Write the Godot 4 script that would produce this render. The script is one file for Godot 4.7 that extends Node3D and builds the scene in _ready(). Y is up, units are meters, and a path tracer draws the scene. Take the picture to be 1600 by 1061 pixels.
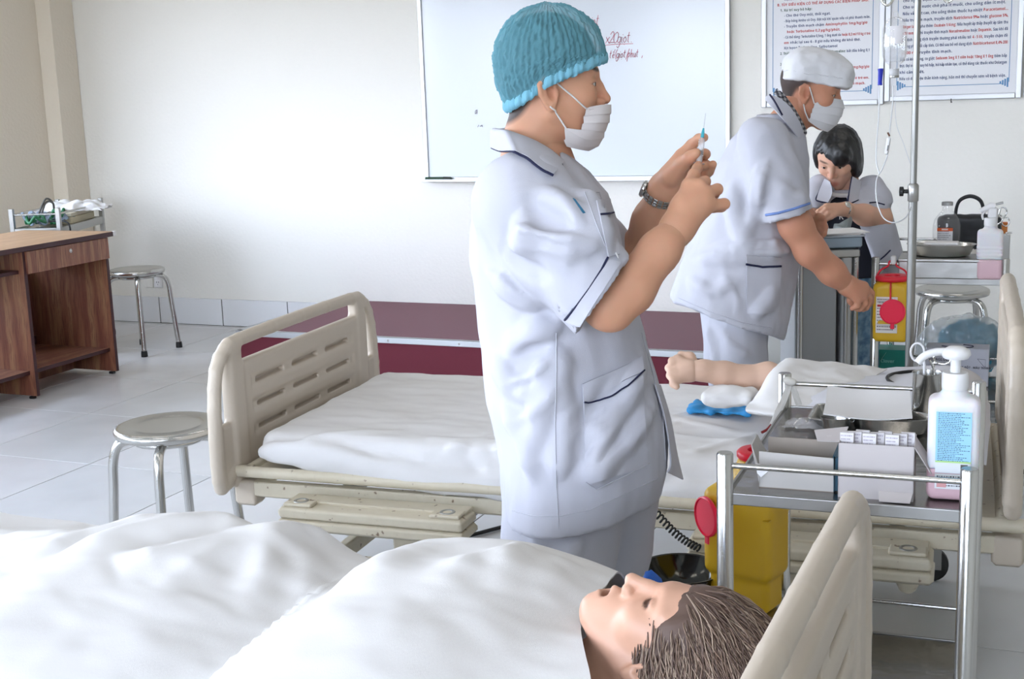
extends Node3D

var M := {}                      # materials by name
var rng := RandomNumberGenerator.new()

func _ready() -> void:
	rng.seed = 7
	# ---- camera
	var cam := Camera3D.new()
	cam.name = "camera"
	add_child(cam)
	cam.fov = 29.305
	cam.near = 0.05
	cam.transform = Transform3D(Basis(Vector3(0.9199, -0.035, -0.3906), Vector3(-0.0424, 0.9813, -0.1879), Vector3(0.3899, 0.1894, 0.9012)), Vector3(0, 1.45, 0))
	cam.current = true
	# ---- sky and exposure
	var env := Environment.new()
	env.background_mode = Environment.BG_SKY
	env.tonemap_mode = Environment.TONE_MAPPER_LINEAR
	env.tonemap_exposure = 0.205
	env.sdfgi_enabled = true
	env.ssao_enabled = true
	env.ssil_enabled = true
	var sky := ProceduralSkyMaterial.new()
	sky.sky_top_color = Color(0.74, 0.80, 0.90)
	sky.sky_horizon_color = Color(0.92, 0.95, 1.0)
	sky.ground_bottom_color = Color(0.55, 0.56, 0.55)
	sky.ground_horizon_color = Color(0.80, 0.84, 0.86)
	sky.sky_energy_multiplier = 7.0
	sky.ground_energy_multiplier = 3.5
	sky.sun_angle_max = 0.0
	env.sky = Sky.new()
	env.sky.sky_material = sky
	var we := WorldEnvironment.new()
	we.name = "world_environment"
	we.environment = env
	add_child(we)
	materials()
	# ---- ceiling lamps: each a fluorescent fitting with its own area light
	for q in [[Vector3(-4.6, 3.2, -4.9), "above the office desk"], [Vector3(-2.3, 3.2, -4.9), "above the maroon stage platform"], [Vector3(0.1, 3.2, -4.9), "above the far steel trolley"], [Vector3(-4.6, 3.2, -1.6), "beside the left wall windows"], [Vector3(-2.3, 3.2, -1.6), "above the foot of the foreground bed"], [Vector3(0.1, 3.2, -1.6), "above the foreground headboard"], [Vector3(-3.4, 3.2, 1.1), "behind the camera on the left"], [Vector3(-0.6, 3.2, 1.1), "behind the camera on the right"]]:
		ceiling_lamp(q[0], q[1])
	room()
	furniture()
	beds()
	trolleys()

	people()
	run_jobs()

func materials() -> void:
	var fine := noise_tex(0.06, 3, 256, 3.0)
	var cloth_n := noise_tex(0.35, 11, 256, 2.0)
	M.wall = bumpy(mat(Color(0.955, 0.948, 0.92), 0.75), fine, 2.2, 0.25)
	M.wall_side = bumpy(mat(Color(0.94, 0.905, 0.84), 0.75), fine, 2.2, 0.25)
	M.ceiling = mat(Color(0.96, 0.96, 0.95), 0.9)
	M.tile_a = speckled(mat(Color(1, 1, 1), 0.22), noise_tex(0.02, 5, 256, 0.0, [[0.0, 0.45, 1.0], [Color(0.89, 0.892, 0.895), Color(0.91, 0.912, 0.915), Color(0.925, 0.927, 0.93)]]), 0.7)
	M.tile_b = speckled(mat(Color(0.975, 0.98, 0.98), 0.26), M.tile_a.albedo_texture, 0.55)
	M.grout = mat(Color(0.24, 0.24, 0.235), 0.95)
	M.base_tile = mat(Color(0.92, 0.925, 0.93), 0.3)
	M.steel = mat(Color(0.80, 0.80, 0.79), 0.22, 1.0)
	M.steel_dull = bumpy(mat(Color(0.70, 0.70, 0.69), 0.36, 1.0), noise_tex(0.03, 21, 128, 2.0), 3.0, 0.15)
	M.tray_steel = bumpy(mat(Color(0.60, 0.59, 0.58), 0.2, 1.0), noise_tex(0.03, 21, 128, 2.0), 3.0, 0.2)
	M.chrome = mat(Color(0.88, 0.88, 0.87), 0.1, 1.0)
	M.alu = mat(Color(0.86, 0.88, 0.90), 0.34, 0.7)
	M.white_plastic = mat(Color(0.93, 0.93, 0.93), 0.4)
	M.black_rubber = mat(Color(0.035, 0.035, 0.04), 0.6)
	M.beige = mat(Color(0.81, 0.76, 0.69), 0.36)
	M.beige_metal = speckled(mat(Color(1, 1, 1), 0.35), noise_tex(0.05, 33, 256, 0.0, [[0.0, 0.13, 0.16, 1.0], [Color(0.42, 0.34, 0.26), Color(0.55, 0.47, 0.38), Color(0.86, 0.82, 0.73), Color(0.88, 0.845, 0.755)]]), 2.0)
	M.sheet = bumpy(mat(Color(0.935, 0.93, 0.925), 0.9), cloth_n, 8.0, 0.25)
	M.coat = bumpy(mat(Color(0.785, 0.79, 0.83), 0.85), cloth_n, 9.0, 0.35)
	M.navy = mat(Color(0.045, 0.07, 0.22), 0.8)
	M.maroon = speckled(mat(Color(1, 1, 1), 0.95), noise_tex(0.4, 8, 256, 0.0, [[0.0, 1.0], [Color(0.32, 0.085, 0.14), Color(0.44, 0.15, 0.205)]]), 3.0)
	M.maroon.rim_enabled = true
	M.maroon.rim = 0.25
	M.black = mat(Color(0.03, 0.03, 0.035), 0.5)
	M.ink_blue = mat(Color(0.10, 0.22, 0.42), 0.7)
	M.ink_red = mat(Color(0.72, 0.08, 0.10), 0.7)

func ceiling_lamp(at: Vector3, place: String) -> void:
	var l := thing("ceiling_lamp", "white two tube ceiling lamp " + place, "lamp", at, 0.0, "ceiling fittings")
	obj("housing", MB.new().box(Vector3(0, 0.06, 0), Vector3(1.26, 0.08, 0.34), 0.01), M.white_plastic, l)
	var glow := mat(Color(1, 1, 1), 0.5)
	glow.emission_enabled = true
	glow.emission = Color(1.0, 0.98, 0.95)
	glow.emission_energy_multiplier = 2.0
	for z in [-0.08, 0.08]:
		obj("tube", MB.new().cyl(Vector3(-0.6, 0.0, z), Vector3(0.6, 0.0, z), 0.014), glow, l)
	var a := AreaLight3D.new()
	a.name = "lamp_light"
	a.area_size = Vector2(1.2, 0.3)
	a.rotation.x = -PI / 2
	a.position.y = -0.02
	a.light_energy = 3.0
	a.light_color = Color(1.0, 0.975, 0.94)
	a.shadow_enabled = true
	l.add_child(a)
# ---------------------------------------------------------------- mesh building
class MB:
	var v := PackedVector3Array()
	var n := PackedVector3Array()
	var uv := PackedVector2Array()
	var c := PackedColorArray()
	var ix := PackedInt32Array()
	var tint := Color(1, 1, 1)

	func add(p: Vector3, nn: Vector3, t := Vector2.ZERO) -> int:
		v.append(p)
		n.append(nn)
		uv.append(t)
		c.append(tint)
		return v.size() - 1

	func tri(a: int, b: int, d: int) -> void:   # counter-clockwise seen from outside
		ix.append(a)
		ix.append(d)
		ix.append(b)

	func quad(a: int, b: int, d: int, e: int) -> void:
		tri(a, b, d)
		tri(a, d, e)

	func face(pts: Array) -> void:               # flat polygon, counter-clockwise from outside
		var nn: Vector3 = (pts[1] - pts[0]).cross(pts[2] - pts[0]).normalized()
		var f := v.size()
		for p in pts:
			add(p, nn)
		for i in range(1, pts.size() - 1):
			tri(f, f + i, f + i + 1)

	func box(at: Vector3, size: Vector3, bev := 0.003, b := Basis()) -> MB:
		var h := size / 2.0
		bev = minf(bev, minf(h.x, minf(h.y, h.z)) * 0.9)
		var id := {}
		var f0 := v.size()
		for axis in 3:
			for s in [-1.0, 1.0]:
				var nn := Vector3.ZERO
				nn[axis] = s
				var u := (axis + 1) % 3
				var w := (axis + 2) % 3
				for su in [-1.0, 1.0]:
					for sw in [-1.0, 1.0]:
						var p := Vector3.ZERO
						p[axis] = s * h[axis]
						p[u] = su * (h[u] - bev)
						p[w] = sw * (h[w] - bev)
						var t := Vector2(p[u], p[w])
						var sg := Vector3.ZERO
						sg[axis] = s
						sg[u] = su
						sg[w] = sw
						id[[axis, sg]] = add(at + b * p, b * nn, t)
				var q := []
				for k in [[-1.0, -1.0], [1.0, -1.0], [1.0, 1.0], [-1.0, 1.0]]:
					var sg2 := Vector3.ZERO
					sg2[axis] = s
					sg2[u] = k[0]
					sg2[w] = k[1]
					q.append(id[[axis, sg2]])
				if s > 0:
					quad(q[0], q[1], q[2], q[3])
				else:
					quad(q[0], q[3], q[2], q[1])
		if bev > 0.0:
			for axis in 3:
				var u := (axis + 1) % 3
				var w := (axis + 2) % 3
				for su in [-1.0, 1.0]:
					for sw in [-1.0, 1.0]:
						var lo := Vector3.ZERO
						lo[axis] = -1
						lo[u] = su
						lo[w] = sw
						var hi := lo
						hi[axis] = 1
						var q := [id[[u, lo]], id[[w, lo]], id[[w, hi]], id[[u, hi]]]
						if su * sw > 0:
							quad(q[0], q[1], q[2], q[3])
						else:
							quad(q[0], q[3], q[2], q[1])
			for sx in [-1.0, 1.0]:
				for sy in [-1.0, 1.0]:
					for sz in [-1.0, 1.0]:
						var sg := Vector3(sx, sy, sz)
						if sx * sy * sz > 0:
							tri(id[[0, sg]], id[[1, sg]], id[[2, sg]])
						else:
							tri(id[[0, sg]], id[[2, sg]], id[[1, sg]])
		return self

	func beam(a: Vector3, b: Vector3, w: float, h: float, bev := 0.002) -> MB:   # box from a to b, h measured upward
		var d := (b - a).normalized()
		var up := Vector3.UP if absf(d.y) < 0.95 else Vector3.BACK
		var s := d.cross(up).normalized()
		var t := s.cross(d)
		return box((a + b) / 2.0, Vector3((b - a).length(), h, w), bev, Basis(d, t, s))

	func tube(pts: Array, r, seg := 10, caps := true, closed := false) -> MB:    # r: one radius or one per point
		var m := pts.size()
		var f := v.size()
		var prev := Vector3.ZERO
		for i in m:
			var a: Vector3 = pts[(i - 1 + m) % m] if closed else pts[maxi(i - 1, 0)]
			var b: Vector3 = pts[(i + 1) % m] if closed else pts[mini(i + 1, m - 1)]
			var t := (b - a).normalized()
			if prev == Vector3.ZERO:
				prev = t.cross(Vector3.UP if absf(t.y) < 0.9 else Vector3.RIGHT).normalized()
			prev = (prev - t * prev.dot(t)).normalized()
			var q := t.cross(prev)
			var rr: float = r[i] if r is Array else r
			for k in seg:
				var an := TAU * k / seg
				var nn := prev * cos(an) + q * sin(an)
				add(pts[i] + nn * rr, nn, Vector2(float(k) / seg, i))
		for i in (m if closed else m - 1):
			for k in seg:
				var k2 := (k + 1) % seg
				var i2 := (i + 1) % m
				quad(f + i * seg + k, f + i * seg + k2, f + i2 * seg + k2, f + i2 * seg + k)
		if caps and not closed:
			for e in [0, m - 1]:
				var t: Vector3 = (pts[1] - pts[0]).normalized() * -1.0 if e == 0 else (pts[m - 1] - pts[m - 2]).normalized()
				var g := v.size()
				for k in seg:
					add(v[f + e * seg + k], t)
				for k in range(1, seg - 1):
					if e == 0:
						tri(g, g + k + 1, g + k)
					else:
						tri(g, g + k, g + k + 1)
		return self

	func cyl(a: Vector3, b: Vector3, r: float, seg := 12) -> MB:
		return tube([a, b], r, seg)

	func lathe(prof: Array, seg := 24, at := Vector3.ZERO, b := Basis(), squash := 1.0) -> MB:   # prof: Vector2(radius, height) from the bottom up on the outside
		var m := prof.size()
		for i in m - 1:
			var p: Vector2 = prof[i]
			var q: Vector2 = prof[i + 1]
			if p.distance_to(q) < 1e-6:
				continue
			var nd := Vector2(q.y - p.y, p.x - q.x).normalized()
			var n0 := nd
			var n1 := nd
			if i > 0:
				var pp: Vector2 = prof[i - 1]
				var m0 := Vector2(p.y - pp.y, pp.x - p.x).normalized()
				if m0.dot(nd) > 0.6:
					n0 = (m0 + nd).normalized()
			if i < m - 2:
				var qq: Vector2 = prof[i + 2]
				var m1 := Vector2(qq.y - q.y, q.x - qq.x).normalized()
				if m1.dot(nd) > 0.6:
					n1 = (m1 + nd).normalized()
			var f := v.size()
			for k in seg + 1:
				var an := TAU * k / seg
				var dir := Vector3(cos(an), 0, -sin(an) * squash)
				var dn := Vector3(cos(an), 0, -sin(an) / squash)
				add(at + b * (dir * p.x + Vector3.UP * p.y), (b * (dn * n0.x + Vector3.UP * n0.y)).normalized(), Vector2(float(k) / seg, p.y))
				add(at + b * (dir * q.x + Vector3.UP * q.y), (b * (dn * n1.x + Vector3.UP * n1.y)).normalized(), Vector2(float(k) / seg, q.y))
			for k in seg:
				var o := f + k * 2
				quad(o, o + 2, o + 3, o + 1)
		return self

	func prism(poly: PackedVector2Array, depth: float, xf := Transform3D(), smooth_cos := 0.8) -> MB:   # poly in xy, thickness along z, centred
		if Geometry2D.is_polygon_clockwise(poly):
			poly.reverse()
		var idx := Geometry2D.triangulate_polygon(poly)
		for s in [1.0, -1.0]:
			var f := v.size()
			for p in poly:
				add(xf * Vector3(p.x, p.y, s * depth / 2), xf.basis * Vector3(0, 0, s), p)
			for i in range(0, idx.size(), 3):
				var a := poly[idx[i]]
				var b := poly[idx[i + 1]]
				var d := poly[idx[i + 2]]
				var ccw := (b - a).cross(d - a) > 0
				if ccw == (s > 0):
					tri(f + idx[i], f + idx[i + 1], f + idx[i + 2])
				else:
					tri(f + idx[i], f + idx[i + 2], f + idx[i + 1])
		var m := poly.size()
		for i in m:
			var p := poly[i]
			var q := poly[(i + 1) % m]
			var e := (q - p).normalized()
			var nd := Vector2(e.y, -e.x)
			var e0 := (p - poly[(i - 1 + m) % m]).normalized()
			var e1 := (poly[(i + 2) % m] - q).normalized()
			var n0 := nd if e0.dot(e) < smooth_cos else (nd + Vector2(e0.y, -e0.x)).normalized()
			var n1 := nd if e1.dot(e) < smooth_cos else (nd + Vector2(e1.y, -e1.x)).normalized()
			var a := add(xf * Vector3(p.x, p.y, depth / 2), xf.basis * Vector3(n0.x, n0.y, 0), Vector2(i, 0))
			var b := add(xf * Vector3(p.x, p.y, -depth / 2), xf.basis * Vector3(n0.x, n0.y, 0), Vector2(i, 1))
			var d := add(xf * Vector3(q.x, q.y, -depth / 2), xf.basis * Vector3(n1.x, n1.y, 0), Vector2(i + 1, 1))
			var g := add(xf * Vector3(q.x, q.y, depth / 2), xf.basis * Vector3(n1.x, n1.y, 0), Vector2(i + 1, 0))
			quad(a, b, d, g)
		return self

	func grid(P: Array, cols: int, thick := 0.0, wrap := false) -> MB:   # rows of points; normal = (next column) x (next row)
		var rows := P.size() / cols
		var N := []
		for i in rows:
			for j in cols:
				var j0 := (j - 1 + cols) % cols if wrap else maxi(j - 1, 0)
				var j1 := (j + 1) % cols if wrap else mini(j + 1, cols - 1)
				var du: Vector3 = P[i * cols + j1] - P[i * cols + j0]
				var dv: Vector3 = P[mini(i + 1, rows - 1) * cols + j] - P[maxi(i - 1, 0) * cols + j]
				N.append(du.cross(dv).normalized())
		for side in (2 if thick > 0.0 else 1):
			var f := v.size()
			for k in P.size():
				add(P[k] - N[k] * thick * side, N[k] * (1.0 - 2.0 * side), Vector2(k % cols, k / cols))
			for i in rows - 1:
				for j in (cols if wrap else cols - 1):
					var j2 := (j + 1) % cols
					if side == 0:
						quad(f + i * cols + j, f + i * cols + j2, f + (i + 1) * cols + j2, f + (i + 1) * cols + j)
					else:
						quad(f + i * cols + j, f + (i + 1) * cols + j, f + (i + 1) * cols + j2, f + i * cols + j2)
		if thick > 0.0:
			var rim := []
			for j in cols:
				rim.append(j)
			if not wrap:
				for i in range(1, rows):
					rim.append(i * cols + cols - 1)
				for j in range(cols - 2, -1, -1):
					rim.append((rows - 1) * cols + j)
				for i in range(rows - 2, 0, -1):
					rim.append(i * cols)
				hem(P, N, rim, thick)
			else:
				hem(P, N, rim, thick)
				var top := []
				for j in range(cols - 1, -1, -1):
					top.append((rows - 1) * cols + j)
				hem(P, N, top, thick)
		return self

	func hem(P: Array, N: Array, rim: Array, thick: float) -> void:
		for k in rim.size():
			var a: int = rim[k]
			var b: int = rim[(k + 1) % rim.size()]
			if P[a].distance_squared_to(P[b]) > 1e-12:
				face([P[a], P[a] - N[a] * thick, P[b] - N[b] * thick, P[b]])

	func append(o: MB, xf: Transform3D) -> MB:
		var f := v.size()
		for i in o.v.size():
			v.append(xf * o.v[i])
			n.append((xf.basis * o.n[i]).normalized())
			uv.append(o.uv[i])
			c.append(o.c[i])
		for i in o.ix:
			ix.append(f + i)
		return self

	func mesh() -> ArrayMesh:
		var a := []
		a.resize(Mesh.ARRAY_MAX)
		a[Mesh.ARRAY_VERTEX] = v
		a[Mesh.ARRAY_NORMAL] = n
		a[Mesh.ARRAY_TEX_UV] = uv
		a[Mesh.ARRAY_COLOR] = c
		a[Mesh.ARRAY_INDEX] = ix
		var m := ArrayMesh.new()
		m.add_surface_from_arrays(Mesh.PRIMITIVE_TRIANGLES, a)
		return m


# ---------------------------------------------------------------- soft bodies: a distance field meshed as surface nets
class Prim:
	var type := 0
	var op := 0            # 0 joins, 1 cuts away, 2 keeps only the inside
	var k := 0.02
	var a: Vector3
	var b: Vector3
	var ba: Vector3
	var bb := 1.0
	var ra := 0.0
	var rb := 0.0
	var r: Vector3
	var inv: Basis
	var ys: PackedFloat32Array
	var cx: PackedFloat32Array
	var cz: PackedFloat32Array
	var sa: PackedFloat32Array
	var sb: PackedFloat32Array

class Field:
	var prims: Array[Prim] = []
	var lo := Vector3(1e9, 1e9, 1e9)
	var hi := Vector3(-1e9, -1e9, -1e9)
	var noise: FastNoiseLite
	var noise_scale := Vector3.ONE
	var noise_amp := 0.0
	var all_ids := PackedInt32Array()

	func put(p: Prim, k: float, op: int, l := Vector3.ZERO, h := Vector3.ZERO) -> Field:
		p.k = k
		p.op = op
		prims.append(p)
		all_ids.append(prims.size() - 1)
		if op == 0:
			lo = lo.min(l)
			hi = hi.max(h)
		return self

	func cap(a: Vector3, b: Vector3, ra: float, rb: float, k := 0.02, op := 0) -> Field:
		var p := Prim.new()
		p.a = a
		p.b = b
		p.ba = b - a
		p.bb = maxf(p.ba.length_squared(), 1e-9)
		p.ra = ra
		p.rb = rb
		var m := maxf(ra, rb) + 0.01
		return put(p, k, op, a.min(b) - Vector3.ONE * m, a.max(b) + Vector3.ONE * m)

	func chain(pts: Array, rs: Array, k := 0.006, op := 0) -> Field:
		for i in pts.size() - 1:
			cap(pts[i], pts[i + 1], rs[i], rs[i + 1], k, op)
		return self

	func ell(c: Vector3, r: Vector3, k := 0.02, basis := Basis(), op := 0) -> Field:
		var p := Prim.new()
		p.type = 1
		p.a = c
		p.r = r
		p.inv = basis.inverse()
		var e := Vector3.ONE * (maxf(r.x, maxf(r.y, r.z)) + 0.01)
		return put(p, k, op, c - e, c + e)

	func half(c: Vector3, out: Vector3, k := 0.004) -> Field:      # keeps what lies behind the plane through c facing out
		var p := Prim.new()
		p.type = 2
		p.a = c
		p.b = out.normalized()
		return put(p, k, 2)

	func rbox(c: Vector3, h: Vector3, round_: float, k := 0.01, basis := Basis(), op := 0) -> Field:
		var p := Prim.new()
		p.type = 3
		p.a = c
		p.r = h - Vector3.ONE * round_
		p.ra = round_
		p.inv = basis.inverse()
		var e := Vector3.ONE * (h.length() + 0.01)
		return put(p, k, op, c - e, c + e)

	func column(secs: Array, yaw: float, k := 0.03, op := 0) -> Field:    # secs from the bottom up: [y, x, z, half depth, half width]; yaw turns the section
		var p := Prim.new()
		p.type = 4
		p.inv = Basis(Vector3.UP, yaw).inverse()
		var l := Vector3(1e9, 1e9, 1e9)
		var h := -l
		for s in secs:
			p.ys.append(s[0])
			p.cx.append(s[1])
			p.cz.append(s[2])
			p.sa.append(s[3])
			p.sb.append(s[4])
			var m := maxf(s[3], s[4]) + 0.02
			l = l.min(Vector3(s[1] - m, s[0] - 0.02, s[2] - m))
			h = h.max(Vector3(s[1] + m, s[0] + 0.02, s[2] + m))
		return put(p, k, op, l, h)

	func one(p: Prim, q: Vector3) -> float:
		match p.type:
			0:
				var pa := q - p.a
				var t := clampf(pa.dot(p.ba) / p.bb, 0.0, 1.0)
				return (pa - p.ba * t).length() - lerpf(p.ra, p.rb, t)
			1:
				var e := p.inv * (q - p.a) / p.r
				var k0 := e.length()
				var k1 := (e / p.r).length()
				return k0 * (k0 - 1.0) / maxf(k1, 1e-6)
			2:
				return (q - p.a).dot(p.b)
			3:
				var e := (p.inv * (q - p.a)).abs() - p.r
				return e.max(Vector3.ZERO).length() + minf(maxf(e.x, maxf(e.y, e.z)), 0.0) - p.ra
			_:
				var n := p.ys.size()
				var y := clampf(q.y, p.ys[0], p.ys[n - 1])
				var i := 0
				while i < n - 2 and p.ys[i + 1] < y:
					i += 1
				var t := (y - p.ys[i]) / (p.ys[i + 1] - p.ys[i])
				t = clampf(t, 0.0, 1.0)
				var e := p.inv * Vector3(q.x - lerpf(p.cx[i], p.cx[i + 1], t), 0, q.z - lerpf(p.cz[i], p.cz[i + 1], t))
				var a := lerpf(p.sa[i], p.sa[i + 1], t)
				var b := lerpf(p.sb[i], p.sb[i + 1], t)
				var ux := e.x / a
				var uz := e.z / b
				var k0 := sqrt(ux * ux + uz * uz)
				var gx := ux / a
				var gz := uz / b
				var k1 := sqrt(gx * gx + gz * gz)
				var d := k0 * (k0 - 1.0) / maxf(k1, 1e-6) if k0 > 0.05 else -minf(a, b)
				var dy := absf(q.y - y)
				if dy > 0.0:
					if d > 0.0:
						return sqrt(d * d + dy * dy)
					return dy
				return maxf(d, maxf(p.ys[0] - q.y, q.y - p.ys[n - 1]))
		return 0.0

	func at(q: Vector3, ids: PackedInt32Array) -> float:
		var d := 1e6
		for id in ids:
			var p := prims[id]
			var e: float
			var type := p.type
			if type == 0:
				var pa := q - p.a
				var t := clampf(pa.dot(p.ba) / p.bb, 0.0, 1.0)
				e = (pa - p.ba * t).length() - (p.ra + (p.rb - p.ra) * t)
			elif type == 1:
				var u := p.inv * (q - p.a) / p.r
				var k0 := u.length()
				e = k0 * (k0 - 1.0) / maxf((u / p.r).length(), 1e-6)
			else:
				e = one(p, q)
			var k := p.k
			if p.op == 0:
				var h := k - absf(d - e)
				if e < d:
					d = e
				if h > 0.0:
					d -= h * h / (4.0 * k)
			else:
				if p.op == 1:
					e = -e
				var h := k - absf(d - e)
				if e > d:
					d = e
				if h > 0.0:
					d += h * h / (4.0 * k)
		if noise_amp > 0.0 and absf(d) < 0.04:
			d -= noise.get_noise_3dv(q * noise_scale) * noise_amp
		return d

	func value(q: Vector3) -> float:
		return at(q, all_ids)

	func grad(q: Vector3) -> Vector3:
		var e := 0.002
		return Vector3(value(q + Vector3(e, 0, 0)) - value(q - Vector3(e, 0, 0)), value(q + Vector3(0, e, 0)) - value(q - Vector3(0, e, 0)), value(q + Vector3(0, 0, e)) - value(q - Vector3(0, 0, e))).normalized()

	func snap(q: Vector3, off := 0.0) -> Vector3:
		for i in 6:
			var d := value(q) - off
			if absf(d) < 0.0004:
				break
			q -= grad(q) * d * 0.9
		return q

	func snaps(pts: Array, off := 0.0, n := 0) -> Array:      # a polyline laid on the surface, n points between each pair
		var r := []
		for i in pts.size():
			r.append(snap(pts[i], off))
			if n > 0 and i < pts.size() - 1:
				for j in range(1, n + 1):
					r.append(snap(pts[i].lerp(pts[i + 1], float(j) / (n + 1)), off))
		return r

	func march(q: Vector3, dir: Vector3, reach := 0.6) -> Vector3:       # first surface point along dir
		var t := 0.0
		while t < reach:
			var d := value(q + dir * t)
			if d < 0.0005:
				break
			t += maxf(d * 0.7, 0.0006)
		return q + dir * t

	func build(cell: float, mb: MB, l: Variant = null, h: Variant = null, paint := []) -> MB:
		var a: Vector3 = lo - Vector3.ONE * cell * 2.0 if l == null else l
		var z: Vector3 = hi + Vector3.ONE * cell * 2.0 if h == null else h
		var nx := int(ceil((z.x - a.x) / cell)) + 1
		var ny := int(ceil((z.y - a.y) / cell)) + 1
		var nz := int(ceil((z.z - a.z) / cell)) + 1
		var val := PackedFloat32Array()
		val.resize(nx * ny * nz)
		val.fill(1e9)
		var cell_vertex := PackedInt32Array()
		cell_vertex.resize(nx * ny * nz)
		cell_vertex.fill(-1)
		var B := 5
		var active: Array[Vector3i] = []
		var rad := (B * 0.5 + 0.5) * cell * 1.7321
		var S := 4              # first pass: blocks of blocks
		for bi in int(ceil(float(nx) / (B * S))):
			for bj in int(ceil(float(ny) / (B * S))):
				for bk in int(ceil(float(nz) / (B * S))):
					var big_r := B * S * 0.5 * cell * 1.7321
					var bc := a + (Vector3(bi, bj, bk) + Vector3.ONE * 0.5) * B * S * cell
					var near := PackedInt32Array()
					for id in all_ids:
						var p := prims[id]
						if p.op != 0 or one(p, bc) < big_r * 1.4 + 0.01 + p.k:
							near.append(id)
					if near.is_empty():
						continue
					var db := at(bc, near)
					if absf(db) > big_r * 1.5 + 0.02:
						continue
					for si in S:
						for sj in S:
							for sk in S:
								var i0 := (bi * S + si) * B
								var j0 := (bj * S + sj) * B
								var k0 := (bk * S + sk) * B
								if i0 >= nx - 1 or j0 >= ny - 1 or k0 >= nz - 1:
									continue
								var c0 := a + (Vector3(i0, j0, k0) + Vector3.ONE * B * 0.5) * cell
								var ids := PackedInt32Array()
								for id in near:
									var p := prims[id]
									var e := one(p, c0)
									if p.op == 0:
										if e < rad * 1.25 + p.k + noise_amp + 0.002:
											ids.append(id)
									elif p.op == 1:
										if e < rad * 1.25 + p.k + noise_amp + 0.002:
											ids.append(id)
									elif e > -(rad * 1.25 + p.k + noise_amp + 0.002):
										ids.append(id)
								if ids.is_empty() or absf(at(c0, ids)) > rad * 1.25 + noise_amp + 0.002:
									continue
								active.append(Vector3i(i0, j0, k0))
								for i in range(i0, mini(i0 + B + 1, nx)):
									for j in range(j0, mini(j0 + B + 1, ny)):
										var o := (i * ny + j) * nz
										for k in range(k0, mini(k0 + B + 1, nz)):
											if val[o + k] > 1e8:
												val[o + k] = at(a + Vector3(i, j, k) * cell, ids)
		var f := mb.v.size()
		var sx := ny * nz
		var sy := nz
		for blk in active:
			for i in range(blk.x, mini(blk.x + B, nx - 1)):
				for j in range(blk.y, mini(blk.y + B, ny - 1)):
					for k in range(blk.z, mini(blk.z + B, nz - 1)):
						var o := i * sx + j * sy + k
						var v0 := val[o]
						var v1 := val[o + sx]
						var v2 := val[o + sy]
						var v3 := val[o + sx + sy]
						var v4 := val[o + 1]
						var v5 := val[o + sx + 1]
						var v6 := val[o + sy + 1]
						var v7 := val[o + sx + sy + 1]
						var s := int(v0 < 0.0) + int(v1 < 0.0) + int(v2 < 0.0) + int(v3 < 0.0) + int(v4 < 0.0) + int(v5 < 0.0) + int(v6 < 0.0) + int(v7 < 0.0)
						if s == 0 or s == 8:
							continue
						var sum := Vector3.ZERO
						var cnt := 0
						if (v0 < 0.0) != (v1 < 0.0):
							sum += Vector3(v0 / (v0 - v1), 0, 0)
							cnt += 1
						if (v2 < 0.0) != (v3 < 0.0):
							sum += Vector3(v2 / (v2 - v3), 1, 0)
							cnt += 1
						if (v4 < 0.0) != (v5 < 0.0):
							sum += Vector3(v4 / (v4 - v5), 0, 1)
							cnt += 1
						if (v6 < 0.0) != (v7 < 0.0):
							sum += Vector3(v6 / (v6 - v7), 1, 1)
							cnt += 1
						if (v0 < 0.0) != (v2 < 0.0):
							sum += Vector3(0, v0 / (v0 - v2), 0)
							cnt += 1
						if (v1 < 0.0) != (v3 < 0.0):
							sum += Vector3(1, v1 / (v1 - v3), 0)
							cnt += 1
						if (v4 < 0.0) != (v6 < 0.0):
							sum += Vector3(0, v4 / (v4 - v6), 1)
							cnt += 1
						if (v5 < 0.0) != (v7 < 0.0):
							sum += Vector3(1, v5 / (v5 - v7), 1)
							cnt += 1
						if (v0 < 0.0) != (v4 < 0.0):
							sum += Vector3(0, 0, v0 / (v0 - v4))
							cnt += 1
						if (v1 < 0.0) != (v5 < 0.0):
							sum += Vector3(1, 0, v1 / (v1 - v5))
							cnt += 1
						if (v2 < 0.0) != (v6 < 0.0):
							sum += Vector3(0, 1, v2 / (v2 - v6))
							cnt += 1
						if (v3 < 0.0) != (v7 < 0.0):
							sum += Vector3(1, 1, v3 / (v3 - v7))
							cnt += 1
						var p := a + (Vector3(i, j, k) + sum / maxi(cnt, 1)) * cell
						cell_vertex[o] = mb.v.size()
						mb.v.append(p)
						mb.n.append(Vector3.ZERO)
						mb.uv.append(Vector2(p.x, p.y))
						mb.c.append(painted(p, mb.tint, paint))
		for blk in active:
			for i in range(maxi(blk.x, 1), mini(blk.x + B, nx - 1)):
				for j in range(maxi(blk.y, 1), mini(blk.y + B, ny - 1)):
					for k in range(maxi(blk.z, 1), mini(blk.z + B, nz - 1)):
						var o := i * sx + j * sy + k
						if cell_vertex[o] < 0:
							continue
						var ins := val[o] < 0.0
						if ins != (val[o + sx] < 0.0):
							rect(mb, cell_vertex[o], cell_vertex[o - sy], cell_vertex[o - sy - 1], cell_vertex[o - 1], ins)
						if ins != (val[o + sy] < 0.0):
							rect(mb, cell_vertex[o], cell_vertex[o - 1], cell_vertex[o - sx - 1], cell_vertex[o - sx], ins)
						if ins != (val[o + 1] < 0.0):
							rect(mb, cell_vertex[o], cell_vertex[o - sx], cell_vertex[o - sx - sy], cell_vertex[o - sy], ins)
		for q in range(f, mb.v.size()):
			mb.n[q] = mb.n[q].normalized()
		return mb

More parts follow.
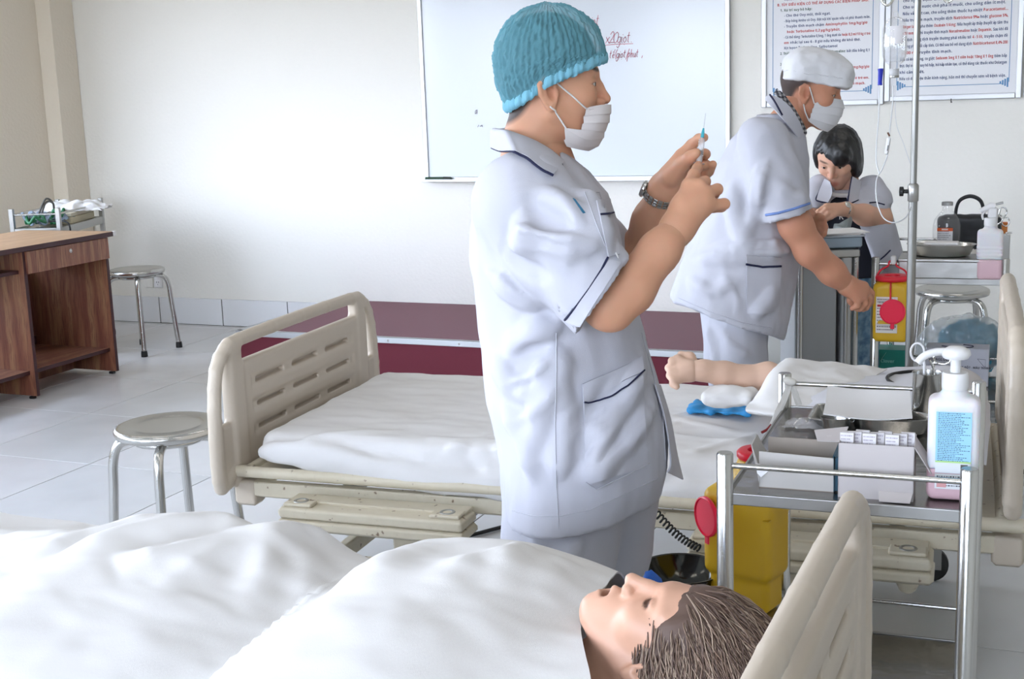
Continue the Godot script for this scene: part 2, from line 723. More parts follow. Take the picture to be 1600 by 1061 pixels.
	func painted(p: Vector3, base: Color, paint: Array) -> Color:      # paint: [centre, radii, colour, softness, basis]
		for q in paint:
			var e: Vector3 = p - q[0]
			if q.size() > 4:
				e = q[4].inverse() * e
			var w := clampf((1.0 - (e / q[1]).length()) / q[3] + 0.5, 0.0, 1.0)
			if w > 0.0:
				base = base.lerp(q[2], w)
		return base

	func rect(mb: MB, a: int, b: int, c: int, d: int, ins: bool) -> void:
		if a < 0 or b < 0 or c < 0 or d < 0:
			return
		if not ins:
			var t := b
			b = d
			d = t
		var nn := (mb.v[c] - mb.v[a]).cross(mb.v[d] - mb.v[b])
		mb.n[a] += nn
		mb.n[b] += nn
		mb.n[c] += nn
		mb.n[d] += nn
		mb.ix.append_array([a, c, b, a, d, c])


class Job:                      # a mesh of one or more fields, worked out at the end on all processors
	var target := ArrayMesh.new()
	var parts := []         # [field, cell, paint, transform]
	var mb := MB.new()

	func run() -> void:
		for p in parts:
			var one := MB.new()
			p[0].build(p[1], one, null, null, p[2])
			mb.append(one, p[3])

var jobs: Array[Job] = []

func soft(parts: Array) -> ArrayMesh:
	var j := Job.new()
	for p in parts:
		j.parts.append([p[0], p[1], p[2] if p.size() > 2 else [], p[3] if p.size() > 3 else Transform3D()])
	jobs.append(j)
	return j.target

func run_jobs() -> void:
	var g := WorkerThreadPool.add_group_task(func(i: int): jobs[i].run(), jobs.size())
	WorkerThreadPool.wait_for_group_task_completion(g)
	for j in jobs:
		var m := j.mb.mesh()
		j.target.add_surface_from_arrays(Mesh.PRIMITIVE_TRIANGLES, m.surface_get_arrays(0))

# ---------------------------------------------------------------- nodes
func obj(called: String, shape, m: Material, parent: Node = self) -> MeshInstance3D:
	var o := MeshInstance3D.new()
	o.name = called
	o.mesh = shape.mesh() if shape is MB else shape
	o.material_override = m
	parent.add_child(o, true)
	return o

func tag(o: Node, label: String, category: String, group := "") -> Node:
	o.set_meta("label", label)
	o.set_meta("category", category)
	if group:
		o.set_meta("group", group)
	return o

func thing(called: String, label: String, category: String, at := Vector3.ZERO, turn := 0.0, group := "") -> Node3D:
	var o := Node3D.new()
	o.name = called
	o.position = at
	o.rotation.y = turn
	add_child(o, true)
	tag(o, label, category, group)
	return o

func struct(called: String, shape, m: Material, parent: Node = self) -> MeshInstance3D:
	var o := obj(called, shape, m, parent)
	if parent == self:
		o.set_meta("kind", "structure")
	return o

func smooth_line(pts: Array, n := 6, closed := false) -> Array:       # Catmull-Rom through the points
	var r := []
	var m := pts.size()
	for i in (m if closed else m - 1):
		var p0: Vector3 = pts[(i - 1 + m) % m] if closed else pts[maxi(i - 1, 0)]
		var p3: Vector3 = pts[(i + 2) % m] if closed else pts[mini(i + 2, m - 1)]
		for j in n:
			r.append(pts[i].cubic_interpolate(pts[(i + 1) % m], p0, p3, float(j) / n))
	if not closed:
		r.append(pts[m - 1])
	return r

func round_poly(pts: Array, r: float, seg := 5) -> PackedVector2Array:      # polygon with rounded corners; a point may be [x, y, radius]
	var out := PackedVector2Array()
	var m := pts.size()
	for i in m:
		var p := Vector2(pts[i][0], pts[i][1])
		var a := Vector2(pts[(i - 1 + m) % m][0], pts[(i - 1 + m) % m][1])
		var b := Vector2(pts[(i + 1) % m][0], pts[(i + 1) % m][1])
		var rr: float = pts[i][2] if pts[i] is Array and pts[i].size() > 2 else r
		if rr <= 0.0:
			out.append(p)
			continue
		var da := (a - p).normalized()
		var db := (b - p).normalized()
		var half_angle := acos(clampf(da.dot(db), -1, 1)) / 2.0
		var t := minf(rr / tan(half_angle), minf(p.distance_to(a), p.distance_to(b)) * 0.49)
		for k in seg + 1:
			var s := float(k) / seg
			out.append((p + da * t).lerp(p, s).lerp(p.lerp(p + db * t, s), s))
	return out

func frame_of(d: Vector3, up := Vector3.UP) -> Basis:      # x along d, y as near up as it can be
	var x := d.normalized()
	var z := x.cross(up).normalized()
	return Basis(x, z.cross(x), z)

func grain(freq: float, seed_: int, octaves := 3) -> FastNoiseLite:
	var f := FastNoiseLite.new()
	f.seed = seed_
	f.frequency = freq
	f.noise_type = FastNoiseLite.TYPE_SIMPLEX_SMOOTH
	f.fractal_octaves = octaves
	return f

func noise_tex(freq: float, seed_: int, size := 256, normal := 0.0, ramp: Variant = null) -> NoiseTexture2D:
	var t := NoiseTexture2D.new()
	t.width = size
	t.height = size
	t.seamless = true
	t.noise = grain(freq, seed_)
	if normal > 0.0:
		t.as_normal_map = true
		t.bump_strength = normal
	if ramp:
		var g := Gradient.new()
		g.offsets = PackedFloat32Array(ramp[0])
		g.colors = PackedColorArray(ramp[1])
		t.color_ramp = g
	return t

func mat(col: Color, rough := 0.6, metal := 0.0) -> StandardMaterial3D:
	var m := StandardMaterial3D.new()
	m.albedo_color = col
	m.roughness = rough
	m.metallic = metal
	return m

func bumpy(m: StandardMaterial3D, tex: Texture2D, scale: float, strength := 1.0) -> StandardMaterial3D:
	m.normal_enabled = true
	m.normal_texture = tex
	m.normal_scale = strength
	m.uv1_triplanar = true
	m.uv1_scale = Vector3.ONE * scale
	return m

func speckled(m: StandardMaterial3D, tex: Texture2D, scale: float) -> StandardMaterial3D:
	m.albedo_texture = tex
	m.uv1_triplanar = true
	m.uv1_scale = Vector3.ONE * scale
	return m

func patch(ctrl: Array, nu: int, nv: int, thick := 0.0015, bulge: FastNoiseLite = null, amp := 0.0) -> MB:      # ctrl: rows of points; a smooth sheet through them
	var rows := []
	for row in ctrl:
		rows.append(smooth_line(row, nu))
	var cols: int = rows[0].size()
	var lines := []
	for j in cols:
		var c := []
		for r in rows:
			c.append(r[j])
		lines.append(smooth_line(c, nv))
	var P := []
	for i in lines[0].size():
		for j in cols:
			var p: Vector3 = lines[j][i]
			if bulge:
				p += Vector3(0.3, 1, 0.5) * bulge.get_noise_3dv(p) * amp
			P.append(p)
	return MB.new().grid(P, cols, thick)

func dashed_label(w: int, h: int, paper: Color, ink: Color, seed_: int, rows: int, accents := []) -> ImageTexture:      # print too small to read
	var im := Image.create(w, h, false, Image.FORMAT_RGB8)
	im.fill(paper)
	var r := RandomNumberGenerator.new()
	r.seed = seed_
	var dy := float(h) / (rows + 1)
	for i in rows:
		var x := w * 0.06
		var stop := w * r.randf_range(0.55, 0.95)
		while x < stop:
			var l := r.randf_range(0.02, 0.07) * w
			im.fill_rect(Rect2i(int(x), int(dy * (i + 0.7)), int(l), maxi(1, int(dy * 0.42))), ink.lerp(paper, r.randf_range(0.0, 0.45)))
			x += l + w * 0.018
	for a in accents:
		im.fill_rect(Rect2i(int(a[0] * w), int(a[1] * h), int(a[2] * w), int(a[3] * h)), a[4])
	im.generate_mipmaps()
	return ImageTexture.create_from_image(im)

func decal(w: float, h: float, bend := 0.0, thick := 0.0004) -> MB:      # a stuck-on label facing +z with 0..1 coordinates; bend: sagitta of a curved one
	var mb := MB.new()
	var n := 8 if bend > 0.0 else 1
	for i in n + 1:
		var t := float(i) / n
		var x := (t - 0.5) * w
		var z := -bend * pow(2.0 * t - 1.0, 2)
		var nn := Vector3(bend * 4.0 * (2.0 * t - 1.0) / w, 0, 1).normalized()
		mb.add(Vector3(x, -h / 2, z + thick), nn, Vector2(t, 1))
		mb.add(Vector3(x, h / 2, z + thick), nn, Vector2(t, 0))
	for i in n:
		mb.quad(i * 2, i * 2 + 2, i * 2 + 3, i * 2 + 1)
	return mb

func printed(tex: Texture2D, rough := 0.4) -> StandardMaterial3D:
	var m := mat(Color(1, 1, 1), rough)
	m.albedo_texture = tex
	return m

func hit(f: Field, ray: Array, off := 0.0) -> Vector3:
	var d: Vector3 = (ray[1] - ray[0]).normalized()
	var p := f.march(ray[0], d, 0.75)
	return p + f.grad(p) * off

func hits(f: Field, rays: Array, off := 0.0, n := 3) -> Array:       # a line drawn on a garment
	var r := []
	for i in rays.size():
		r.append(hit(f, rays[i], off))
		if i < rays.size() - 1:
			for k in range(1, n + 1):
				var t := float(k) / (n + 1)
				r.append(hit(f, [rays[i][0].lerp(rays[i + 1][0], t), rays[i][1].lerp(rays[i + 1][1], t)], off))
	return r

func on_cloth(f: Field, q: Array, nu: int, nv: int, off: float, thick := 0.002) -> MB:      # a patch sewn onto a garment; q: rays at its corners, clockwise from upper left
	var P := []
	for i in nv + 1:
		for j in nu + 1:
			var u := float(j) / nu
			var v := float(i) / nv
			var a: Vector3 = q[0][0].lerp(q[1][0], u).lerp(q[3][0].lerp(q[2][0], u), v)
			var b: Vector3 = q[0][1].lerp(q[1][1], u).lerp(q[3][1].lerp(q[2][1], u), v)
			P.append(hit(f, [a, b], off))
	P.reverse()
	var R := []
	for i in nv + 1:
		for j in nu + 1:
			R.append(P[i * (nu + 1) + nu - j])
	return MB.new().grid(R, nu + 1, thick)

func add_folds(f: Field, lines: Array, r: float, k := 0.02, sink := 0.4, op := 0, ends := 0.3) -> void:       # soft ridges (or, with op 1, furrows) along lines of rays
	var all := []
	for l in lines:
		all.append(hits(f, l, 0.0, 2))
	for p in all:
		var g := []
		for q in p:
			g.append(q - f.grad(q) * r * (sink if op == 0 else -sink))
		for i in g.size() - 1:
			var e0 := r * (ends if i == 0 else 1.0)
			var e1 := r * (ends if i == g.size() - 2 else 1.0)
			f.cap(g[i], g[i + 1], e0, e1, k, op)
func wall_with_openings(called: String, a: Vector2, b: Vector2, height: float, holes: Array, m: Material) -> Node:
	# a and b are (x, z) of the inner face; thickness 0.2 lies to the right of a -> b; a hole is [from, to, sill, head] along the wall
	var d := (b - a)
	var n := d.length()
	d = d / n
	var out := Vector2(-d.y, d.x)
	var bs := Basis(Vector3(d.x, 0, d.y), Vector3.UP, Vector3(out.x, 0, out.y))
	if bs.determinant() < 0:
		bs.z = -bs.z
	var mb := MB.new()
	var off := Vector3(out.x, 0, out.y) * 0.1
	var put := func(s0: float, s1: float, y0: float, y1: float):
		var c := a + d * (s0 + s1) / 2
		mb.box(Vector3(c.x, (y0 + y1) / 2, c.y) + off, Vector3(s1 - s0, y1 - y0, 0.2), 0.0, bs)
	var s := 0.0
	for h in holes:
		put.call(s, h[0], 0.0, height)
		put.call(h[0], h[1], 0.0, h[2])
		put.call(h[0], h[1], h[3], height)
		s = h[1]
	put.call(s, n, 0.0, height)
	return struct(called, mb, m)

func room() -> void:
	var L := -6.155
	var RX := 2.6
	var B := -6.92
	var F := 2.8
	var slab := struct("floor", MB.new().box(Vector3((L + RX) / 2, -0.06, (B + F) / 2), Vector3(RX - L + 0.4, 0.114, F - B + 0.4), 0.0), M.grout)
	var xs := [L]
	var x := -4.26 - 3 * 0.608
	while x < RX:
		if x > L + 0.02:
			xs.append(x)
		x += 0.608
	xs.append(RX)
	var zs := [B]
	var z := -4.03 - 4 * 0.7
	while z < F:
		zs.append(z)
		z += 0.7
	zs.append(F)
	for i in xs.size() - 1:
		for j in zs.size() - 1:
			var w: float = xs[i + 1] - xs[i] - 0.004
			var d: float = zs[j + 1] - zs[j] - 0.004
			if w < 0.03 or d < 0.03:
				continue
			obj("floor_tile", MB.new().box(Vector3((xs[i] + xs[i + 1]) / 2, -0.004, (zs[j] + zs[j + 1]) / 2), Vector3(w, 0.008, d), 0.0012), M.tile_a if rng.randf() < 0.6 else M.tile_b, slab)
	struct("ceiling", MB.new().box(Vector3((L + RX) / 2, 3.4, (B + F) / 2), Vector3(RX - L + 0.4, 0.2, F - B + 0.4), 0.0), M.ceiling)
	wall_with_openings("wall_back", Vector2(RX, B), Vector2(L, B), 3.3, [], M.wall)
	wall_with_openings("wall_left", Vector2(L, B), Vector2(L, F), 3.3, [[1.4, 3.3, 0.9, 2.6], [4.0, 5.9, 0.9, 2.6], [6.6, 8.5, 0.9, 2.6]], M.wall_side)
	wall_with_openings("wall_front", Vector2(L, F), Vector2(RX, F), 3.3, [[0.9, 3.1, 0.9, 2.6], [4.2, 6.4, 0.9, 2.6]], M.wall)
	wall_with_openings("wall_right", Vector2(RX, F), Vector2(RX, B), 3.3, [], M.wall)
	var corner := MB.new().box(Vector3((L - 6.03) / 2, 1.65, (B - 6.71) / 2), Vector3(0.125, 3.3, 0.21), 0.004)
	struct("wall_corner_column", corner, M.wall_side)
	var wi := 1
	for h in [[1.4, 3.3], [4.0, 5.9], [6.6, 8.5]]:
		var fr := MB.new()
		var z0: float = B + h[0]
		var z1: float = B + h[1]
		for y in [0.93, 2.57]:
			fr.box(Vector3(L - 0.1, y, (z0 + z1) / 2), Vector3(0.06, 0.06, z1 - z0), 0.004)
		for zz in [z0 + 0.03, (z0 + z1) / 2, z1 - 0.03]:
			fr.box(Vector3(L - 0.1, 1.75, zz), Vector3(0.06, 1.6, 0.06), 0.004)
		struct("window_%d" % wi, fr, M.white_plastic)
		wi += 1
	for h in [[0.9, 3.1], [4.2, 6.4]]:
		var fr := MB.new()
		var x0: float = L + h[0]
		var x1: float = L + h[1]
		for y in [0.93, 2.57]:
			fr.box(Vector3((x0 + x1) / 2, y, F + 0.1), Vector3(x1 - x0, 0.06, 0.06), 0.004)
		for xx in [x0 + 0.03, (x0 + x1) / 2, x1 - 0.03]:
			fr.box(Vector3(xx, 1.75, F + 0.1), Vector3(0.06, 1.6, 0.06), 0.004)
		struct("window_%d" % wi, fr, M.white_plastic)
		wi += 1
	# skirting of glazed tiles along the back wall
	var sk := struct("baseboard_back", MB.new().box(Vector3((RX - 6.03) / 2, 0.087, B + 0.006), Vector3(RX + 6.03, 0.172, 0.012), 0.0), M.grout)
	var sx := -6.03
	while sx < RX:
		var w := minf(0.497, RX - sx)
		obj("baseboard_tile", MB.new().box(Vector3(sx + w / 2 + 0.0015, 0.0895, B + 0.009), Vector3(w - 0.003, 0.173, 0.016), 0.002), M.base_tile, sk)
		sx += 0.5
	platform()
	whiteboard()
	posters()
	socket()

func platform() -> void:
	var p := thing("stage_platform", "low maroon carpeted platform with white metal edge strip along the back wall", "platform", Vector3(-2.83, 0, -6.37))
	var top := 0.2
	obj("riser_front", MB.new().box(Vector3(0, 0.09, 0.51), Vector3(2.68, 0.18, 0.02), 0.002), M.maroon, p)
	obj("riser_side", MB.new().box(Vector3(-1.33, 0.09, -0.02), Vector3(0.02, 0.18, 1.03), 0.002), M.maroon, p)
	obj("riser_side", MB.new().box(Vector3(1.33, 0.09, -0.02), Vector3(0.02, 0.18, 1.03), 0.002), M.maroon, p)
	obj("carpet_top", MB.new().box(Vector3(0, 0.188, -0.012), Vector3(2.67, 0.022, 1.055), 0.003), M.maroon, p)
	var strip := MB.new()
	strip.box(Vector3(0, 0.187, 0.525), Vector3(2.696, 0.03, 0.012), 0.002)
	strip.box(Vector3(0, 0.2, 0.512), Vector3(2.696, 0.004, 0.032), 0.001)
	var st := obj("edge_strip", strip, M.alu, p)
	strip = MB.new()
	strip.box(Vector3(-1.345, 0.187, -0.01), Vector3(0.012, 0.03, 1.06), 0.002)
	strip.box(Vector3(-1.332, 0.2, -0.01), Vector3(0.032, 0.004, 1.06), 0.001)
	obj("edge_strip", strip, M.alu, p)
	for i in 7:
		obj("screw", MB.new().lathe([Vector2(0.006, 0), Vector2(0.005, 0.0018), Vector2(0, 0.0022)], 10, Vector3(-1.22 + i * 0.41, 0.186, 0.531), Basis(Vector3.RIGHT, PI / 2)), M.steel, st)

func stroke(mb: MB, pts: Array, at: Vector3, s: float, r := 0.0035) -> void:        # a pen line of flat ribbon on a board facing +z
	var p := []
	for q in pts:
		p.append(at + Vector3(q[0] * s + q[1] * s * 0.18, q[1] * s, 0))
	p = smooth_line(p, 4)
	for i in p.size() - 1:
		var d: Vector3 = (p[i + 1] - p[i])
		if d.length() < 1e-5:
			continue
		d = d.normalized()
		var w := Vector3(-d.y, d.x, 0) * r / 2
		mb.face([p[i] - w - d * r * 0.3, p[i + 1] - w + d * r * 0.3, p[i + 1] + w + d * r * 0.3, p[i] + w - d * r * 0.3])

const PEN := {
	"x": [[[0, 0.9], [0.25, 0.5], [0.5, 0.05]], [[0.5, 0.9], [0.25, 0.5], [0.0, 0.0]]],
	"2": [[[0.0, 1.3], [0.3, 1.7], [0.55, 1.3], [0.3, 0.6], [-0.05, 0.05], [0.3, 0.12], [0.7, 0.1]]],
	"0": [[[0.4, 1.6], [0.05, 1.2], [0.0, 0.5], [0.25, 0.0], [0.6, 0.4], [0.65, 1.2], [0.4, 1.6]]],
	"g": [[[0.45, 0.8], [0.15, 0.85], [0.0, 0.4], [0.2, 0.0], [0.45, 0.3], [0.48, 0.85], [0.42, -0.3], [0.2, -0.7], [0.0, -0.5]]],
	"i": [[[0.05, 0.8], [0.05, 0.2], [0.2, 0.0]], [[0.1, 1.15], [0.13, 1.2]]],
	"o": [[[0.25, 0.85], [0.0, 0.5], [0.2, 0.0], [0.45, 0.4], [0.25, 0.85]], [[0.24, -0.3], [0.27, -0.33]]],
	"u": [[[0.0, 0.8], [0.05, 0.1], [0.3, 0.1], [0.4, 0.8], [0.42, 0.1], [0.55, 0.0]]],
	"t": [[[0.15, 1.5], [0.12, 0.3], [0.3, 0.0]], [[-0.05, 1.0], [0.35, 1.02]]],
	"e": [[[0.0, 0.4], [0.35, 0.5], [0.25, 0.85], [0.0, 0.5], [0.15, 0.05], [0.4, 0.15]], [[0.05, 1.1], [0.2, 1.3], [0.35, 1.1]], [[0.3, 1.45], [0.42, 1.7]]],
	"(": [[[0.3, 1.7], [0.05, 0.9], [0.25, -0.3]]],
	"/": [[[0.45, 1.7], [0.0, -0.4]]],
	"p": [[[0.1, 0.9], [0.05, 0.0], [0.0, -0.8]], [[0.08, 0.7], [0.35, 0.9], [0.4, 0.3], [0.1, 0.05]]],
	"h": [[[0.05, 1.6], [0.05, 0.0]], [[0.06, 0.5], [0.3, 0.85], [0.38, 0.0]]],
	"s": [[[0.35, 0.8], [0.05, 0.6], [0.35, 0.3], [0.0, 0.0]]],
	",": [[[0.12, 0.2], [0.05, -0.25]]],
	".": [[[0.05, 0.02], [0.1, 0.04]]],
	"^": [[[0.0, 0.4], [0.15, 0.8]], [[0.5, 0.5], [0.8, 0.75], [1.0, 0.4]]],
	"a": [[[0.4, 0.7], [0.1, 0.7], [0.05, 0.1], [0.35, 0.2], [0.4, 0.8], [0.5, 0.0]]],
}

func hand_written(mb: MB, text: String, at: Vector3, s: float, r := 0.0035) -> void:
	var x := 0.0
	for ch in text:
		if PEN.has(ch):
			for line in PEN[ch]:
				stroke(mb, line, at + Vector3(x, 0, 0), s, r)
		x += s * (0.3 if ch in "i,. (/" else 0.62)

func whiteboard() -> void:
	var w := thing("whiteboard", "large white marker board in aluminium frame hung behind the standing man", "whiteboard", Vector3(-2.59, 0.93, -6.92))
	var hw := 0.915
	var h := 1.2
	obj("panel", MB.new().box(Vector3(0, h / 2, 0.012), Vector3(hw * 2 - 0.03, h - 0.03, 0.012), 0.001), mat(Color(0.90, 0.925, 0.955), 0.18), w)
	for s in [-1, 1]:
		obj("frame_side", MB.new().box(Vector3(s * (hw - 0.013), h / 2, 0.014), Vector3(0.026, h, 0.028), 0.004), M.alu, w)
	obj("frame_top", MB.new().box(Vector3(0, h - 0.013, 0.014), Vector3(hw * 2, 0.026, 0.028), 0.004), M.alu, w)
	var tray := MB.new().box(Vector3(0, 0.013, 0.016), Vector3(hw * 2, 0.026, 0.032), 0.004)
	tray.box(Vector3(0, 0.003, 0.045), Vector3(hw * 2, 0.006, 0.05), 0.002)
	tray.box(Vector3(0, 0.008, 0.069), Vector3(hw * 2, 0.014, 0.004), 0.001)
	obj("pen_tray", tray, M.alu, w)
	var red := mat(Color(0.82, 0.45, 0.52), 0.6)
	var mb := MB.new()
	hand_written(mb, "giot", Vector3(0.1189, 0.8463, 0.02), 0.034, 0.003)
	hand_written(mb, "x20giot.", Vector3(0.224, 0.7456, 0.02), 0.036, 0.003)
	stroke(mb, [[-0.4, -0.25], [2.0, -0.2], [4.4, -0.22]], Vector3(0.224, 0.7456, 0.02), 0.036, 0.003)
	hand_written(mb, "te(giot/phut),", Vector3(0.2444, 0.6661, 0.02), 0.026, 0.003)
	obj("handwriting", mb, red, w).set_meta("kind", "stuff")
	mb = MB.new()
	hand_written(mb, "a", Vector3(-0.5773, 0.3862, 0.02), 0.028, 0.003)
	hand_written(mb, "^", Vector3(-0.5649, 0.2986, 0.02), 0.03, 0.003)
	obj("handwriting", mb, mat(Color(0.55, 0.52, 0.6), 0.6), w).set_meta("kind", "stuff")
	var pen := thing("marker_pen", "dark green capped marker lying on left end of the whiteboard tray", "marker", Vector3(-3.42, 0.948, -6.875))
	obj("barrel", MB.new().cyl(Vector3(-0.07, 0, 0), Vector3(0.045, 0, 0), 0.0105), mat(Color(0.03, 0.2, 0.09), 0.4), pen)
	obj("cap", MB.new().tube([Vector3(0.045, 0, 0), Vector3(0.09, 0, 0), Vector3(0.1, 0, 0)], [0.012, 0.011, 0.006]), mat(Color(0.02, 0.1, 0.05), 0.4), pen)

const ACCENTS := {"ơ": ["o", "+"], "ư": ["u", "+"], "ạ": ["a", "."], "ả": ["a", "?"], "ấ": ["â", "'"], "ầ": ["â", "`"], "ẫ": ["â", "~"], "ậ": ["â", "."], "Ắ": ["Ă", "'"], "ắ": ["ă", "'"], "ằ": ["ă", "`"], "ặ": ["ă", "."], "ẻ": ["e", "?"], "ế": ["ê", "'"], "Ề": ["Ê", "`"], "ề": ["ê", "`"], "Ể": ["Ê", "?"], "ể": ["ê", "?"], "Ệ": ["Ê", "."], "ệ": ["ê", "."], "ỉ": ["i", "?"], "ị": ["i", "."], "ọ": ["o", "."], "ỏ": ["o", "?"], "ố": ["ô", "'"], "ổ": ["ô", "?"], "ỗ": ["ô", "~"], "Ộ": ["Ô", "."], "ộ": ["ô", "."], "ớ": ["o", "+'"], "ờ": ["o", "+`"], "ở": ["o", "+?"], "ỡ": ["o", "+~"], "ợ": ["o", "+."], "Ụ": ["U", "."], "ụ": ["u", "."], "Ủ": ["U", "?"], "ừ": ["u", "+`"], "Ử": ["U", "+?"], "ử": ["u", "+?"]}

func accented(text: String, f: Font, size: float, at: Vector3, squeeze: float, mb: MB) -> String:      # letters the font lacks: the bare letter, its marks added as small strokes
	var plain := ""
	for ch in text:
		if ACCENTS.has(ch):
			var base: String = ACCENTS[ch][0]
			var x0 := f.get_string_size(plain, HORIZONTAL_ALIGNMENT_LEFT, -1, 16).x
			var w := f.get_string_size(base, HORIZONTAL_ALIGNMENT_LEFT, -1, 16).x
			var k := size / 16.0
			var tall := base != base.to_lower() or base in "âêôă"
			for m in ACCENTS[ch][1]:
				var c := Vector3((x0 + w * 0.5) * k * squeeze, size * (0.80 if tall else 0.66), 0) + at
				var s := size * 0.16
				match m:
					"'":
						mb.box(c + Vector3(s * 0.5, 0, 0), Vector3(s * 1.1, s * 0.45, 0.0002), 0.0, Basis(Vector3.BACK, 0.8))
					"`":
						mb.box(c + Vector3(-s * 0.5, 0, 0), Vector3(s * 1.1, s * 0.45, 0.0002), 0.0, Basis(Vector3.BACK, -0.8))
					"~":
						mb.box(c, Vector3(s * 1.7, s * 0.4, 0.0002), 0.0, Basis(Vector3.BACK, 0.15))
					"?":
						mb.box(c + Vector3(s * 0.2, s * 0.2, 0), Vector3(s * 0.5, s, 0.0002), 0.0, Basis(Vector3.BACK, -0.4))
					".":
						mb.box(Vector3(c.x, at.y - size * 0.14, at.z), Vector3(s * 0.75, s * 0.75, 0.0002), 0.0)
					"+":
						mb.box(Vector3(at.x + (x0 + w * 0.93) * k * squeeze, at.y + size * 0.52, at.z), Vector3(s * 0.5, s * 0.8, 0.0002), 0.0, Basis(Vector3.BACK, -0.5))
			plain += base
		else:
			plain += ch
	return plain

func print_lines(parent: Node, lines: Array, x0: float, y0: float, dy: float, size: float, width: float) -> void:
	# a line is [indent, runs...]; a run is text with a leading ~ for red and ^ for green
	var f := SystemFont.new()
	f.font_names = PackedStringArray(["Droid Sans"])
	f.font_weight = 700
	var green := mat(Color(0.12, 0.30, 0.22), 0.7)
	var inks := {"": M.ink_blue, "~": M.ink_red, "^": green}
	var marks := {"": MB.new(), "~": MB.new(), "^": MB.new()}
	var y := y0
	for line in lines:
		var x: float = x0 + line[0]
		var runs := []
		var total := 0.0
		for i in range(1, line.size()):
			var s: String = line[i]
			var ink := ""
			if s.begins_with("~") or s.begins_with("^"):
				ink = s[0]
				s = s.substr(1)
			var bare := accented(s, f, size, Vector3.ZERO, 1.0, MB.new())
			var w := f.get_string_size(bare, HORIZONTAL_ALIGNMENT_LEFT, -1, 16).x * size / 16.0
			runs.append([s, bare, ink, w])
			total += w + size * 0.3
		var k := minf(1.0, (x0 + width - x) / total)
		for q in runs:
			var t := TextMesh.new()
			t.text = q[1]
			t.font = f
			t.font_size = 16
			t.pixel_size = size / 16.0
			t.depth = 0.0
			t.curve_step = 4.0
			t.horizontal_alignment = HORIZONTAL_ALIGNMENT_LEFT
			t.vertical_alignment = VERTICAL_ALIGNMENT_BOTTOM
			var o := obj("printed_line", t, inks[q[2]], parent)
			o.position = Vector3(x, y, 0)
			o.scale.x = k
			accented(q[0], f, size, Vector3(x, y + size * 0.24, 0), k, marks[q[2]])
			x += (q[3] + size * 0.3) * k
		y -= dy
	for ink in marks:
		if marks[ink].v.size():
			var o := obj("printed_accents", marks[ink], inks[ink], parent)
			o.set_meta("kind", "stuff")

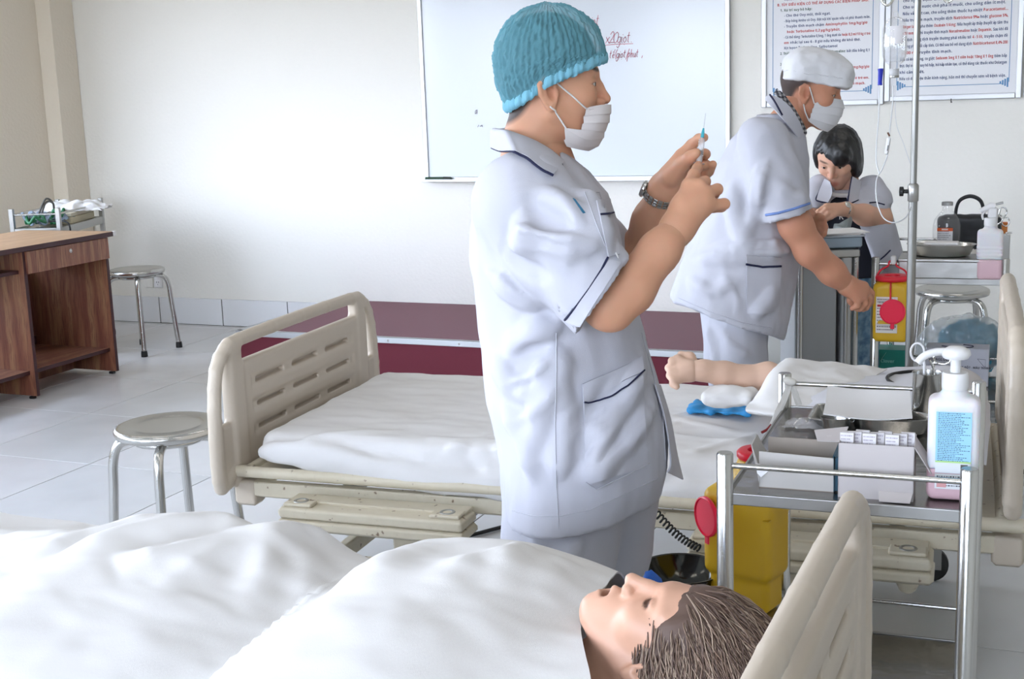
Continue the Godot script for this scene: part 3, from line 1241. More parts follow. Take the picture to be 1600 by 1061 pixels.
func posters() -> void:
	var paper := mat(Color(0.93, 0.935, 0.95), 0.35)
	var frame_m := mat(Color(0.90, 0.91, 0.93), 0.3, 0.2)
	var edge := mat(Color(0.36, 0.55, 0.72), 0.5)
	var lines_left := [
		[0.02, "^+. Ngừng ngay đường tiếp xúc với dị nguyên (tiêm, uống, đường"],
		[0.02, "^2. Cho BN nằm tại chỗ, đầu thấp chân cao."],
		[0.04, "- Adrenaline 1ml - 1mg tiêm ngay dưới da với liều:"],
		[0.055, "+ Người lớn: ½ - 1 ống"],
		[0.055, "+ Trẻ em: Không quá ", "~0,3 ml (ống 1ml + 9ml nước cất, tiêm 0,1 ml/kg)"],
		[0.045, "- Tiếp tục tiêm Adrenaline liều như trên ", "~10 - 15 phút/lần", "đến khi HA ổn định."],
		[0.045, "- Ủ ấm, theo dõi HA 10 - 15 phút/lần"],
		[0.045, "- Shock nặng: ngoài đường tiêm dưới da, có thể pha loãng", "~1/10 Adrenaline", "tiêm tĩnh"],
		[0.045, "mạch, bơm qua ống nội khí quản hoặc tiêm qua màng nhẫn giáp."],
		[0.01, "~B. TÙY ĐIỀU KIỆN CÓ THỂ ÁP DỤNG CÁC BIỆN PHÁP SAU:"],
		[0.025, "^1. Xử trí suy hô hấp:"],
		[0.045, "- Cho thở Oxy mũi, thổi ngạt."],
		[0.045, "- Bóp bóng Ambu có Oxy. Đặt nội khí quản nếu có phù thanh môn."],
		[0.045, "- Truyền tĩnh mạch chậm", "~Aminophyllin 1mg/kg/giờ"],
		[0.06, "~hoặc Terbutaline 0,2 µg/kg/phút."],
		[0.045, "- Có thể dùng: Terbutaline 0,5mg, 1 ống dưới da", "~hoặc 0,2 ml/10 kg ở trẻ"],
		[0.045, "~em", "nhắc lại sau 6 - 8 giờ nếu không đỡ khó thở."],
		[0.045, "Xịt họng Terbutaline, Salbutamol"],
		[0.025, "^2. Thiết lập đường truyền tĩnh mạch Adrenaline:", "bắt đầu bằng 0,1"],
		[0.045, "~µg/kg/phút"],
		[0.025, "^3. Các thuốc khác:"],
		[0.045, "- Methylprednisolone", "~hoặc Hydrocortisone 5mg/kg/giờ"],
		[0.045, "Dùng liều cao hơn nếu sốc nặng"],
		[0.045, "- Natriclorua 0,9%", "~1 - 2 lít ở người lớn, 20ml/kg ở trẻ em."],
		[0.045, "- Diphenhydramine", "~2 ống tiêm bắp hay tĩnh mạch."],
	]
	var lines_right := [
		[0.03, "- Nhiệt độ cơ thể tăng cao", "~40 - 41°C."],
		[0.03, "- Li bì, vật vã, lẫn lộn, mê sảng, có thể co giật, hôn mê."],
		[0.0, "~V. XỬ TRÍ:"],
		[0.01, "Đưa ngay bệnh nhân ra khỏi nơi nắng nóng, đặt nằm nghỉ nơi thoáng mát, yên"],
		[0.01, "tĩnh. Cởi bớt quần áo, nới dây lưng."],
		[0.01, "Lấy khăn lạnh lên trán, lên mặt, vào gáy, có thể đắp chăn ướt hoặc đá lạnh"],
		[0.01, "cho người bệnh theo dõi thân nhiệt."],
		[0.01, "Cho uống nước chè pha ít muối, cho uống dần ít một."],
		[0.01, "Nếu vẫn sốt cao, cho uống thêm thuốc hạ nhiệt", "~Paracetamol..."],
		[0.01, "Nếu truy tim mạch, truyền dịch", "~Natriclorua 9‰", "hoặc", "~glucose 5%,"],
		[0.01, "~Ringer lactat", "pha thêm", "~Ouabain 1/4 mg;", "Nếu huyết áp thấp (huyết áp tâm thu"],
		[0.01, "~< 80 mmHg)", "thì truyền tĩnh mạch", "~Noradrenaline", "hoặc", "~Dopamin.", "Sau khi đã"],
		[0.01, "bù dịch lượng dịch truyền thường phải nhiều tới", "~4 - 5 lít,", "truyền chậm đề"],
		[0.01, "phòng phù phổi cấp tính. Có thể sau bổ với dung dịch", "~Natribicarbonat 8,4% 200"],
		[0.01, "~- 300 ml", "truyền tĩnh mạch."],
		[0.0, "Nếu có kích động, co giật:", "~Seduxen 5mg X 1 viên hoặc 10mg X 1 ống", "tiêm bắp"],
		[0.0, "thịt. Đợi nếu có suy hô hấp, hô hấp nhân tạo, có thể dùng các thuốc như Dolargan"],
		[0.0, "khi cần thiết."],
		[0.0, "Nếu có dấu hiệu thần kinh nặng, hôn mê thì chuyển sớm về bệnh viện."],
	]
	var specs := [
		["framed white medical poster with blue and red text left of the drip bag", -1.198, 1.306, 0.624, lines_left, 0.0273, 0.0172],
		["framed white medical poster with blue and red text behind the drip pole", -0.559, 1.319, 0.65, lines_right, 0.0318, 0.0190],
		["framed white poster cut off by the right edge of the photograph", 0.1, 1.325, 0.65, [], 0.03, 0.02],
	]
	for s in specs:
		var p := thing("wall_poster", s[0], "poster", Vector3(s[1], s[2], -6.92))
		var w: float = s[3]
		var h := 0.98
		obj("sheet", MB.new().box(Vector3(0, h / 2, 0.008), Vector3(w - 0.03, h - 0.03, 0.01), 0.0), paper, p)
		for k in [-1, 1]:
			obj("frame_side", MB.new().box(Vector3(k * (w / 2 - 0.014), h / 2, 0.012), Vector3(0.028, h, 0.024), 0.005), frame_m, p)
		obj("frame_rail", MB.new().box(Vector3(0, 0.014, 0.012), Vector3(w - 0.056, 0.028, 0.024), 0.005), frame_m, p)
		obj("frame_rail", MB.new().box(Vector3(0, h - 0.014, 0.012), Vector3(w - 0.056, 0.028, 0.024), 0.005), frame_m, p)
		if s[4].is_empty():
			continue
		var b := MB.new()
		var x1 := w / 2 - 0.06
		b.box(Vector3(-x1, h / 2, 0.0135), Vector3(0.003, h - 0.16, 0.0006), 0.0)
		b.box(Vector3(x1, h / 2, 0.0135), Vector3(0.003, h - 0.16, 0.0006), 0.0)
		b.box(Vector3(0, 0.072, 0.0135), Vector3(x1 * 2 - 0.05, 0.003, 0.0006), 0.0)
		for k in [-1, 1]:
			for q in 4:
				b.box(Vector3(k * (x1 - 0.006 - q * 0.011), 0.078 + 0.0, 0.0137), Vector3(0.008, 0.012 + (3 - q) * 0.011, 0.0006), 0.0)
		obj("printed_border", b, edge, p)
		var holder := Node3D.new()
		holder.name = "printed_text"
		holder.position.z = 0.0138
		p.add_child(holder, true)
		var n: int = s[4].size()
		print_lines(holder, s[4], -x1 + 0.012, 0.10 + (n - 1) * s[5], s[5], s[6], x1 * 2 - 0.02)
	var hook := thing("wall_hook", "tiny black nail hook in the lower poster frame edge right of pole", "hook", Vector3(-0.5595, 1.314, -6.895))
	obj("nail", MB.new().tube([Vector3(0, 0.012, 0), Vector3(0, 0, 0), Vector3(0, -0.006, 0.006), Vector3(0.006, -0.004, 0.009)], 0.0022, 6), M.black, hook)

func socket() -> void:
	var s := thing("wall_socket", "white double wall socket plate low on the wall behind the far stool", "socket", Vector3(-5.5288, 0.295, -6.92))
	obj("plate", MB.new().box(Vector3(0, 0, 0.006), Vector3(0.066, 0.115, 0.012), 0.003), M.white_plastic, s)
	obj("blank_plate", MB.new().box(Vector3(-0.075, -0.003, 0.005), Vector3(0.062, 0.11, 0.01), 0.003), M.wall, s)
	for y in [-0.026, 0.026]:
		var f := obj("outlet", MB.new().box(Vector3(0, y, 0.0125), Vector3(0.044, 0.046, 0.003), 0.0012), mat(Color(0.97, 0.97, 0.97), 0.3), s)
		var mb := MB.new()
		for x in [-0.008, 0.008]:
			mb.box(Vector3(x, y + 0.006, 0.0143), Vector3(0.004, 0.009, 0.0008), 0.0)
		mb.box(Vector3(0, y - 0.009, 0.0143), Vector3(0.004, 0.006, 0.0008), 0.0)
		obj("slot", mb, M.black, f)
func wood_texture(a: Color, b: Color, dark: Color, seed_: int) -> ImageTexture:      # streaks along y
	var w := 256
	var im := Image.create(w, 512, false, Image.FORMAT_RGB8)
	var n1 := grain(0.02, seed_, 2)
	var n2 := grain(0.11, seed_ + 1, 3)
	for x in w:
		for y in 512:
			var wob := n1.get_noise_2d(x * 0.6, y * 0.35) * 5.0
			var s := n1.get_noise_2d((x + wob) * 1.7, y * 0.10) * 0.9 + 0.5
			var f := n2.get_noise_2d((x + wob) * 2.2, y * 0.12) * 0.5 + 0.5
			var c := a.lerp(b, clampf(s, 0, 1))
			c = c.lerp(dark, clampf((f - 0.52) * 2.2, 0, 0.75))
			im.set_pixel(x, y, c)
	im.generate_mipmaps()
	return ImageTexture.create_from_image(im)

func furniture() -> void:
	desk()
	var s0 := stool("round steel stool standing between the bed footboard and the desk", Vector3(-2.4841, 0.49, -3.0949), 0.05)
	var s1: Node3D = s0.duplicate()
	s1.name = "round_stool_001"
	add_child(s1, true)
	s1.position = Vector3(-5.024, 0, -6.0933)
	s1.rotation.y = 0.30
	tag(s1, "round steel stool beside the desk against the back wall", "stool", "round steel stools")
	far_cart()

func desk() -> void:
	var tex := wood_texture(Color(0.58, 0.42, 0.30), Color(0.44, 0.25, 0.19), Color(0.30, 0.13, 0.12), 4)
	var wood := mat(Color(1, 1, 1), 0.4)
	wood.albedo_texture = tex
	wood.uv1_triplanar = true
	wood.uv1_scale = Vector3(2.2, 0.9, 2.2)
	var edge := mat(Color(0.20, 0.065, 0.075), 0.45)
	var top_m := mat(Color(1, 1, 1), 0.38)
	top_m.albedo_texture = wood_texture(Color(0.70, 0.57, 0.44), Color(0.64, 0.50, 0.37), Color(0.55, 0.41, 0.30), 9)
	top_m.uv1_triplanar = true
	top_m.uv1_scale = Vector3(1.2, 1.2, 1.2)
	var d := thing("office_desk", "dark wood veneer desk with tan top and one lockable drawer at left edge", "desk", Vector3(-4.73, 0, -5.52))
	var h := 0.775
	var depth := 0.60
	var len := 2.0
	obj("desktop", MB.new().box(Vector3(-depth / 2 + 0.01, h - 0.011, len / 2 - 0.035), Vector3(depth + 0.03, 0.022, len), 0.002), top_m, d)
	obj("edge_band", MB.new().box(Vector3(0.027, h - 0.0125, len / 2 - 0.035), Vector3(0.006, 0.025, len + 0.004), 0.0015), edge, d)
	obj("edge_band", MB.new().box(Vector3(-depth / 2 + 0.01, h - 0.0125, -0.0375), Vector3(depth + 0.03, 0.025, 0.005), 0.0015), edge, d)
	obj("corner_cap", MB.new().box(Vector3(0.026, h - 0.0115, -0.03), Vector3(0.012, 0.027, 0.024), 0.002), M.white_plastic, d)
	for z in [0.0, 0.60, 1.45]:
		var p := obj("side_panel", MB.new().box(Vector3(-depth / 2, (h - 0.025) / 2 + 0.008, z + 0.01), Vector3(depth - 0.004, h - 0.041, 0.018), 0.001), wood, d)
		obj("edge_band", MB.new().box(Vector3(-0.001, (h - 0.025) / 2 + 0.008, z + 0.01), Vector3(0.004, h - 0.041, 0.0195), 0.001), edge, p)
		for x in [-0.04, -0.54]:
			obj("foot", MB.new().box(Vector3(x, 0.006, z + 0.01), Vector3(0.03, 0.012, 0.022), 0.002), M.black_rubber, p)
	for q in [[0.31, 0.58], [1.03, 0.83]]:
		var sh := obj("shelf", MB.new().box(Vector3(-depth / 2 - 0.01, 0.135, q[0]), Vector3(depth - 0.05, 0.018, q[1]), 0.001), wood, d)
		obj("edge_band", MB.new().box(Vector3(-0.034, 0.135, q[0]), Vector3(0.003, 0.0195, q[1]), 0.0008), edge, sh)
		obj("plinth", MB.new().box(Vector3(-0.30, 0.07, q[0]), Vector3(0.016, 0.11, q[1]), 0.001), wood, d)
	obj("shelf_lip", MB.new().box(Vector3(-depth + 0.05, 0.165, 0.31), Vector3(0.016, 0.05, 0.58), 0.001), edge, d)
	obj("back_panel", MB.new().box(Vector3(-depth + 0.01, 0.40, 0.26), Vector3(0.012, 0.5, 0.46), 0.001), wood, d)
	var dr := obj("drawer_front", MB.new().box(Vector3(0.004, 0.69, 0.305), Vector3(0.018, 0.112, 0.60), 0.0015), wood, d)
	obj("lock", MB.new().lathe([Vector2(0.011, 0), Vector2(0.0105, 0.005), Vector2(0.004, 0.0055), Vector2(0.003, 0.003), Vector2(0, 0.003)], 16, Vector3(0.013, 0.712, 0.30), Basis(Vector3.FORWARD, PI / 2)), M.chrome, dr)
	obj("drawer_box", MB.new().box(Vector3(-0.25, 0.685, 0.305), Vector3(0.48, 0.085, 0.55), 0.002), wood, d)
	obj("sliding_shelf", MB.new().box(Vector3(-0.26, 0.645, 1.03), Vector3(0.45, 0.018, 0.82), 0.001), edge, d)

func stool(label: String, at: Vector3, turn: float) -> Node3D:
	var s := thing("round_stool", label, "stool", Vector3(at.x, 0, at.z), turn, "round steel stools")
	var h := 0.49
	var seat := MB.new().lathe([Vector2(0.0, h - 0.03), Vector2(0.15, h - 0.03), Vector2(0.159, h - 0.026), Vector2(0.163, h - 0.015), Vector2(0.160, h - 0.004), Vector2(0.152, h), Vector2(0.145, h - 0.001), Vector2(0.108, h - 0.001), Vector2(0.103, h - 0.003), Vector2(0.09, h - 0.004), Vector2(0.0, h - 0.004)], 48)
	obj("seat", seat, M.steel, s)
	var ring := []
	for k in 24:
		ring.append(Vector3(cos(TAU * k / 24) * 0.10, h - 0.045, sin(TAU * k / 24) * 0.10))
	obj("seat_ring", MB.new().tube(ring, 0.009, 8, false, true), M.steel, s)
	for k in 4:
		var a := PI / 4 * 0 + k * PI / 2 - 0.40
		var d := Vector3(cos(a), 0, sin(a))
		var path := smooth_line([d * 0.06 + Vector3.UP * (h - 0.045), d * 0.115 + Vector3.UP * (h - 0.045), d * 0.155 + Vector3.UP * (h - 0.06), d * 0.175 + Vector3.UP * (h - 0.11), d * 0.183 + Vector3.UP * 0.28, d * 0.205 + Vector3.UP * 0.03], 6)
		var leg := obj("leg", MB.new().tube(path, 0.0145, 14), M.steel, s)
		var tip := d * 0.205
		obj("rubber_foot", MB.new().lathe([Vector2(0.0, 0.0), Vector2(0.019, 0.0), Vector2(0.0185, 0.02), Vector2(0.0165, 0.035), Vector2(0.0, 0.035)], 14, tip + d * 0.001), M.black_rubber, leg)
	return s

func rumpled(cols: int, rows: int, sx: float, sz: float, height: float, seed_: int, edge_drop := 0.01) -> MB:      # a dropped cloth: a grid with folds
	var n := grain(0.9 / maxf(sx, sz), seed_, 3)
	var n2 := grain(2.6 / maxf(sx, sz), seed_ + 5, 2)
	var P := []
	for i in rows:
		for j in cols:
			var u := float(j) / (cols - 1) - 0.5
			var v := float(i) / (rows - 1) - 0.5
			var x := u * sx + n.get_noise_2d(v * sz * 3 + 40, u * sx) * sx * 0.16
			var z := v * sz + n.get_noise_2d(u * sx * 3, v * sz + 90) * sz * 0.16
			var r := clampf(1.0 - pow(Vector2(u, v).length() * 2.0, 2.0), 0.0, 1.0)
			var y := (0.35 + 0.65 * absf(n.get_noise_2d(x, z) * 1.6)) * r + absf(n2.get_noise_2d(x * 1.2, z)) * 0.35
			P.append(Vector3(x, maxf(0.002, y * height), -z))
	var mb := MB.new()
	mb.grid(P, cols, 0.0015)
	return mb

func far_cart() -> void:
	var b := Basis(Vector3(0.94, 0, -0.34), Vector3.UP, Vector3(0.34, 0, 0.94))
	var c := thing("utility_cart", "steel utility cart with square posts behind the desk at the left wall", "cart", Vector3(-5.74, 0, -6.285))
	c.basis = b
	var w := 0.27
	var l := 0.66
	for p in [[0, 0], [w, 0], [0, l], [w, l]]:
		var leg := obj("post", MB.new().box(Vector3(p[0], 0.46, p[1]), Vector3(0.026, 0.84, 0.026), 0.003), M.steel_dull, c)
		obj("wheel", MB.new().lathe([Vector2(0, -0.01), Vector2(0.03, -0.01), Vector2(0.036, -0.006), Vector2(0.036, 0.006), Vector2(0.03, 0.01), Vector2(0, 0.01)], 16, Vector3(p[0], 0.037, p[1]), Basis(Vector3.BACK, PI / 2)), M.black_rubber, leg)
	var rim := MB.new()
	for q in [[Vector3(0, 0, 0), Vector3(w, 0, 0)], [Vector3(0, 0, 0), Vector3(0, 0, l)], [Vector3(w, 0, 0), Vector3(w, 0, l)], [Vector3(0, 0, l), Vector3(w, 0, l)]]:
		obj("tray_apron", MB.new().beam(q[0] + Vector3.UP * 0.745, q[1] + Vector3.UP * 0.745, 0.018, 0.045), M.steel_dull, c)
		obj("rail", MB.new().cyl(q[0] + Vector3.UP * 0.845, q[1] + Vector3.UP * 0.845, 0.006), M.steel, c)
	obj("tray", MB.new().box(Vector3(w / 2, 0.758, l / 2), Vector3(w, 0.008, l), 0.001), M.steel, c)
	obj("lower_tray", MB.new().box(Vector3(w / 2, 0.28, l / 2), Vector3(w, 0.02, l), 0.003), M.steel, c)
	# things on it
	var cream := mat(Color(0.86, 0.82, 0.70), 0.6)
	var box := thing("flat_box", "flat cream carton under the white cloth on the far cart", "box", c.position + b * Vector3(0.14, 0.763, 0.22))
	box.basis = b
	obj("carton", MB.new().box(Vector3(0, 0.02, 0), Vector3(0.2, 0.04, 0.36), 0.004), cream, box)
	obj("lid", MB.new().box(Vector3(0, 0.052, 0.0), Vector3(0.205, 0.022, 0.365), 0.004), mat(Color(0.90, 0.87, 0.78), 0.6), box)
	var cl := obj("folded_cloth", rumpled(36, 30, 0.42, 0.30, 0.085, 12), M.sheet)
	cl.transform = Transform3D(b, c.position + b * Vector3(0.16, 0.826, 0.17))
	tag(cl, "crumpled white cloth lying on the carton on the far cart", "cloth")
	var grey := mat(Color(0.55, 0.60, 0.66), 0.7)
	var cuff := obj("pressure_cuff", rumpled(20, 16, 0.22, 0.16, 0.09, 31), grey)
	cuff.transform = Transform3D(b, c.position + b * Vector3(0.13, 0.79, 0.43))
	tag(cuff, "grey blue pressure cuff heaped on the far cart left of cloth", "cuff")
	var green := mat(Color(0.10, 0.38, 0.22), 0.55)
	var gh := thing("tube_bundle", "tangle of green and grey tubing hanging over the left of far cart", "tubing", c.position + b * Vector3(0.1, 0.765, 0.56))
	gh.basis = b
	for k in 7:
		var o := Vector3(rng.randf_range(-0.09, 0.1), 0.03 + 0.02 * (k % 3), rng.randf_range(-0.1, 0.08))
		var lp := []
		var r := rng.randf_range(0.025, 0.05)
		for j in 10:
			lp.append(o + Vector3(cos(TAU * j / 10) * r, sin(j * 2.1 + k) * 0.02, sin(TAU * j / 10) * r))
		obj("green_loop", MB.new().tube(smooth_line(lp, 3, true), 0.009, 7, false, true), green if k % 2 == 0 else grey, gh)
	for k in 2:
		obj("grey_hose", MB.new().tube(smooth_line([Vector3(-0.02 * k, 0.05, -0.06), Vector3(0.02, 0.13 + 0.02 * k, -0.10), Vector3(0.03, 0.12, -0.18), Vector3(0.02, 0.05, -0.2)], 6), 0.006, 8), mat(Color(0.30, 0.29, 0.27), 0.5), gh)
	obj("hanging_cord", MB.new().tube(smooth_line([Vector3(0.07, 0.03, 0.0), Vector3(0.19, 0.02, 0.02), Vector3(0.2, -0.1, 0.03), Vector3(0.2, -0.22, 0.0), Vector3(0.2, -0.3, -0.08)], 6), 0.005, 8), M.black, gh)
	var sock := obj("wall_plate", MB.new().box(Vector3(0, 0, 0), Vector3(0.012, 0.16, 0.2), 0.003), M.wall_side)
	sock.position = Vector3(-6.022, 0.62, -6.80)
	tag(sock, "cream blank plate on the corner column behind the far cart", "plate")
func board_mesh() -> ArrayMesh:       # moulded plastic bed end: thickness along x, 1.05 wide along z, 0.43 high
	var f := Field.new()
	var r := 0.019
	var path := smooth_line([Vector3(0, 0.05, 0.44), Vector3(0, 0.02, 0.495), Vector3(0, 0.09, 0.506), Vector3(0, 0.24, 0.50), Vector3(0, 0.345, 0.477), Vector3(0, 0.395, 0.425), Vector3(0, 0.408, 0.35), Vector3(0, 0.411, 0.0)], 2)
	for i in path.size() - 1:
		f.cap(path[i], path[i + 1], r, r, 0.004)
		var m := Vector3(1, 1, -1)
		f.cap(path[i] * m, path[i + 1] * m, r, r, 0.004)
	f.rbox(Vector3(0, 0.175, 0), Vector3(0.017, 0.175, 0.43), 0.01, 0.012)
	for s in [-1.0, 1.0]:
		f.rbox(Vector3(0, 0.10, s * 0.46), Vector3(0.012, 0.092, 0.045), 0.008, 0.012)
		f.rbox(Vector3(0, 0.205, s * 0.395), Vector3(0.018, 0.2, 0.034), 0.012, 0.012)
	for row in 3:
		var y := 0.282 - row * 0.068
		for s in [-1.0, 1.0]:
			f.rbox(Vector3(s * 0.0185, y, 0), Vector3(0.0055, 0.017, 0.325), 0.005, 0.004, Basis(), 1)
		for c in 3:
			f.rbox(Vector3(0.016, y, (c - 1) * 0.215), Vector3(0.023, 0.0065, 0.082), 0.005, 0.002, Basis(), 1)
	return soft([[f, 0.0056]])

func caster(parent: Node, at: Vector3, r := 0.05) -> void:
	var c := obj("caster", MB.new().lathe([Vector2(0, -0.015), Vector2(r * 0.8, -0.015), Vector2(r, -0.009), Vector2(r, 0.009), Vector2(r * 0.8, 0.015), Vector2(0, 0.015)], 24, at + Vector3.UP * r, Basis(Vector3.RIGHT, PI / 2)), M.black_rubber, parent)
	var fk := MB.new()
	for s in [-1, 1]:
		fk.box(at + Vector3(0.01, r * 1.45, s * 0.021), Vector3(0.04, r * 1.3, 0.004), 0.001)
	fk.cyl(at + Vector3(0.015, r * 2.0, 0), at + Vector3(0.015, r * 2.0 + 0.06, 0), 0.013)
	obj("caster_fork", fk, M.steel_dull, c)

func bed_frame(b: Node3D, board: ArrayMesh, foot_y: float, head_y: float, length: float, head_off := 0.03) -> void:
	var m: Material = M.beige_metal
	if foot_y > 0.0:
		var fb := obj("footboard", board, M.beige, b)
		fb.position = Vector3(-0.03, foot_y, -0.42)
	var hb := obj("headboard", board, M.beige, b)
	hb.position = Vector3(length + head_off, head_y, -0.42)
	var deck := smooth_line([Vector3(0.09, 0.435, 0.012), Vector3(0.03, 0.435, 0.0), Vector3(0.012, 0.435, -0.06), Vector3(0.012, 0.435, -0.78), Vector3(0.03, 0.435, -0.84), Vector3(0.09, 0.435, -0.852), Vector3(length - 0.09, 0.435, -0.852), Vector3(length - 0.02, 0.435, -0.84), Vector3(length - 0.012, 0.435, -0.78), Vector3(length - 0.012, 0.435, -0.06), Vector3(length - 0.02, 0.435, 0.0), Vector3(length - 0.09, 0.435, 0.012)], 4, true)
	obj("deck_rim", MB.new().tube(deck, 0.0165, 10, false, true), m, b)
	obj("deck_plate", MB.new().box(Vector3(length / 2, 0.432, -0.42), Vector3(length - 0.03, 0.01, 0.84), 0.003), m, b)
	for z in [-0.01, -0.83]:
		obj("side_rail", MB.new().box(Vector3(length / 2, 0.382, z), Vector3(length + 0.02, 0.045, 0.03), 0.006), m, b)
	for x in [0.0, length]:
		obj("end_rail", MB.new().box(Vector3(x, 0.385, -0.42), Vector3(0.035, 0.05, 0.82), 0.006), m, b)
		for z in [-0.02, -0.82]:
			obj("board_bracket", MB.new().box(Vector3(x, 0.37, z), Vector3(0.07, 0.075, 0.06), 0.01), M.beige, b)
	for x in [0.25, 0.62, length - 0.62, length - 0.25]:
		obj("cross_bar", MB.new().box(Vector3(x, 0.352, -0.42), Vector3(0.04, 0.03, 0.80), 0.004), M.steel_dull, b)
	for x in [0.475, length - 0.5]:
		obj("lift_plate", MB.new().box(Vector3(x, 0.25, -0.02), Vector3(0.075, 0.20, 0.03), 0.008), m, b)
		obj("bolt", MB.new().lathe([Vector2(0, 0), Vector2(0.011, 0), Vector2(0.011, 0.006), Vector2(0.006, 0.009), Vector2(0, 0.009)], 12, Vector3(x, 0.185, -0.005), Basis(Vector3.RIGHT, PI / 2)), M.steel_dull, b)
		obj("lift_plate", MB.new().box(Vector3(x, 0.26, -0.74), Vector3(0.075, 0.19, 0.03), 0.008), m, b)
		obj("lift_tube", MB.new().cyl(Vector3(x + 0.03, 0.22, -0.1), Vector3(x + 0.03, 0.22, -0.74), 0.024, 16), M.steel_dull, b)
		if x < 1.0:
			obj("lift_arm", MB.new().beam(Vector3(x + 0.02, 0.215, -0.085), Vector3(x + 0.34, 0.135, -0.085), 0.02, 0.04, 0.004), m, b)
	for q in [[-0.12, 0.74], [-0.72, 0.3]]:
		obj("base_rail", MB.new().box(Vector3((length - q[1] + 0.3) / 2, 0.135, q[0]), Vector3(length - q[1], 0.05, 0.035), 0.006), m, b)
	for x in [0.18, length - 0.62]:
		obj("base_rail", MB.new().box(Vector3(x, 0.135, -0.42), Vector3(0.035, 0.05, 0.64), 0.006), m, b)
	for q in [[0.18, -0.1], [0.18, -0.74], [length - 0.62, -0.1], [length - 0.18, -0.74]]:
		caster(b, Vector3(q[0], 0, q[1]), 0.05)

func side_rail_bracket(b: Node3D, x0: float, x1: float) -> void:      # folded rail carrier with two holes and conical studs
	var m: Material = M.beige_metal
	var l := x1 - x0
	var cx := (x0 + x1) / 2
	var o := obj("rail_carrier", MB.new().box(Vector3(cx, 0.365, 0.08), Vector3(l, 0.034, 0.11), 0.011), m, b)
	obj("carrier_lip", MB.new().box(Vector3(cx, 0.335, 0.082), Vector3(l + 0.006, 0.032, 0.114), 0.011), m, o)
	obj("carrier_top", MB.new().box(Vector3(cx, 0.384, 0.055), Vector3(l - 0.02, 0.01, 0.06), 0.003), m, o)
	for x in [x0 + 0.055, x1 - 0.055]:
		obj("hole_collar", MB.new().box(Vector3(x, 0.386, 0.095), Vector3(0.085, 0.012, 0.055), 0.005), m, o)
		obj("hole", MB.new().lathe([Vector2(0.012, 0.3915), Vector2(0.0135, 0.3935), Vector2(0.0195, 0.3935), Vector2(0.021, 0.3915)], 20, Vector3(x, 0, 0.095)), M.steel_dull, o)
		obj("stud", MB.new().lathe([Vector2(0.0, 0.282), Vector2(0.012, 0.282), Vector2(0.019, 0.288), Vector2(0.034, 0.32)], 20, Vector3(x, 0, 0.082)), m, o)

func wrinkles(f: Field, n: int, seed_: int, x0: float, x1: float, y0: float, y1: float, z: float, tilt: float) -> void:    # short ridges of slack cloth on the near face of a mattress
	var r := RandomNumberGenerator.new()
	r.seed = seed_
	for i in n:
		var x := r.randf_range(x0, x1)
		var dx := r.randf_range(0.4, 1.0) * tilt
		var y := r.randf_range(y0, y1)
		var l := r.randf_range(0.04, 0.09)
		var a := Vector3(x, y, z - r.randf_range(0.005, 0.012))
		f.cap(a, a + Vector3(dx * l, -l * 0.5, 0.004), 0.005, 0.010, 0.020)

func beds() -> void:
	var board := board_mesh()
	# ---- the bed behind the standing man
	var b := thing("hospital_bed", "beige hospital bed with slotted footboard and white sheeted mattress behind the standing man", "bed", Vector3(-2.08, 0, -2.90), deg_to_rad(3.95))
	bed_frame(b, board, 0.383, 0.47, 1.99, 0.004)
	side_rail_bracket(b, 0.17, 0.70)
	side_rail_bracket(b, 1.27, 1.83)
	for y in [0.515, 0.66]:
		obj("knob", MB.new().lathe([Vector2(0, 0), Vector2(0.012, 0), Vector2(0.012, 0.02), Vector2(0.022, 0.022), Vector2(0.022, 0.04), Vector2(0.018, 0.044), Vector2(0, 0.044)], 12, Vector3(2.012, y, -0.0), Basis(Vector3.FORWARD, PI / 2)), M.white_plastic, b)
	var f := Field.new()
	f.rbox(Vector3(0.985, 0.492, -0.43), Vector3(0.945, 0.047, 0.415), 0.034, 0.01)
	f.noise = grain(5.0, 42, 3)
	f.noise_scale = Vector3(0.8, 2.2, 1.4)
	f.noise_amp = 0.007
	wrinkles(f, 44, 5, 0.1, 1.5, 0.46, 0.53, -0.016, 1.0)
	wrinkles(f, 34, 9, 0.5, 1.9, 0.46, 0.53, -0.016, -1.0)
	for q in [[0.62, -0.03, 0.95, -0.34], [0.75, -0.02, 0.98, -0.2], [1.0, -0.05, 1.18, -0.42], [0.55, -0.06, 0.9, -0.08], [0.2, -0.02, 0.42, -0.11], [1.02, -0.45, 1.3, -0.30], [1.05, -0.25, 1.35, -0.20], [1.1, -0.36, 1.22, -0.55], [1.25, -0.08, 1.4, -0.3]]:
		f.cap(Vector3(q[0], 0.534, q[1]), Vector3(q[2], 0.532, q[3]), 0.009, 0.003, 0.022)
	# the loose hem hangs a little over the rim between foot and middle
	for q in [[0.16, 0.485], [0.3, 0.468], [0.45, 0.445], [0.62, 0.43], [0.8, 0.43], [0.95, 0.445], [1.1, 0.44], [1.3, 0.445]]:
		f.ell(Vector3(q[0], q[1] + 0.008, 0.004), Vector3(0.11, 0.036, 0.020), 0.03)
	obj("sheeted_mattress", soft([[f, 0.0105]]), M.sheet, b)
	# ---- the bed in the foreground
	var c := thing("hospital_bed", "foreground beige hospital bed whose headboard rises in front of the steel trolley", "bed", Vector3(-2.30, 0, -1.09), 0.0)
	bed_frame(c, board, 0.40, 0.415, 1.99)
	f = Field.new()
	f.rbox(Vector3(1.0, 0.515, -0.42), Vector3(0.96, 0.072, 0.44), 0.04, 0.01)
	f.noise = grain(6.0, 4, 2)
	f.noise_amp = 0.006
	obj("sheeted_mattress", soft([[f, 0.022]]), M.sheet, c)
	cover_sheet()
	pillow()

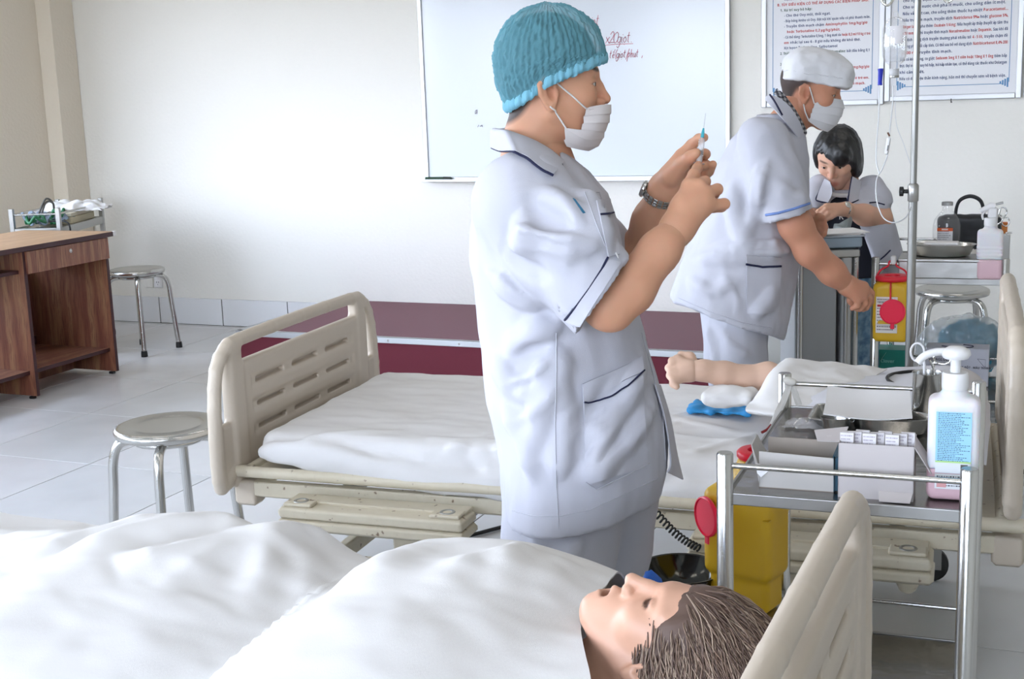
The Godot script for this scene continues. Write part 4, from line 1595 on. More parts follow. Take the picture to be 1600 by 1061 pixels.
func sheet_fold(p: Vector2, line: Array, w: float) -> float:        # distance weight of a fold line given as points (x, z, height)
	var best := 0.0
	for i in line.size() - 1:
		var a := Vector2(line[i].x, line[i].z)
		var b := Vector2(line[i + 1].x, line[i + 1].z)
		var ab := b - a
		var t := clampf((p - a).dot(ab) / ab.length_squared(), 0.0, 1.0)
		var d := p.distance_to(a + ab * t) / w
		if d < 3.0:
			var e := 1.0
			if i == 0:
				e = minf(1.0, t * 1.5 + 0.05)
			if i == line.size() - 2:
				e = minf(e, (1.0 - t) * 1.5 + 0.05)
			best = maxf(best, exp(-d * d) * e)
	return best

func ridge_height(ridge: Array, x: float) -> float:
	if x <= ridge[0].x:
		return ridge[0].y
	for k in ridge.size() - 1:
		if x < ridge[k + 1].x:
			return lerpf(ridge[k].y, ridge[k + 1].y, (x - ridge[k].x) / (ridge[k + 1].x - ridge[k].x))
	return ridge[ridge.size() - 1].y

func cover_sheet() -> void:
	# heights of the covered body along its ridge, from the feet to the shoulders: [x, y]
	var ridge := [Vector2(-2.279, 0.632), Vector2(-1.901, 0.678), Vector2(-1.743, 0.697), Vector2(-1.594, 0.715), Vector2(-1.481, 0.730), Vector2(-1.404, 0.753), Vector2(-1.336, 0.769), Vector2(-1.267, 0.761), Vector2(-1.168, 0.753), Vector2(-1.073, 0.740), Vector2(-1.004, 0.720), Vector2(-0.953, 0.712), Vector2(-0.909, 0.756), Vector2(-0.866, 0.779), Vector2(-0.823, 0.786), Vector2(-0.739, 0.789), Vector2(-0.668, 0.779), Vector2(-0.608, 0.764), Vector2(-0.555, 0.747)]
	var folds := [
		[[Vector3(-1.5375, 0.66, -1.4837), Vector3(-1.4997, 0.69, -1.6163), Vector3(-1.423, 0.72, -1.7256), Vector3(-1.3296, 0.73, -1.7455)], 0.016, 0.022],
		[[Vector3(-1.4447, 0.66, -1.4478), Vector3(-1.3716, 0.7, -1.5756), Vector3(-1.2786, 0.73, -1.675), Vector3(-1.1997, 0.73, -1.7256)], 0.018, 0.024],
		[[Vector3(-1.3018, 0.66, -1.4698), Vector3(-1.2489, 0.69, -1.5295), Vector3(-1.1912, 0.72, -1.6381), Vector3(-1.1343, 0.73, -1.7204), Vector3(-1.0592, 0.71, -1.776)], 0.016, 0.022],
		[[Vector3(-1.2072, 0.66, -1.4407), Vector3(-1.1814, 0.69, -1.5516), Vector3(-1.1408, 0.71, -1.6521), Vector3(-1.0819, 0.7, -1.7718)], 0.014, 0.020],
		[[Vector3(-1.0429, 0.68, -1.4491), Vector3(-1.1145, 0.69, -1.6004), Vector3(-1.1237, 0.7, -1.6998)], 0.016, 0.020],
		[[Vector3(-1.7311, 0.66, -1.6316), Vector3(-1.6183, 0.68, -1.6383), Vector3(-1.5259, 0.68, -1.6611)], 0.012, 0.014],
		[[Vector3(-1.6821, 0.66, -1.5676), Vector3(-1.5584, 0.67, -1.6023), Vector3(-1.5151, 0.68, -1.6326)], 0.010, 0.012],
		[[Vector3(-0.8893, 0.7, -1.4762), Vector3(-0.8947, 0.72, -1.5439), Vector3(-0.9276, 0.74, -1.667), Vector3(-0.9122, 0.76, -1.7037)], 0.014, 0.034],
		[[Vector3(-0.6827, 0.72, -1.4981), Vector3(-0.7037, 0.74, -1.6052), Vector3(-0.7098, 0.76, -1.6951)], 0.014, 0.016],
		[[Vector3(-0.7571, 0.72, -1.4732), Vector3(-0.7507, 0.74, -1.5651), Vector3(-0.6995, 0.76, -1.6573)], 0.010, 0.020],
		[[Vector3(-0.6334, 0.72, -1.5146), Vector3(-0.6488, 0.74, -1.6231), Vector3(-0.6284, 0.76, -1.6668)], 0.009, 0.018],
		[[Vector3(-0.9841, 0.68, -1.4918), Vector3(-1.0427, 0.7, -1.598), Vector3(-1.1085, 0.71, -1.6922)], 0.010, 0.014],
	]
	var n := grain(3.0, 17, 3)
	var cols := 200
	var rows := 150
	var x0 := -2.24
	var x1 := -0.60
	var P := []
	for i in rows:
		var v := float(i) / (rows - 1)
		for j in cols:
			var u := float(j) / (cols - 1)
			# the sheet's top edge is turned back at the neck, lower toward the near side
			var z := lerpf(-0.98, -2.02, v)
			var xr := x1 + 0.018 + maxf(0.0, z + 1.56) * 0.38 + 0.006 * sin(v * 23.0)
			var x := lerpf(x0, xr, u)
			var h := 0.0
			for s in 5:
				h += ridge_height(ridge, x + (s - 2) * 0.013 + (z + 1.68) * 0.12) / 5.0
			var base := 0.592
			var y: float
			if z < -1.68:
				var t := clampf((-1.68 - z) / 0.26, 0.0, 1.0)
				y = lerpf(h, base, t * t * (3.0 - 2.0 * t))
			else:
				var t := clampf((z + 1.68) / 0.62, 0.0, 1.0)
				var dome := sqrt(maxf(0.0, 1.0 - pow(t, 2.4)))
				y = base + (h - base) * dome + 0.02 * sin(t * PI) * (1.0 if x > -1.0 else 0.3)
			var p := Vector2(x, z)
			for f in folds:
				y += sheet_fold(p, f[0], maxf(f[2] * 1.6, 0.03)) * f[1] * 1.25
			y += n.get_noise_2d(x * 1.2, z * 2.0) * 0.006
			P.append(Vector3(x, maxf(y, base), z))
	var o := obj("cover_sheet", MB.new().grid(P, cols, 0.003), M.sheet)
	tag(o, "long white bed sheet with loose folds covering the patient manikin in the foreground", "sheet")

func pillow() -> void:
	var f := Field.new()
	f.rbox(Vector3(0, 0.022, 0), Vector3(0.19, 0.022, 0.27), 0.02, 0.02)
	f.ell(Vector3(0, 0.022, 0), Vector3(0.16, 0.030, 0.24), 0.03)
	f.ell(Vector3(0.03, 0.045, -0.20), Vector3(0.13, 0.055, 0.07), 0.04)
	f.noise = grain(9.0, 14, 2)
	f.noise_amp = 0.006
	var o := obj("pillow", soft([[f, 0.008]]), M.sheet)
	o.position = Vector3(-0.485, 0.602, -1.51)
	tag(o, "white pillow under the manikin's head against the foreground headboard", "pillow")
func trolley(label: String, at: Vector3, turn: float, w: float, d: float) -> Node3D:
	var t := thing("instrument_trolley", label, "trolley", at, turn)
	var h := 0.82
	for sx in [-1, 1]:
		for sz in [-1, 1]:
			var x: float = sx * w / 2
			var z: float = sz * d / 2
			var p := obj("post", MB.new().lathe([Vector2(0, 0.08), Vector2(0.0145, 0.08), Vector2(0.0145, h - 0.003), Vector2(0.0125, h), Vector2(0, h)], 20, Vector3(x, 0, z)), M.steel, t)
			obj("wheel", MB.new().lathe([Vector2(0, -0.012), Vector2(0.028, -0.012), Vector2(0.036, -0.007), Vector2(0.036, 0.007), Vector2(0.028, 0.012), Vector2(0, 0.012)], 18, Vector3(x + 0.012, 0.036, z), Basis(Vector3.RIGHT, PI / 2)), M.black_rubber, p)
			obj("wheel_fork", MB.new().box(Vector3(x + 0.008, 0.068, z), Vector3(0.03, 0.03, 0.036), 0.004), M.steel_dull, p)
	for lv in [[0.745, 0.052], [0.24, 0.075]]:
		var y: float = lv[0]
		var tr := MB.new()
		tr.box(Vector3(0, y - 0.002, 0), Vector3(w - 0.02, 0.004, d - 0.02), 0.0)
		var tray := obj("tray", tr, M.tray_steel, t)
		for s in [-1, 1]:
			obj("tray_lip", MB.new().box(Vector3(0, y - 0.008, s * (d / 2 - 0.002)), Vector3(w - 0.026, 0.022, 0.006), 0.002), M.steel_dull, tray)
			obj("tray_lip", MB.new().box(Vector3(s * (w / 2 - 0.002), y - 0.008, 0), Vector3(0.006, 0.022, d - 0.026), 0.002), M.steel_dull, tray)
			obj("rail", MB.new().cyl(Vector3(-w / 2, y + lv[1], s * d / 2), Vector3(w / 2, y + lv[1], s * d / 2), 0.0052, 12), M.steel, t)
	return t

func bottle(t: Node3D, w: float, h: float, d: float, fill: float, ribs := 0) -> void:      # square shouldered plastic bottle, milky, with liquid showing in the lower part
	var f := Field.new()
	f.rbox(Vector3(0, h / 2, 0), Vector3(w / 2, h / 2, d / 2), 0.013, 0.01)
	for k in ribs:
		f.rbox(Vector3(0, h * (0.50 + k * 0.07), 0), Vector3(w / 2 + 0.0012, 0.003, d / 2 + 0.0012), 0.003, 0.004)
	f.cap(Vector3(0, h - 0.008, 0), Vector3(0, h + 0.018, 0), w * 0.27, w * 0.23, 0.014)
	f.half(Vector3(0, h + 0.016, 0), Vector3.UP)
	var g := Field.new()
	g.prims = f.prims.duplicate()
	g.all_ids = f.all_ids.duplicate()
	g.lo = f.lo
	g.hi = f.hi
	f.half(Vector3(0, fill, 0), Vector3.DOWN, 0.001)
	g.half(Vector3(0, fill, 0), Vector3.UP, 0.001)
	var milk := mat(Color(0.90, 0.90, 0.92), 0.35)
	milk.subsurf_scatter_enabled = true
	milk.subsurf_scatter_strength = 0.3
	obj("bottle_body", soft([[f, 0.0036]]), milk, t)
	var pink := mat(Color(0.86, 0.72, 0.75), 0.3)
	obj("liquid", soft([[g, 0.0036]]), pink, t)
	obj("neck_ring", MB.new().lathe([Vector2(0, h + 0.012), Vector2(w * 0.25, h + 0.012), Vector2(w * 0.26, h + 0.016), Vector2(w * 0.26, h + 0.036), Vector2(w * 0.24, h + 0.040), Vector2(0, h + 0.040)], 28), M.white_plastic, t)

func carton_panel(c: Node3D, called: String, pts: Array, m: Material, thick := 0.0015) -> void:       # flat card panel through 4 points
	var n: Vector3 = (pts[1] - pts[0]).cross(pts[3] - pts[0]).normalized() * thick
	var mb := MB.new()
	mb.face(pts)
	var b := []
	for p in pts:
		b.append(p - n)
	b.reverse()
	mb.face(b)
	for i in pts.size():
		var p: Vector3 = pts[i]
		var q: Vector3 = pts[(i + 1) % pts.size()]
		mb.face([p, p - n, q - n, q])
	obj(called, mb, m, c)

func trolleys() -> void:
	trolley("steel two tier instrument trolley nearest the camera beside the foreground headboard", Vector3(-0.342, 0, -2.4625), deg_to_rad(2.3), 0.40, 0.645)
	trolley("far steel instrument trolley near the wall with yellow sharps bin hung on it", Vector3(-0.421, 0, -5.08), deg_to_rad(2.5), 0.43, 0.74)
	near_trolley_things()
	far_trolley_things()
	drip()
	writing_trolley()
	low_things()

func near_trolley_things() -> void:
	var T := 0.7465
	# hand rub bottle with pump
	var b := thing("hand_rub_bottle", "white pump bottle of pink hand rub with pale blue label on near trolley", "bottle", Vector3(-0.1611, 0.7465, -2.2222), 0.08)
	bottle(b, 0.083, 0.176, 0.056, 0.055)
	obj("pump_stem", MB.new().cyl(Vector3(0, 0.21, 0), Vector3(0, 0.245, 0), 0.0085, 14), M.white_plastic, b)
	var hd := MB.new().lathe([Vector2(0, 0.240), Vector2(0.02, 0.240), Vector2(0.024, 0.246), Vector2(0.022, 0.254), Vector2(0.012, 0.259), Vector2(0, 0.260)], 24)
	hd.tube(smooth_line([Vector3(0, 0.25, 0), Vector3(-0.03, 0.25, 0.004), Vector3(-0.05, 0.243, 0.008), Vector3(-0.060, 0.232, 0.009)], 5), 0.0065, 12)
	obj("pump_head", hd, M.white_plastic, b)
	var lab := obj("label", decal(0.056, 0.105), printed(dashed_label(256, 420, Color(0.62, 0.83, 0.93), Color(0.08, 0.20, 0.36), 3, 34, [[0.0, 0.80, 1.0, 0.03, Color(0.70, 0.86, 0.55)], [0.0, 0.83, 1.0, 0.17, Color(0.90, 0.92, 0.93)], [0.72, 0.85, 0.2, 0.13, Color(0.35, 0.35, 0.34)]])), b)
	lab.position = Vector3(0, 0.102, 0.0292)
	lab = obj("label", decal(0.056, 0.026), printed(dashed_label(128, 60, Color(0.92, 0.93, 0.94), Color(0.15, 0.16, 0.2), 8, 4, [[0.06, 0.3, 0.28, 0.6, Color(0.85, 0.62, 0.62)]])), b)
	lab.position = Vector3(0, 0.035, 0.0292)
	# opened grey carton
	var grey := mat(Color(0.75, 0.735, 0.715), 0.8)
	var inner := mat(Color(0.62, 0.58, 0.54), 0.85)
	var white := mat(Color(0.775, 0.75, 0.745), 0.75)
	var teal := mat(Color(0.12, 0.27, 0.34), 0.5)
	var c := thing("glove_carton", "empty opened grey carton with dark blue end lying left on near trolley", "carton", Vector3(-0.4813, 0.7465, -2.1865), 0.05)
	var W := 0.128
	var H := 0.064
	var D := 0.10
	var w0 := Vector3(W, 0, 0)
	var up := Vector3(0, H, 0)
	var bk := Vector3(0, 0, -D)
	carton_panel(c, "base", [Vector3.ZERO, w0, w0 + bk, bk], inner)
	carton_panel(c, "wall", [Vector3.ZERO, w0, w0 + up * 0.93, up], grey)
	carton_panel(c, "wall", [w0 + bk, bk, bk + up, w0 + bk + up], inner)
	carton_panel(c, "wall", [bk, Vector3.ZERO, up * 0.6, bk + up * 0.6], grey)
	carton_panel(c, "end_panel", [w0 + Vector3(0.002, 0, 0), w0 + bk + Vector3(0.002, 0, 0), w0 + bk + up, w0 + up], teal)
	carton_panel(c, "end_flap", [w0 + up, w0 + up + bk, w0 + up + bk * 0.9 + Vector3(0.018, -0.006, 0), w0 + up + Vector3(0.018, -0.012, -0.006)], teal)
	carton_panel(c, "end_flap", [w0 + Vector3(0.003, 0.002, 0), w0 + Vector3(0.018, -0.001, -0.004), w0 + Vector3(0.018, 0.06, -0.004), w0 + Vector3(0.003, 0.06, 0)], teal)
	carton_panel(c, "side_flap", [Vector3(0, 0.002, -0.004), Vector3(0, 0.03, 0.0), Vector3(-0.022, 0.062, -0.045), Vector3(-0.02, 0.07, -0.09), Vector3(-0.004, 0.035, -0.1)], grey)
	carton_panel(c, "lid_flap", [Vector3(W * 0.62, H + 0.012, -D - 0.02), Vector3(W * 0.70, H + 0.002, -D + 0.015), Vector3(W + 0.005, H + 0.004, -D + 0.02), Vector3(W + 0.012, H + 0.022, -D - 0.02)], white)
	carton_panel(c, "tag", [Vector3(-0.003, 0.025, 0.003), Vector3(0.004, 0.018, 0.004), Vector3(0.017, 0.03, 0.003), Vector3(0.014, 0.037, 0.002), Vector3(-0.004, 0.043, 0.002)], M.white_plastic)
	# box of swabs
	var s := thing("swab_box", "white carton open at the top with wrapped swabs on near trolley front", "carton", Vector3(-0.3424, 0.7465, -2.1712), 0.06)
	W = 0.124
	H = 0.094
	D = 0.066
	w0 = Vector3(W, 0, 0)
	up = Vector3(0, H, 0)
	bk = Vector3(0, 0, -D)
	carton_panel(s, "base", [Vector3.ZERO, w0, w0 + bk, bk], white)
	carton_panel(s, "wall", [Vector3.ZERO, w0, w0 + up, up], white)
	carton_panel(s, "wall", [w0 + bk, bk, bk + up * 1.05, w0 + bk + up * 1.05], white)
	carton_panel(s, "wall", [bk, Vector3.ZERO, up, bk + up], white)
	carton_panel(s, "wall", [w0, w0 + bk, w0 + bk + up, w0 + up], white)
	carton_panel(s, "side_flap", [w0 + up, w0 + Vector3(0.028, 0.046, -0.01), w0 + Vector3(0.030, 0.054, -0.05), w0 + up + bk], white)
	carton_panel(s, "front_tongue", [Vector3(W * 0.56, 0.0015, 0.018), Vector3(W * 0.96, 0.0015, 0.018), Vector3(W * 0.99, 0.014, 0.001), Vector3(W * 0.54, 0.014, 0.001)], white)
	var foil := printed(dashed_label(64, 64, Color(0.93, 0.92, 0.93), Color(0.62, 0.58, 0.66), 12, 4), 0.4)
	for k in 9:
		var q := thing("swab_packet", "small square wrapped swab packet standing in the white open carton", "packet", s.position + Vector3(0.012 + k * 0.0124, 0.066, -0.022 - 0.010 * (k % 3)).rotated(Vector3.UP, 0.06), 0.06 + 0.1 * sin(k * 2.0), "swab packets in the white carton")
		obj("wrapper", MB.new().box(Vector3(0, 0.02, 0), Vector3(0.024, 0.044, 0.003), 0.001), white, q)
		var pr := obj("print", decal(0.022, 0.03), foil, q)
		pr.position = Vector3(0, 0.026, 0.0016)
	# large tray with white drape
	var tr := thing("dressing_tray", "large shallow steel dressing tray half covered by white drape on near trolley", "tray", Vector3(-0.3755, 0.7465, -2.665), 0.04)
	tray_shape(tr, 0.20, 0.135, 0.022)
	var dr := obj("sterile_drape", patch([[Vector3(-0.4532, 0.8082, -2.72), Vector3(-0.3909, 0.8035, -2.72), Vector3(-0.3388, 0.8053, -2.72), Vector3(-0.285, 0.8071, -2.72)], [Vector3(-0.4434, 0.7944, -2.64), Vector3(-0.3796, 0.7891, -2.645), Vector3(-0.3288, 0.7897, -2.645), Vector3(-0.2739, 0.7919, -2.645)], [Vector3(-0.4347, 0.7876, -2.56), Vector3(-0.367, 0.7829, -2.56), Vector3(-0.3178, 0.7837, -2.56), Vector3(-0.2622, 0.7914, -2.56)]], 6, 6, 0.0025), M.sheet)
	tag(dr, "plain white sterile drape laid flat over the large dressing tray", "drape")
	# kidney dish, basin, gallipot with cotton
	var kd := thing("kidney_dish", "small steel kidney dish left of the oval basin on near trolley", "dish", Vector3(-0.4141, 0.7465, -2.5912), 0.2)
	dish_shape(kd, 0.030, 0.028, 0.6)
	var ba := thing("oval_basin", "wide oval steel basin in the middle of near trolley behind the swabs", "basin", Vector3(-0.311, 0.7465, -2.6096), 0.04)
	dish_shape(ba, 0.080, 0.036, 0.55)
	for k in 4:
		var wad := obj("gauze_square", rumpled(8, 8, 0.022, 0.018, 0.008, 60 + k), M.sheet)
		wad.position = ba.position + Vector3(-0.03 + k * 0.022, 0.0055, 0.01 * sin(k * 3.0))
		tag(wad, "small white gauze square lying inside the oval steel basin", "gauze", "gauze squares in the oval basin")
	var gp := thing("gallipot", "small round steel cup holding white cotton balls before the drape", "cup", Vector3(-0.3402, 0.7475, -2.6601), 0.0)
	dish_shape(gp, 0.040, 0.022, 0.7)
	var cot := Field.new()
	cot.ell(Vector3.ZERO, Vector3(0.014, 0.012, 0.013), 0.01)
	cot.noise = grain(60.0, 3, 2)
	cot.noise_amp = 0.002
	var cm := soft([[cot, 0.003]])
	for k in 5:
		var o := obj("cotton_ball", cm, M.sheet)
		o.position = gp.position + Vector3(-0.022 + 0.012 * k, 0.018 + 0.004 * (k % 2), 0.006 * sin(k * 4.0))
		o.rotation = Vector3(k, k * 2.0, 0)
		if k == 0:
			o.scale = Vector3.ONE * 1.1
		tag(o, "white cotton ball heaped in the small round steel cup", "cotton ball", "cotton balls in the steel cup")
	# forceps jar
	var j := thing("forceps_jar", "tall steel forceps jar standing behind the hand rub bottle", "jar", Vector3(-0.2534, 0.7465, -2.7363))
	obj("jar_wall", MB.new().lathe([Vector2(0, 0.001), Vector2(0.027, 0.001), Vector2(0.029, 0.003), Vector2(0.029, 0.098), Vector2(0.0305, 0.1), Vector2(0.0285, 0.1), Vector2(0.0275, 0.097), Vector2(0.0275, 0.004), Vector2(0, 0.004)], 32), M.steel, j)
	var J := j.position
	var sc := thing("scissors", "white coated scissors with round finger ring standing in the forceps jar", "scissors", J)
	var coat_m := mat(Color(0.92, 0.92, 0.93), 0.25)
	var ring := []
	for k in 16:
		ring.append(Vector3(-0.020 + cos(TAU * k / 16) * 0.0135, 0.142 + sin(TAU * k / 16) * 0.019, 0.004))
	obj("finger_ring", MB.new().tube(ring, 0.0024, 8, false, true), coat_m, sc)
	obj("shank", MB.new().tube([Vector3(-0.008, 0.132, 0.004), Vector3(-0.006, 0.115, 0.004), Vector3(-0.003, 0.01, 0.002)], 0.0028, 8), coat_m, sc)
	var fc := thing("artery_forceps", "steel ring handled forceps leaning right in the forceps jar", "forceps", J)
	ring = []
	for k in 16:
		ring.append(Vector3(0.028 + cos(TAU * k / 16) * 0.017, 0.128 + sin(TAU * k / 16) * 0.011, -0.006))
	obj("finger_ring", MB.new().tube(ring, 0.0022, 8, false, true), M.chrome, fc)
	obj("shank", MB.new().tube([Vector3(0.014, 0.122, -0.006), Vector3(0.008, 0.1, -0.004), Vector3(0.0, 0.01, 0.0)], 0.0026, 8), M.chrome, fc)
	obj("shank", MB.new().tube([Vector3(0.004, 0.125, -0.002), Vector3(0.010, 0.112, -0.004), Vector3(0.013, 0.1, -0.004), Vector3(0.012, 0.01, 0.004)], 0.0026, 8), M.chrome, fc)
	obj("ratchet", MB.new().box(Vector3(0.011, 0.118, -0.004), Vector3(0.014, 0.004, 0.005), 0.001), M.chrome, fc)
	# clear sleeve packaging and bandage strip knotted on the post
	var clear := mat(Color(0.95, 0.95, 0.96, 0.25), 0.12)
	clear.transparency = BaseMaterial3D.TRANSPARENCY_ALPHA
	var pk := obj("clear_pouch", rumpled(14, 12, 0.085, 0.07, 0.02, 77), clear)
	pk.position = Vector3(-0.4761, 0.748, -2.6207)
	tag(pk, "crinkled clear plastic pouch lying left on near trolley tray", "pouch")
	var ts := thing("bandage_strip", "long white bandage strip knotted on left rear post of near trolley", "bandage", Vector3.ZERO)
	var gauze := mat(Color(0.88, 0.87, 0.84), 0.95)
	ribbon(ts, "strip", [Vector3(-0.5391, 0.8018, -2.745), Vector3(-0.5466, 0.7738, -2.735), Vector3(-0.56, 0.7396, -2.72), Vector3(-0.5676, 0.7188, -2.71)], 0.014, gauze)
	ribbon(ts, "strip", [Vector3(-0.5632, 0.7471, -2.735), Vector3(-0.552, 0.725, -2.735), Vector3(-0.539, 0.7017, -2.74)], 0.012, gauze)
	ribbon(ts, "strip", [Vector3(-0.5332, 0.7968, -2.75), Vector3(-0.5248, 0.7745, -2.75), Vector3(-0.5181, 0.7545, -2.752)], 0.013, gauze)
	var knot := Field.new()
	knot.ell(Vector3(-0.5327, 0.809, -2.74), Vector3(0.012, 0.008, 0.01), 0.01)
	knot.ell(Vector3(-0.5437, 0.8126, -2.74), Vector3(0.008, 0.007, 0.009), 0.01)
	obj("knot", soft([[knot, 0.003]]), gauze, ts)
	obj("red_tip", MB.new().tube(smooth_line([Vector3(-0.5703, 0.7186, -2.71), Vector3(-0.5765, 0.7108, -2.7), Vector3(-0.5868, 0.7055, -2.69)], 4), 0.003, 8), mat(Color(0.45, 0.05, 0.07), 0.4), ts)

func ribbon(parent: Node, called: String, pts: Array, w: float, m: Material) -> void:
	var p := smooth_line(pts, 5)
	var P := []
	for i in p.size():
		var d: Vector3 = p[mini(i + 1, p.size() - 1)] - p[maxi(i - 1, 0)]
		var s := d.cross(Vector3(0.35, 0.1, 0.9)).normalized()
		for k in 5:
			P.append(p[i] + s * w * (k / 4.0 - 0.5) + Vector3(0, 0, 0.0015 * sin(k * 2.5 + i * 0.6)))
	obj(called, MB.new().grid(P, 5, 0.0008), m, parent)

func tray_shape(t: Node3D, w: float, d: float, h: float) -> void:
	var rows := []
	for q in [[0.0, 0.001, 0.0], [0.80, 0.001, 0.2], [0.86, 0.003, 0.2], [0.94, h - 0.002, 0.2], [1.0, h, 0.2], [1.01, h - 0.002, 0.2]]:
		rows.append(q)
	var P := []
	var n := 48
	for q in rows:
		for k in n:
			var a := TAU * k / n
			var c := cos(a)
			var s := sin(a)
			var e := 0.25
			P.append(Vector3(signf(c) * pow(absf(c), e) * w / 2 * q[0], q[1], -signf(s) * pow(absf(s), e) * d / 2 * q[0]))
	obj("pan", MB.new().grid(P, n, 0.001, true), M.steel, t)

func dish_shape(t: Node3D, r: float, h: float, squash: float) -> void:
	obj("bowl", MB.new().lathe([Vector2(0, 0), Vector2(r * 0.72, 0), Vector2(r * 0.84, h * 0.12), Vector2(r * 0.96, h * 0.9), Vector2(r * 1.03, h), Vector2(r * 1.03, h + 0.001), Vector2(r * 0.95, h * 0.92), Vector2(r * 0.82, h * 0.15), Vector2(r * 0.70, 0.0015), Vector2(0, 0.0015)], 40, Vector3.ZERO, Basis(), squash), M.steel, t)

func lid_profile(w: float, h: float) -> Array:
	return [Vector2(0, h), Vector2(w * 0.44, h), Vector2(w * 0.47, h + 0.004), Vector2(w * 0.47, h + 0.013), Vector2(w * 0.42, h + 0.018), Vector2(w * 0.24, h + 0.018), Vector2(w * 0.22, h + 0.010), Vector2(0, h + 0.010)]

func sharps_bin(t: Node3D, w: float, h: float, d: float, step: float) -> void:
	var yel := mat(Color(0.82, 0.65, 0.10), 0.45)
	var f := Field.new()
	var big := step > 0.005
	var neck := Vector3(0.03 if big else 0.0, 0, 0)
	var top := 0.80 if big else 0.98
	f.rbox(Vector3(0, h * (0.22 + top) / 2, 0), Vector3(w / 2, h * (top - 0.22) / 2, d / 2), 0.02, 0.012)
	f.rbox(Vector3(0, h * 0.22, 0), Vector3(w / 2 - step, h * 0.22, d / 2 - step), 0.018, 0.006)
	if big:
		f.cap(Vector3(0.01, h * 0.74, 0), neck + Vector3(0, h * 0.97, 0), w * 0.40, w * 0.25, 0.03)
	f.cap(neck + Vector3(0, h * 0.93, 0), neck + Vector3(0, h, 0), w * (0.26 if big else 0.37), w * (0.24 if big else 0.36), 0.015)
	f.half(Vector3(0, h * 1.0, 0), Vector3.UP)
	obj("container", soft([[f, 0.0055]]), yel, t)
	var red := mat(Color(0.80, 0.04, 0.15), 0.4)
	var lid := obj("lid", MB.new().lathe(lid_profile(w * (0.62 if big else 1.0), h), 32, neck), red, t)
	if not big:
		obj("handle", MB.new().tube(smooth_line([Vector3(-w * 0.44, h + 0.012, 0), Vector3(-w * 0.32, h + 0.035, 0), Vector3(-w * 0.12, h + 0.05, 0), Vector3(-w * 0.08, h + 0.066, 0), Vector3(w * 0.08, h + 0.066, 0), Vector3(w * 0.12, h + 0.05, 0), Vector3(w * 0.34, h + 0.035, 0), Vector3(w * 0.44, h + 0.012, 0)], 5), 0.0032, 8), red, t)
	if not big:
		obj("strap", MB.new().tube([Vector3(0, h + 0.002, d / 2 + 0.0), Vector3(0, h - 0.01, d / 2 + 0.008), Vector3(0, h * 0.72, d / 2 + 0.006)], 0.0028, 8), red, lid)

func stopper(parent: Node3D, at: Vector3, r: float, b := Basis()) -> void:      # round red closing cap hanging by its strap, facing +z
	var pk := mat(Color(0.90, 0.10, 0.25), 0.4)
	var bb := b * Basis(Vector3.RIGHT, PI / 2)
	var cap := obj("closing_cap", MB.new().lathe([Vector2(0, 0), Vector2(r * 0.9, 0), Vector2(r, 0.003), Vector2(r, 0.009), Vector2(r * 0.92, 0.011), Vector2(r * 0.9, 0.008), Vector2(0, 0.008)], 36, at, bb), pk, parent)
	obj("tab", MB.new().box(at + b * Vector3(0, -r - 0.008, 0.004), Vector3(r * 0.32, 0.02, 0.005), 0.002, b), pk, cap)

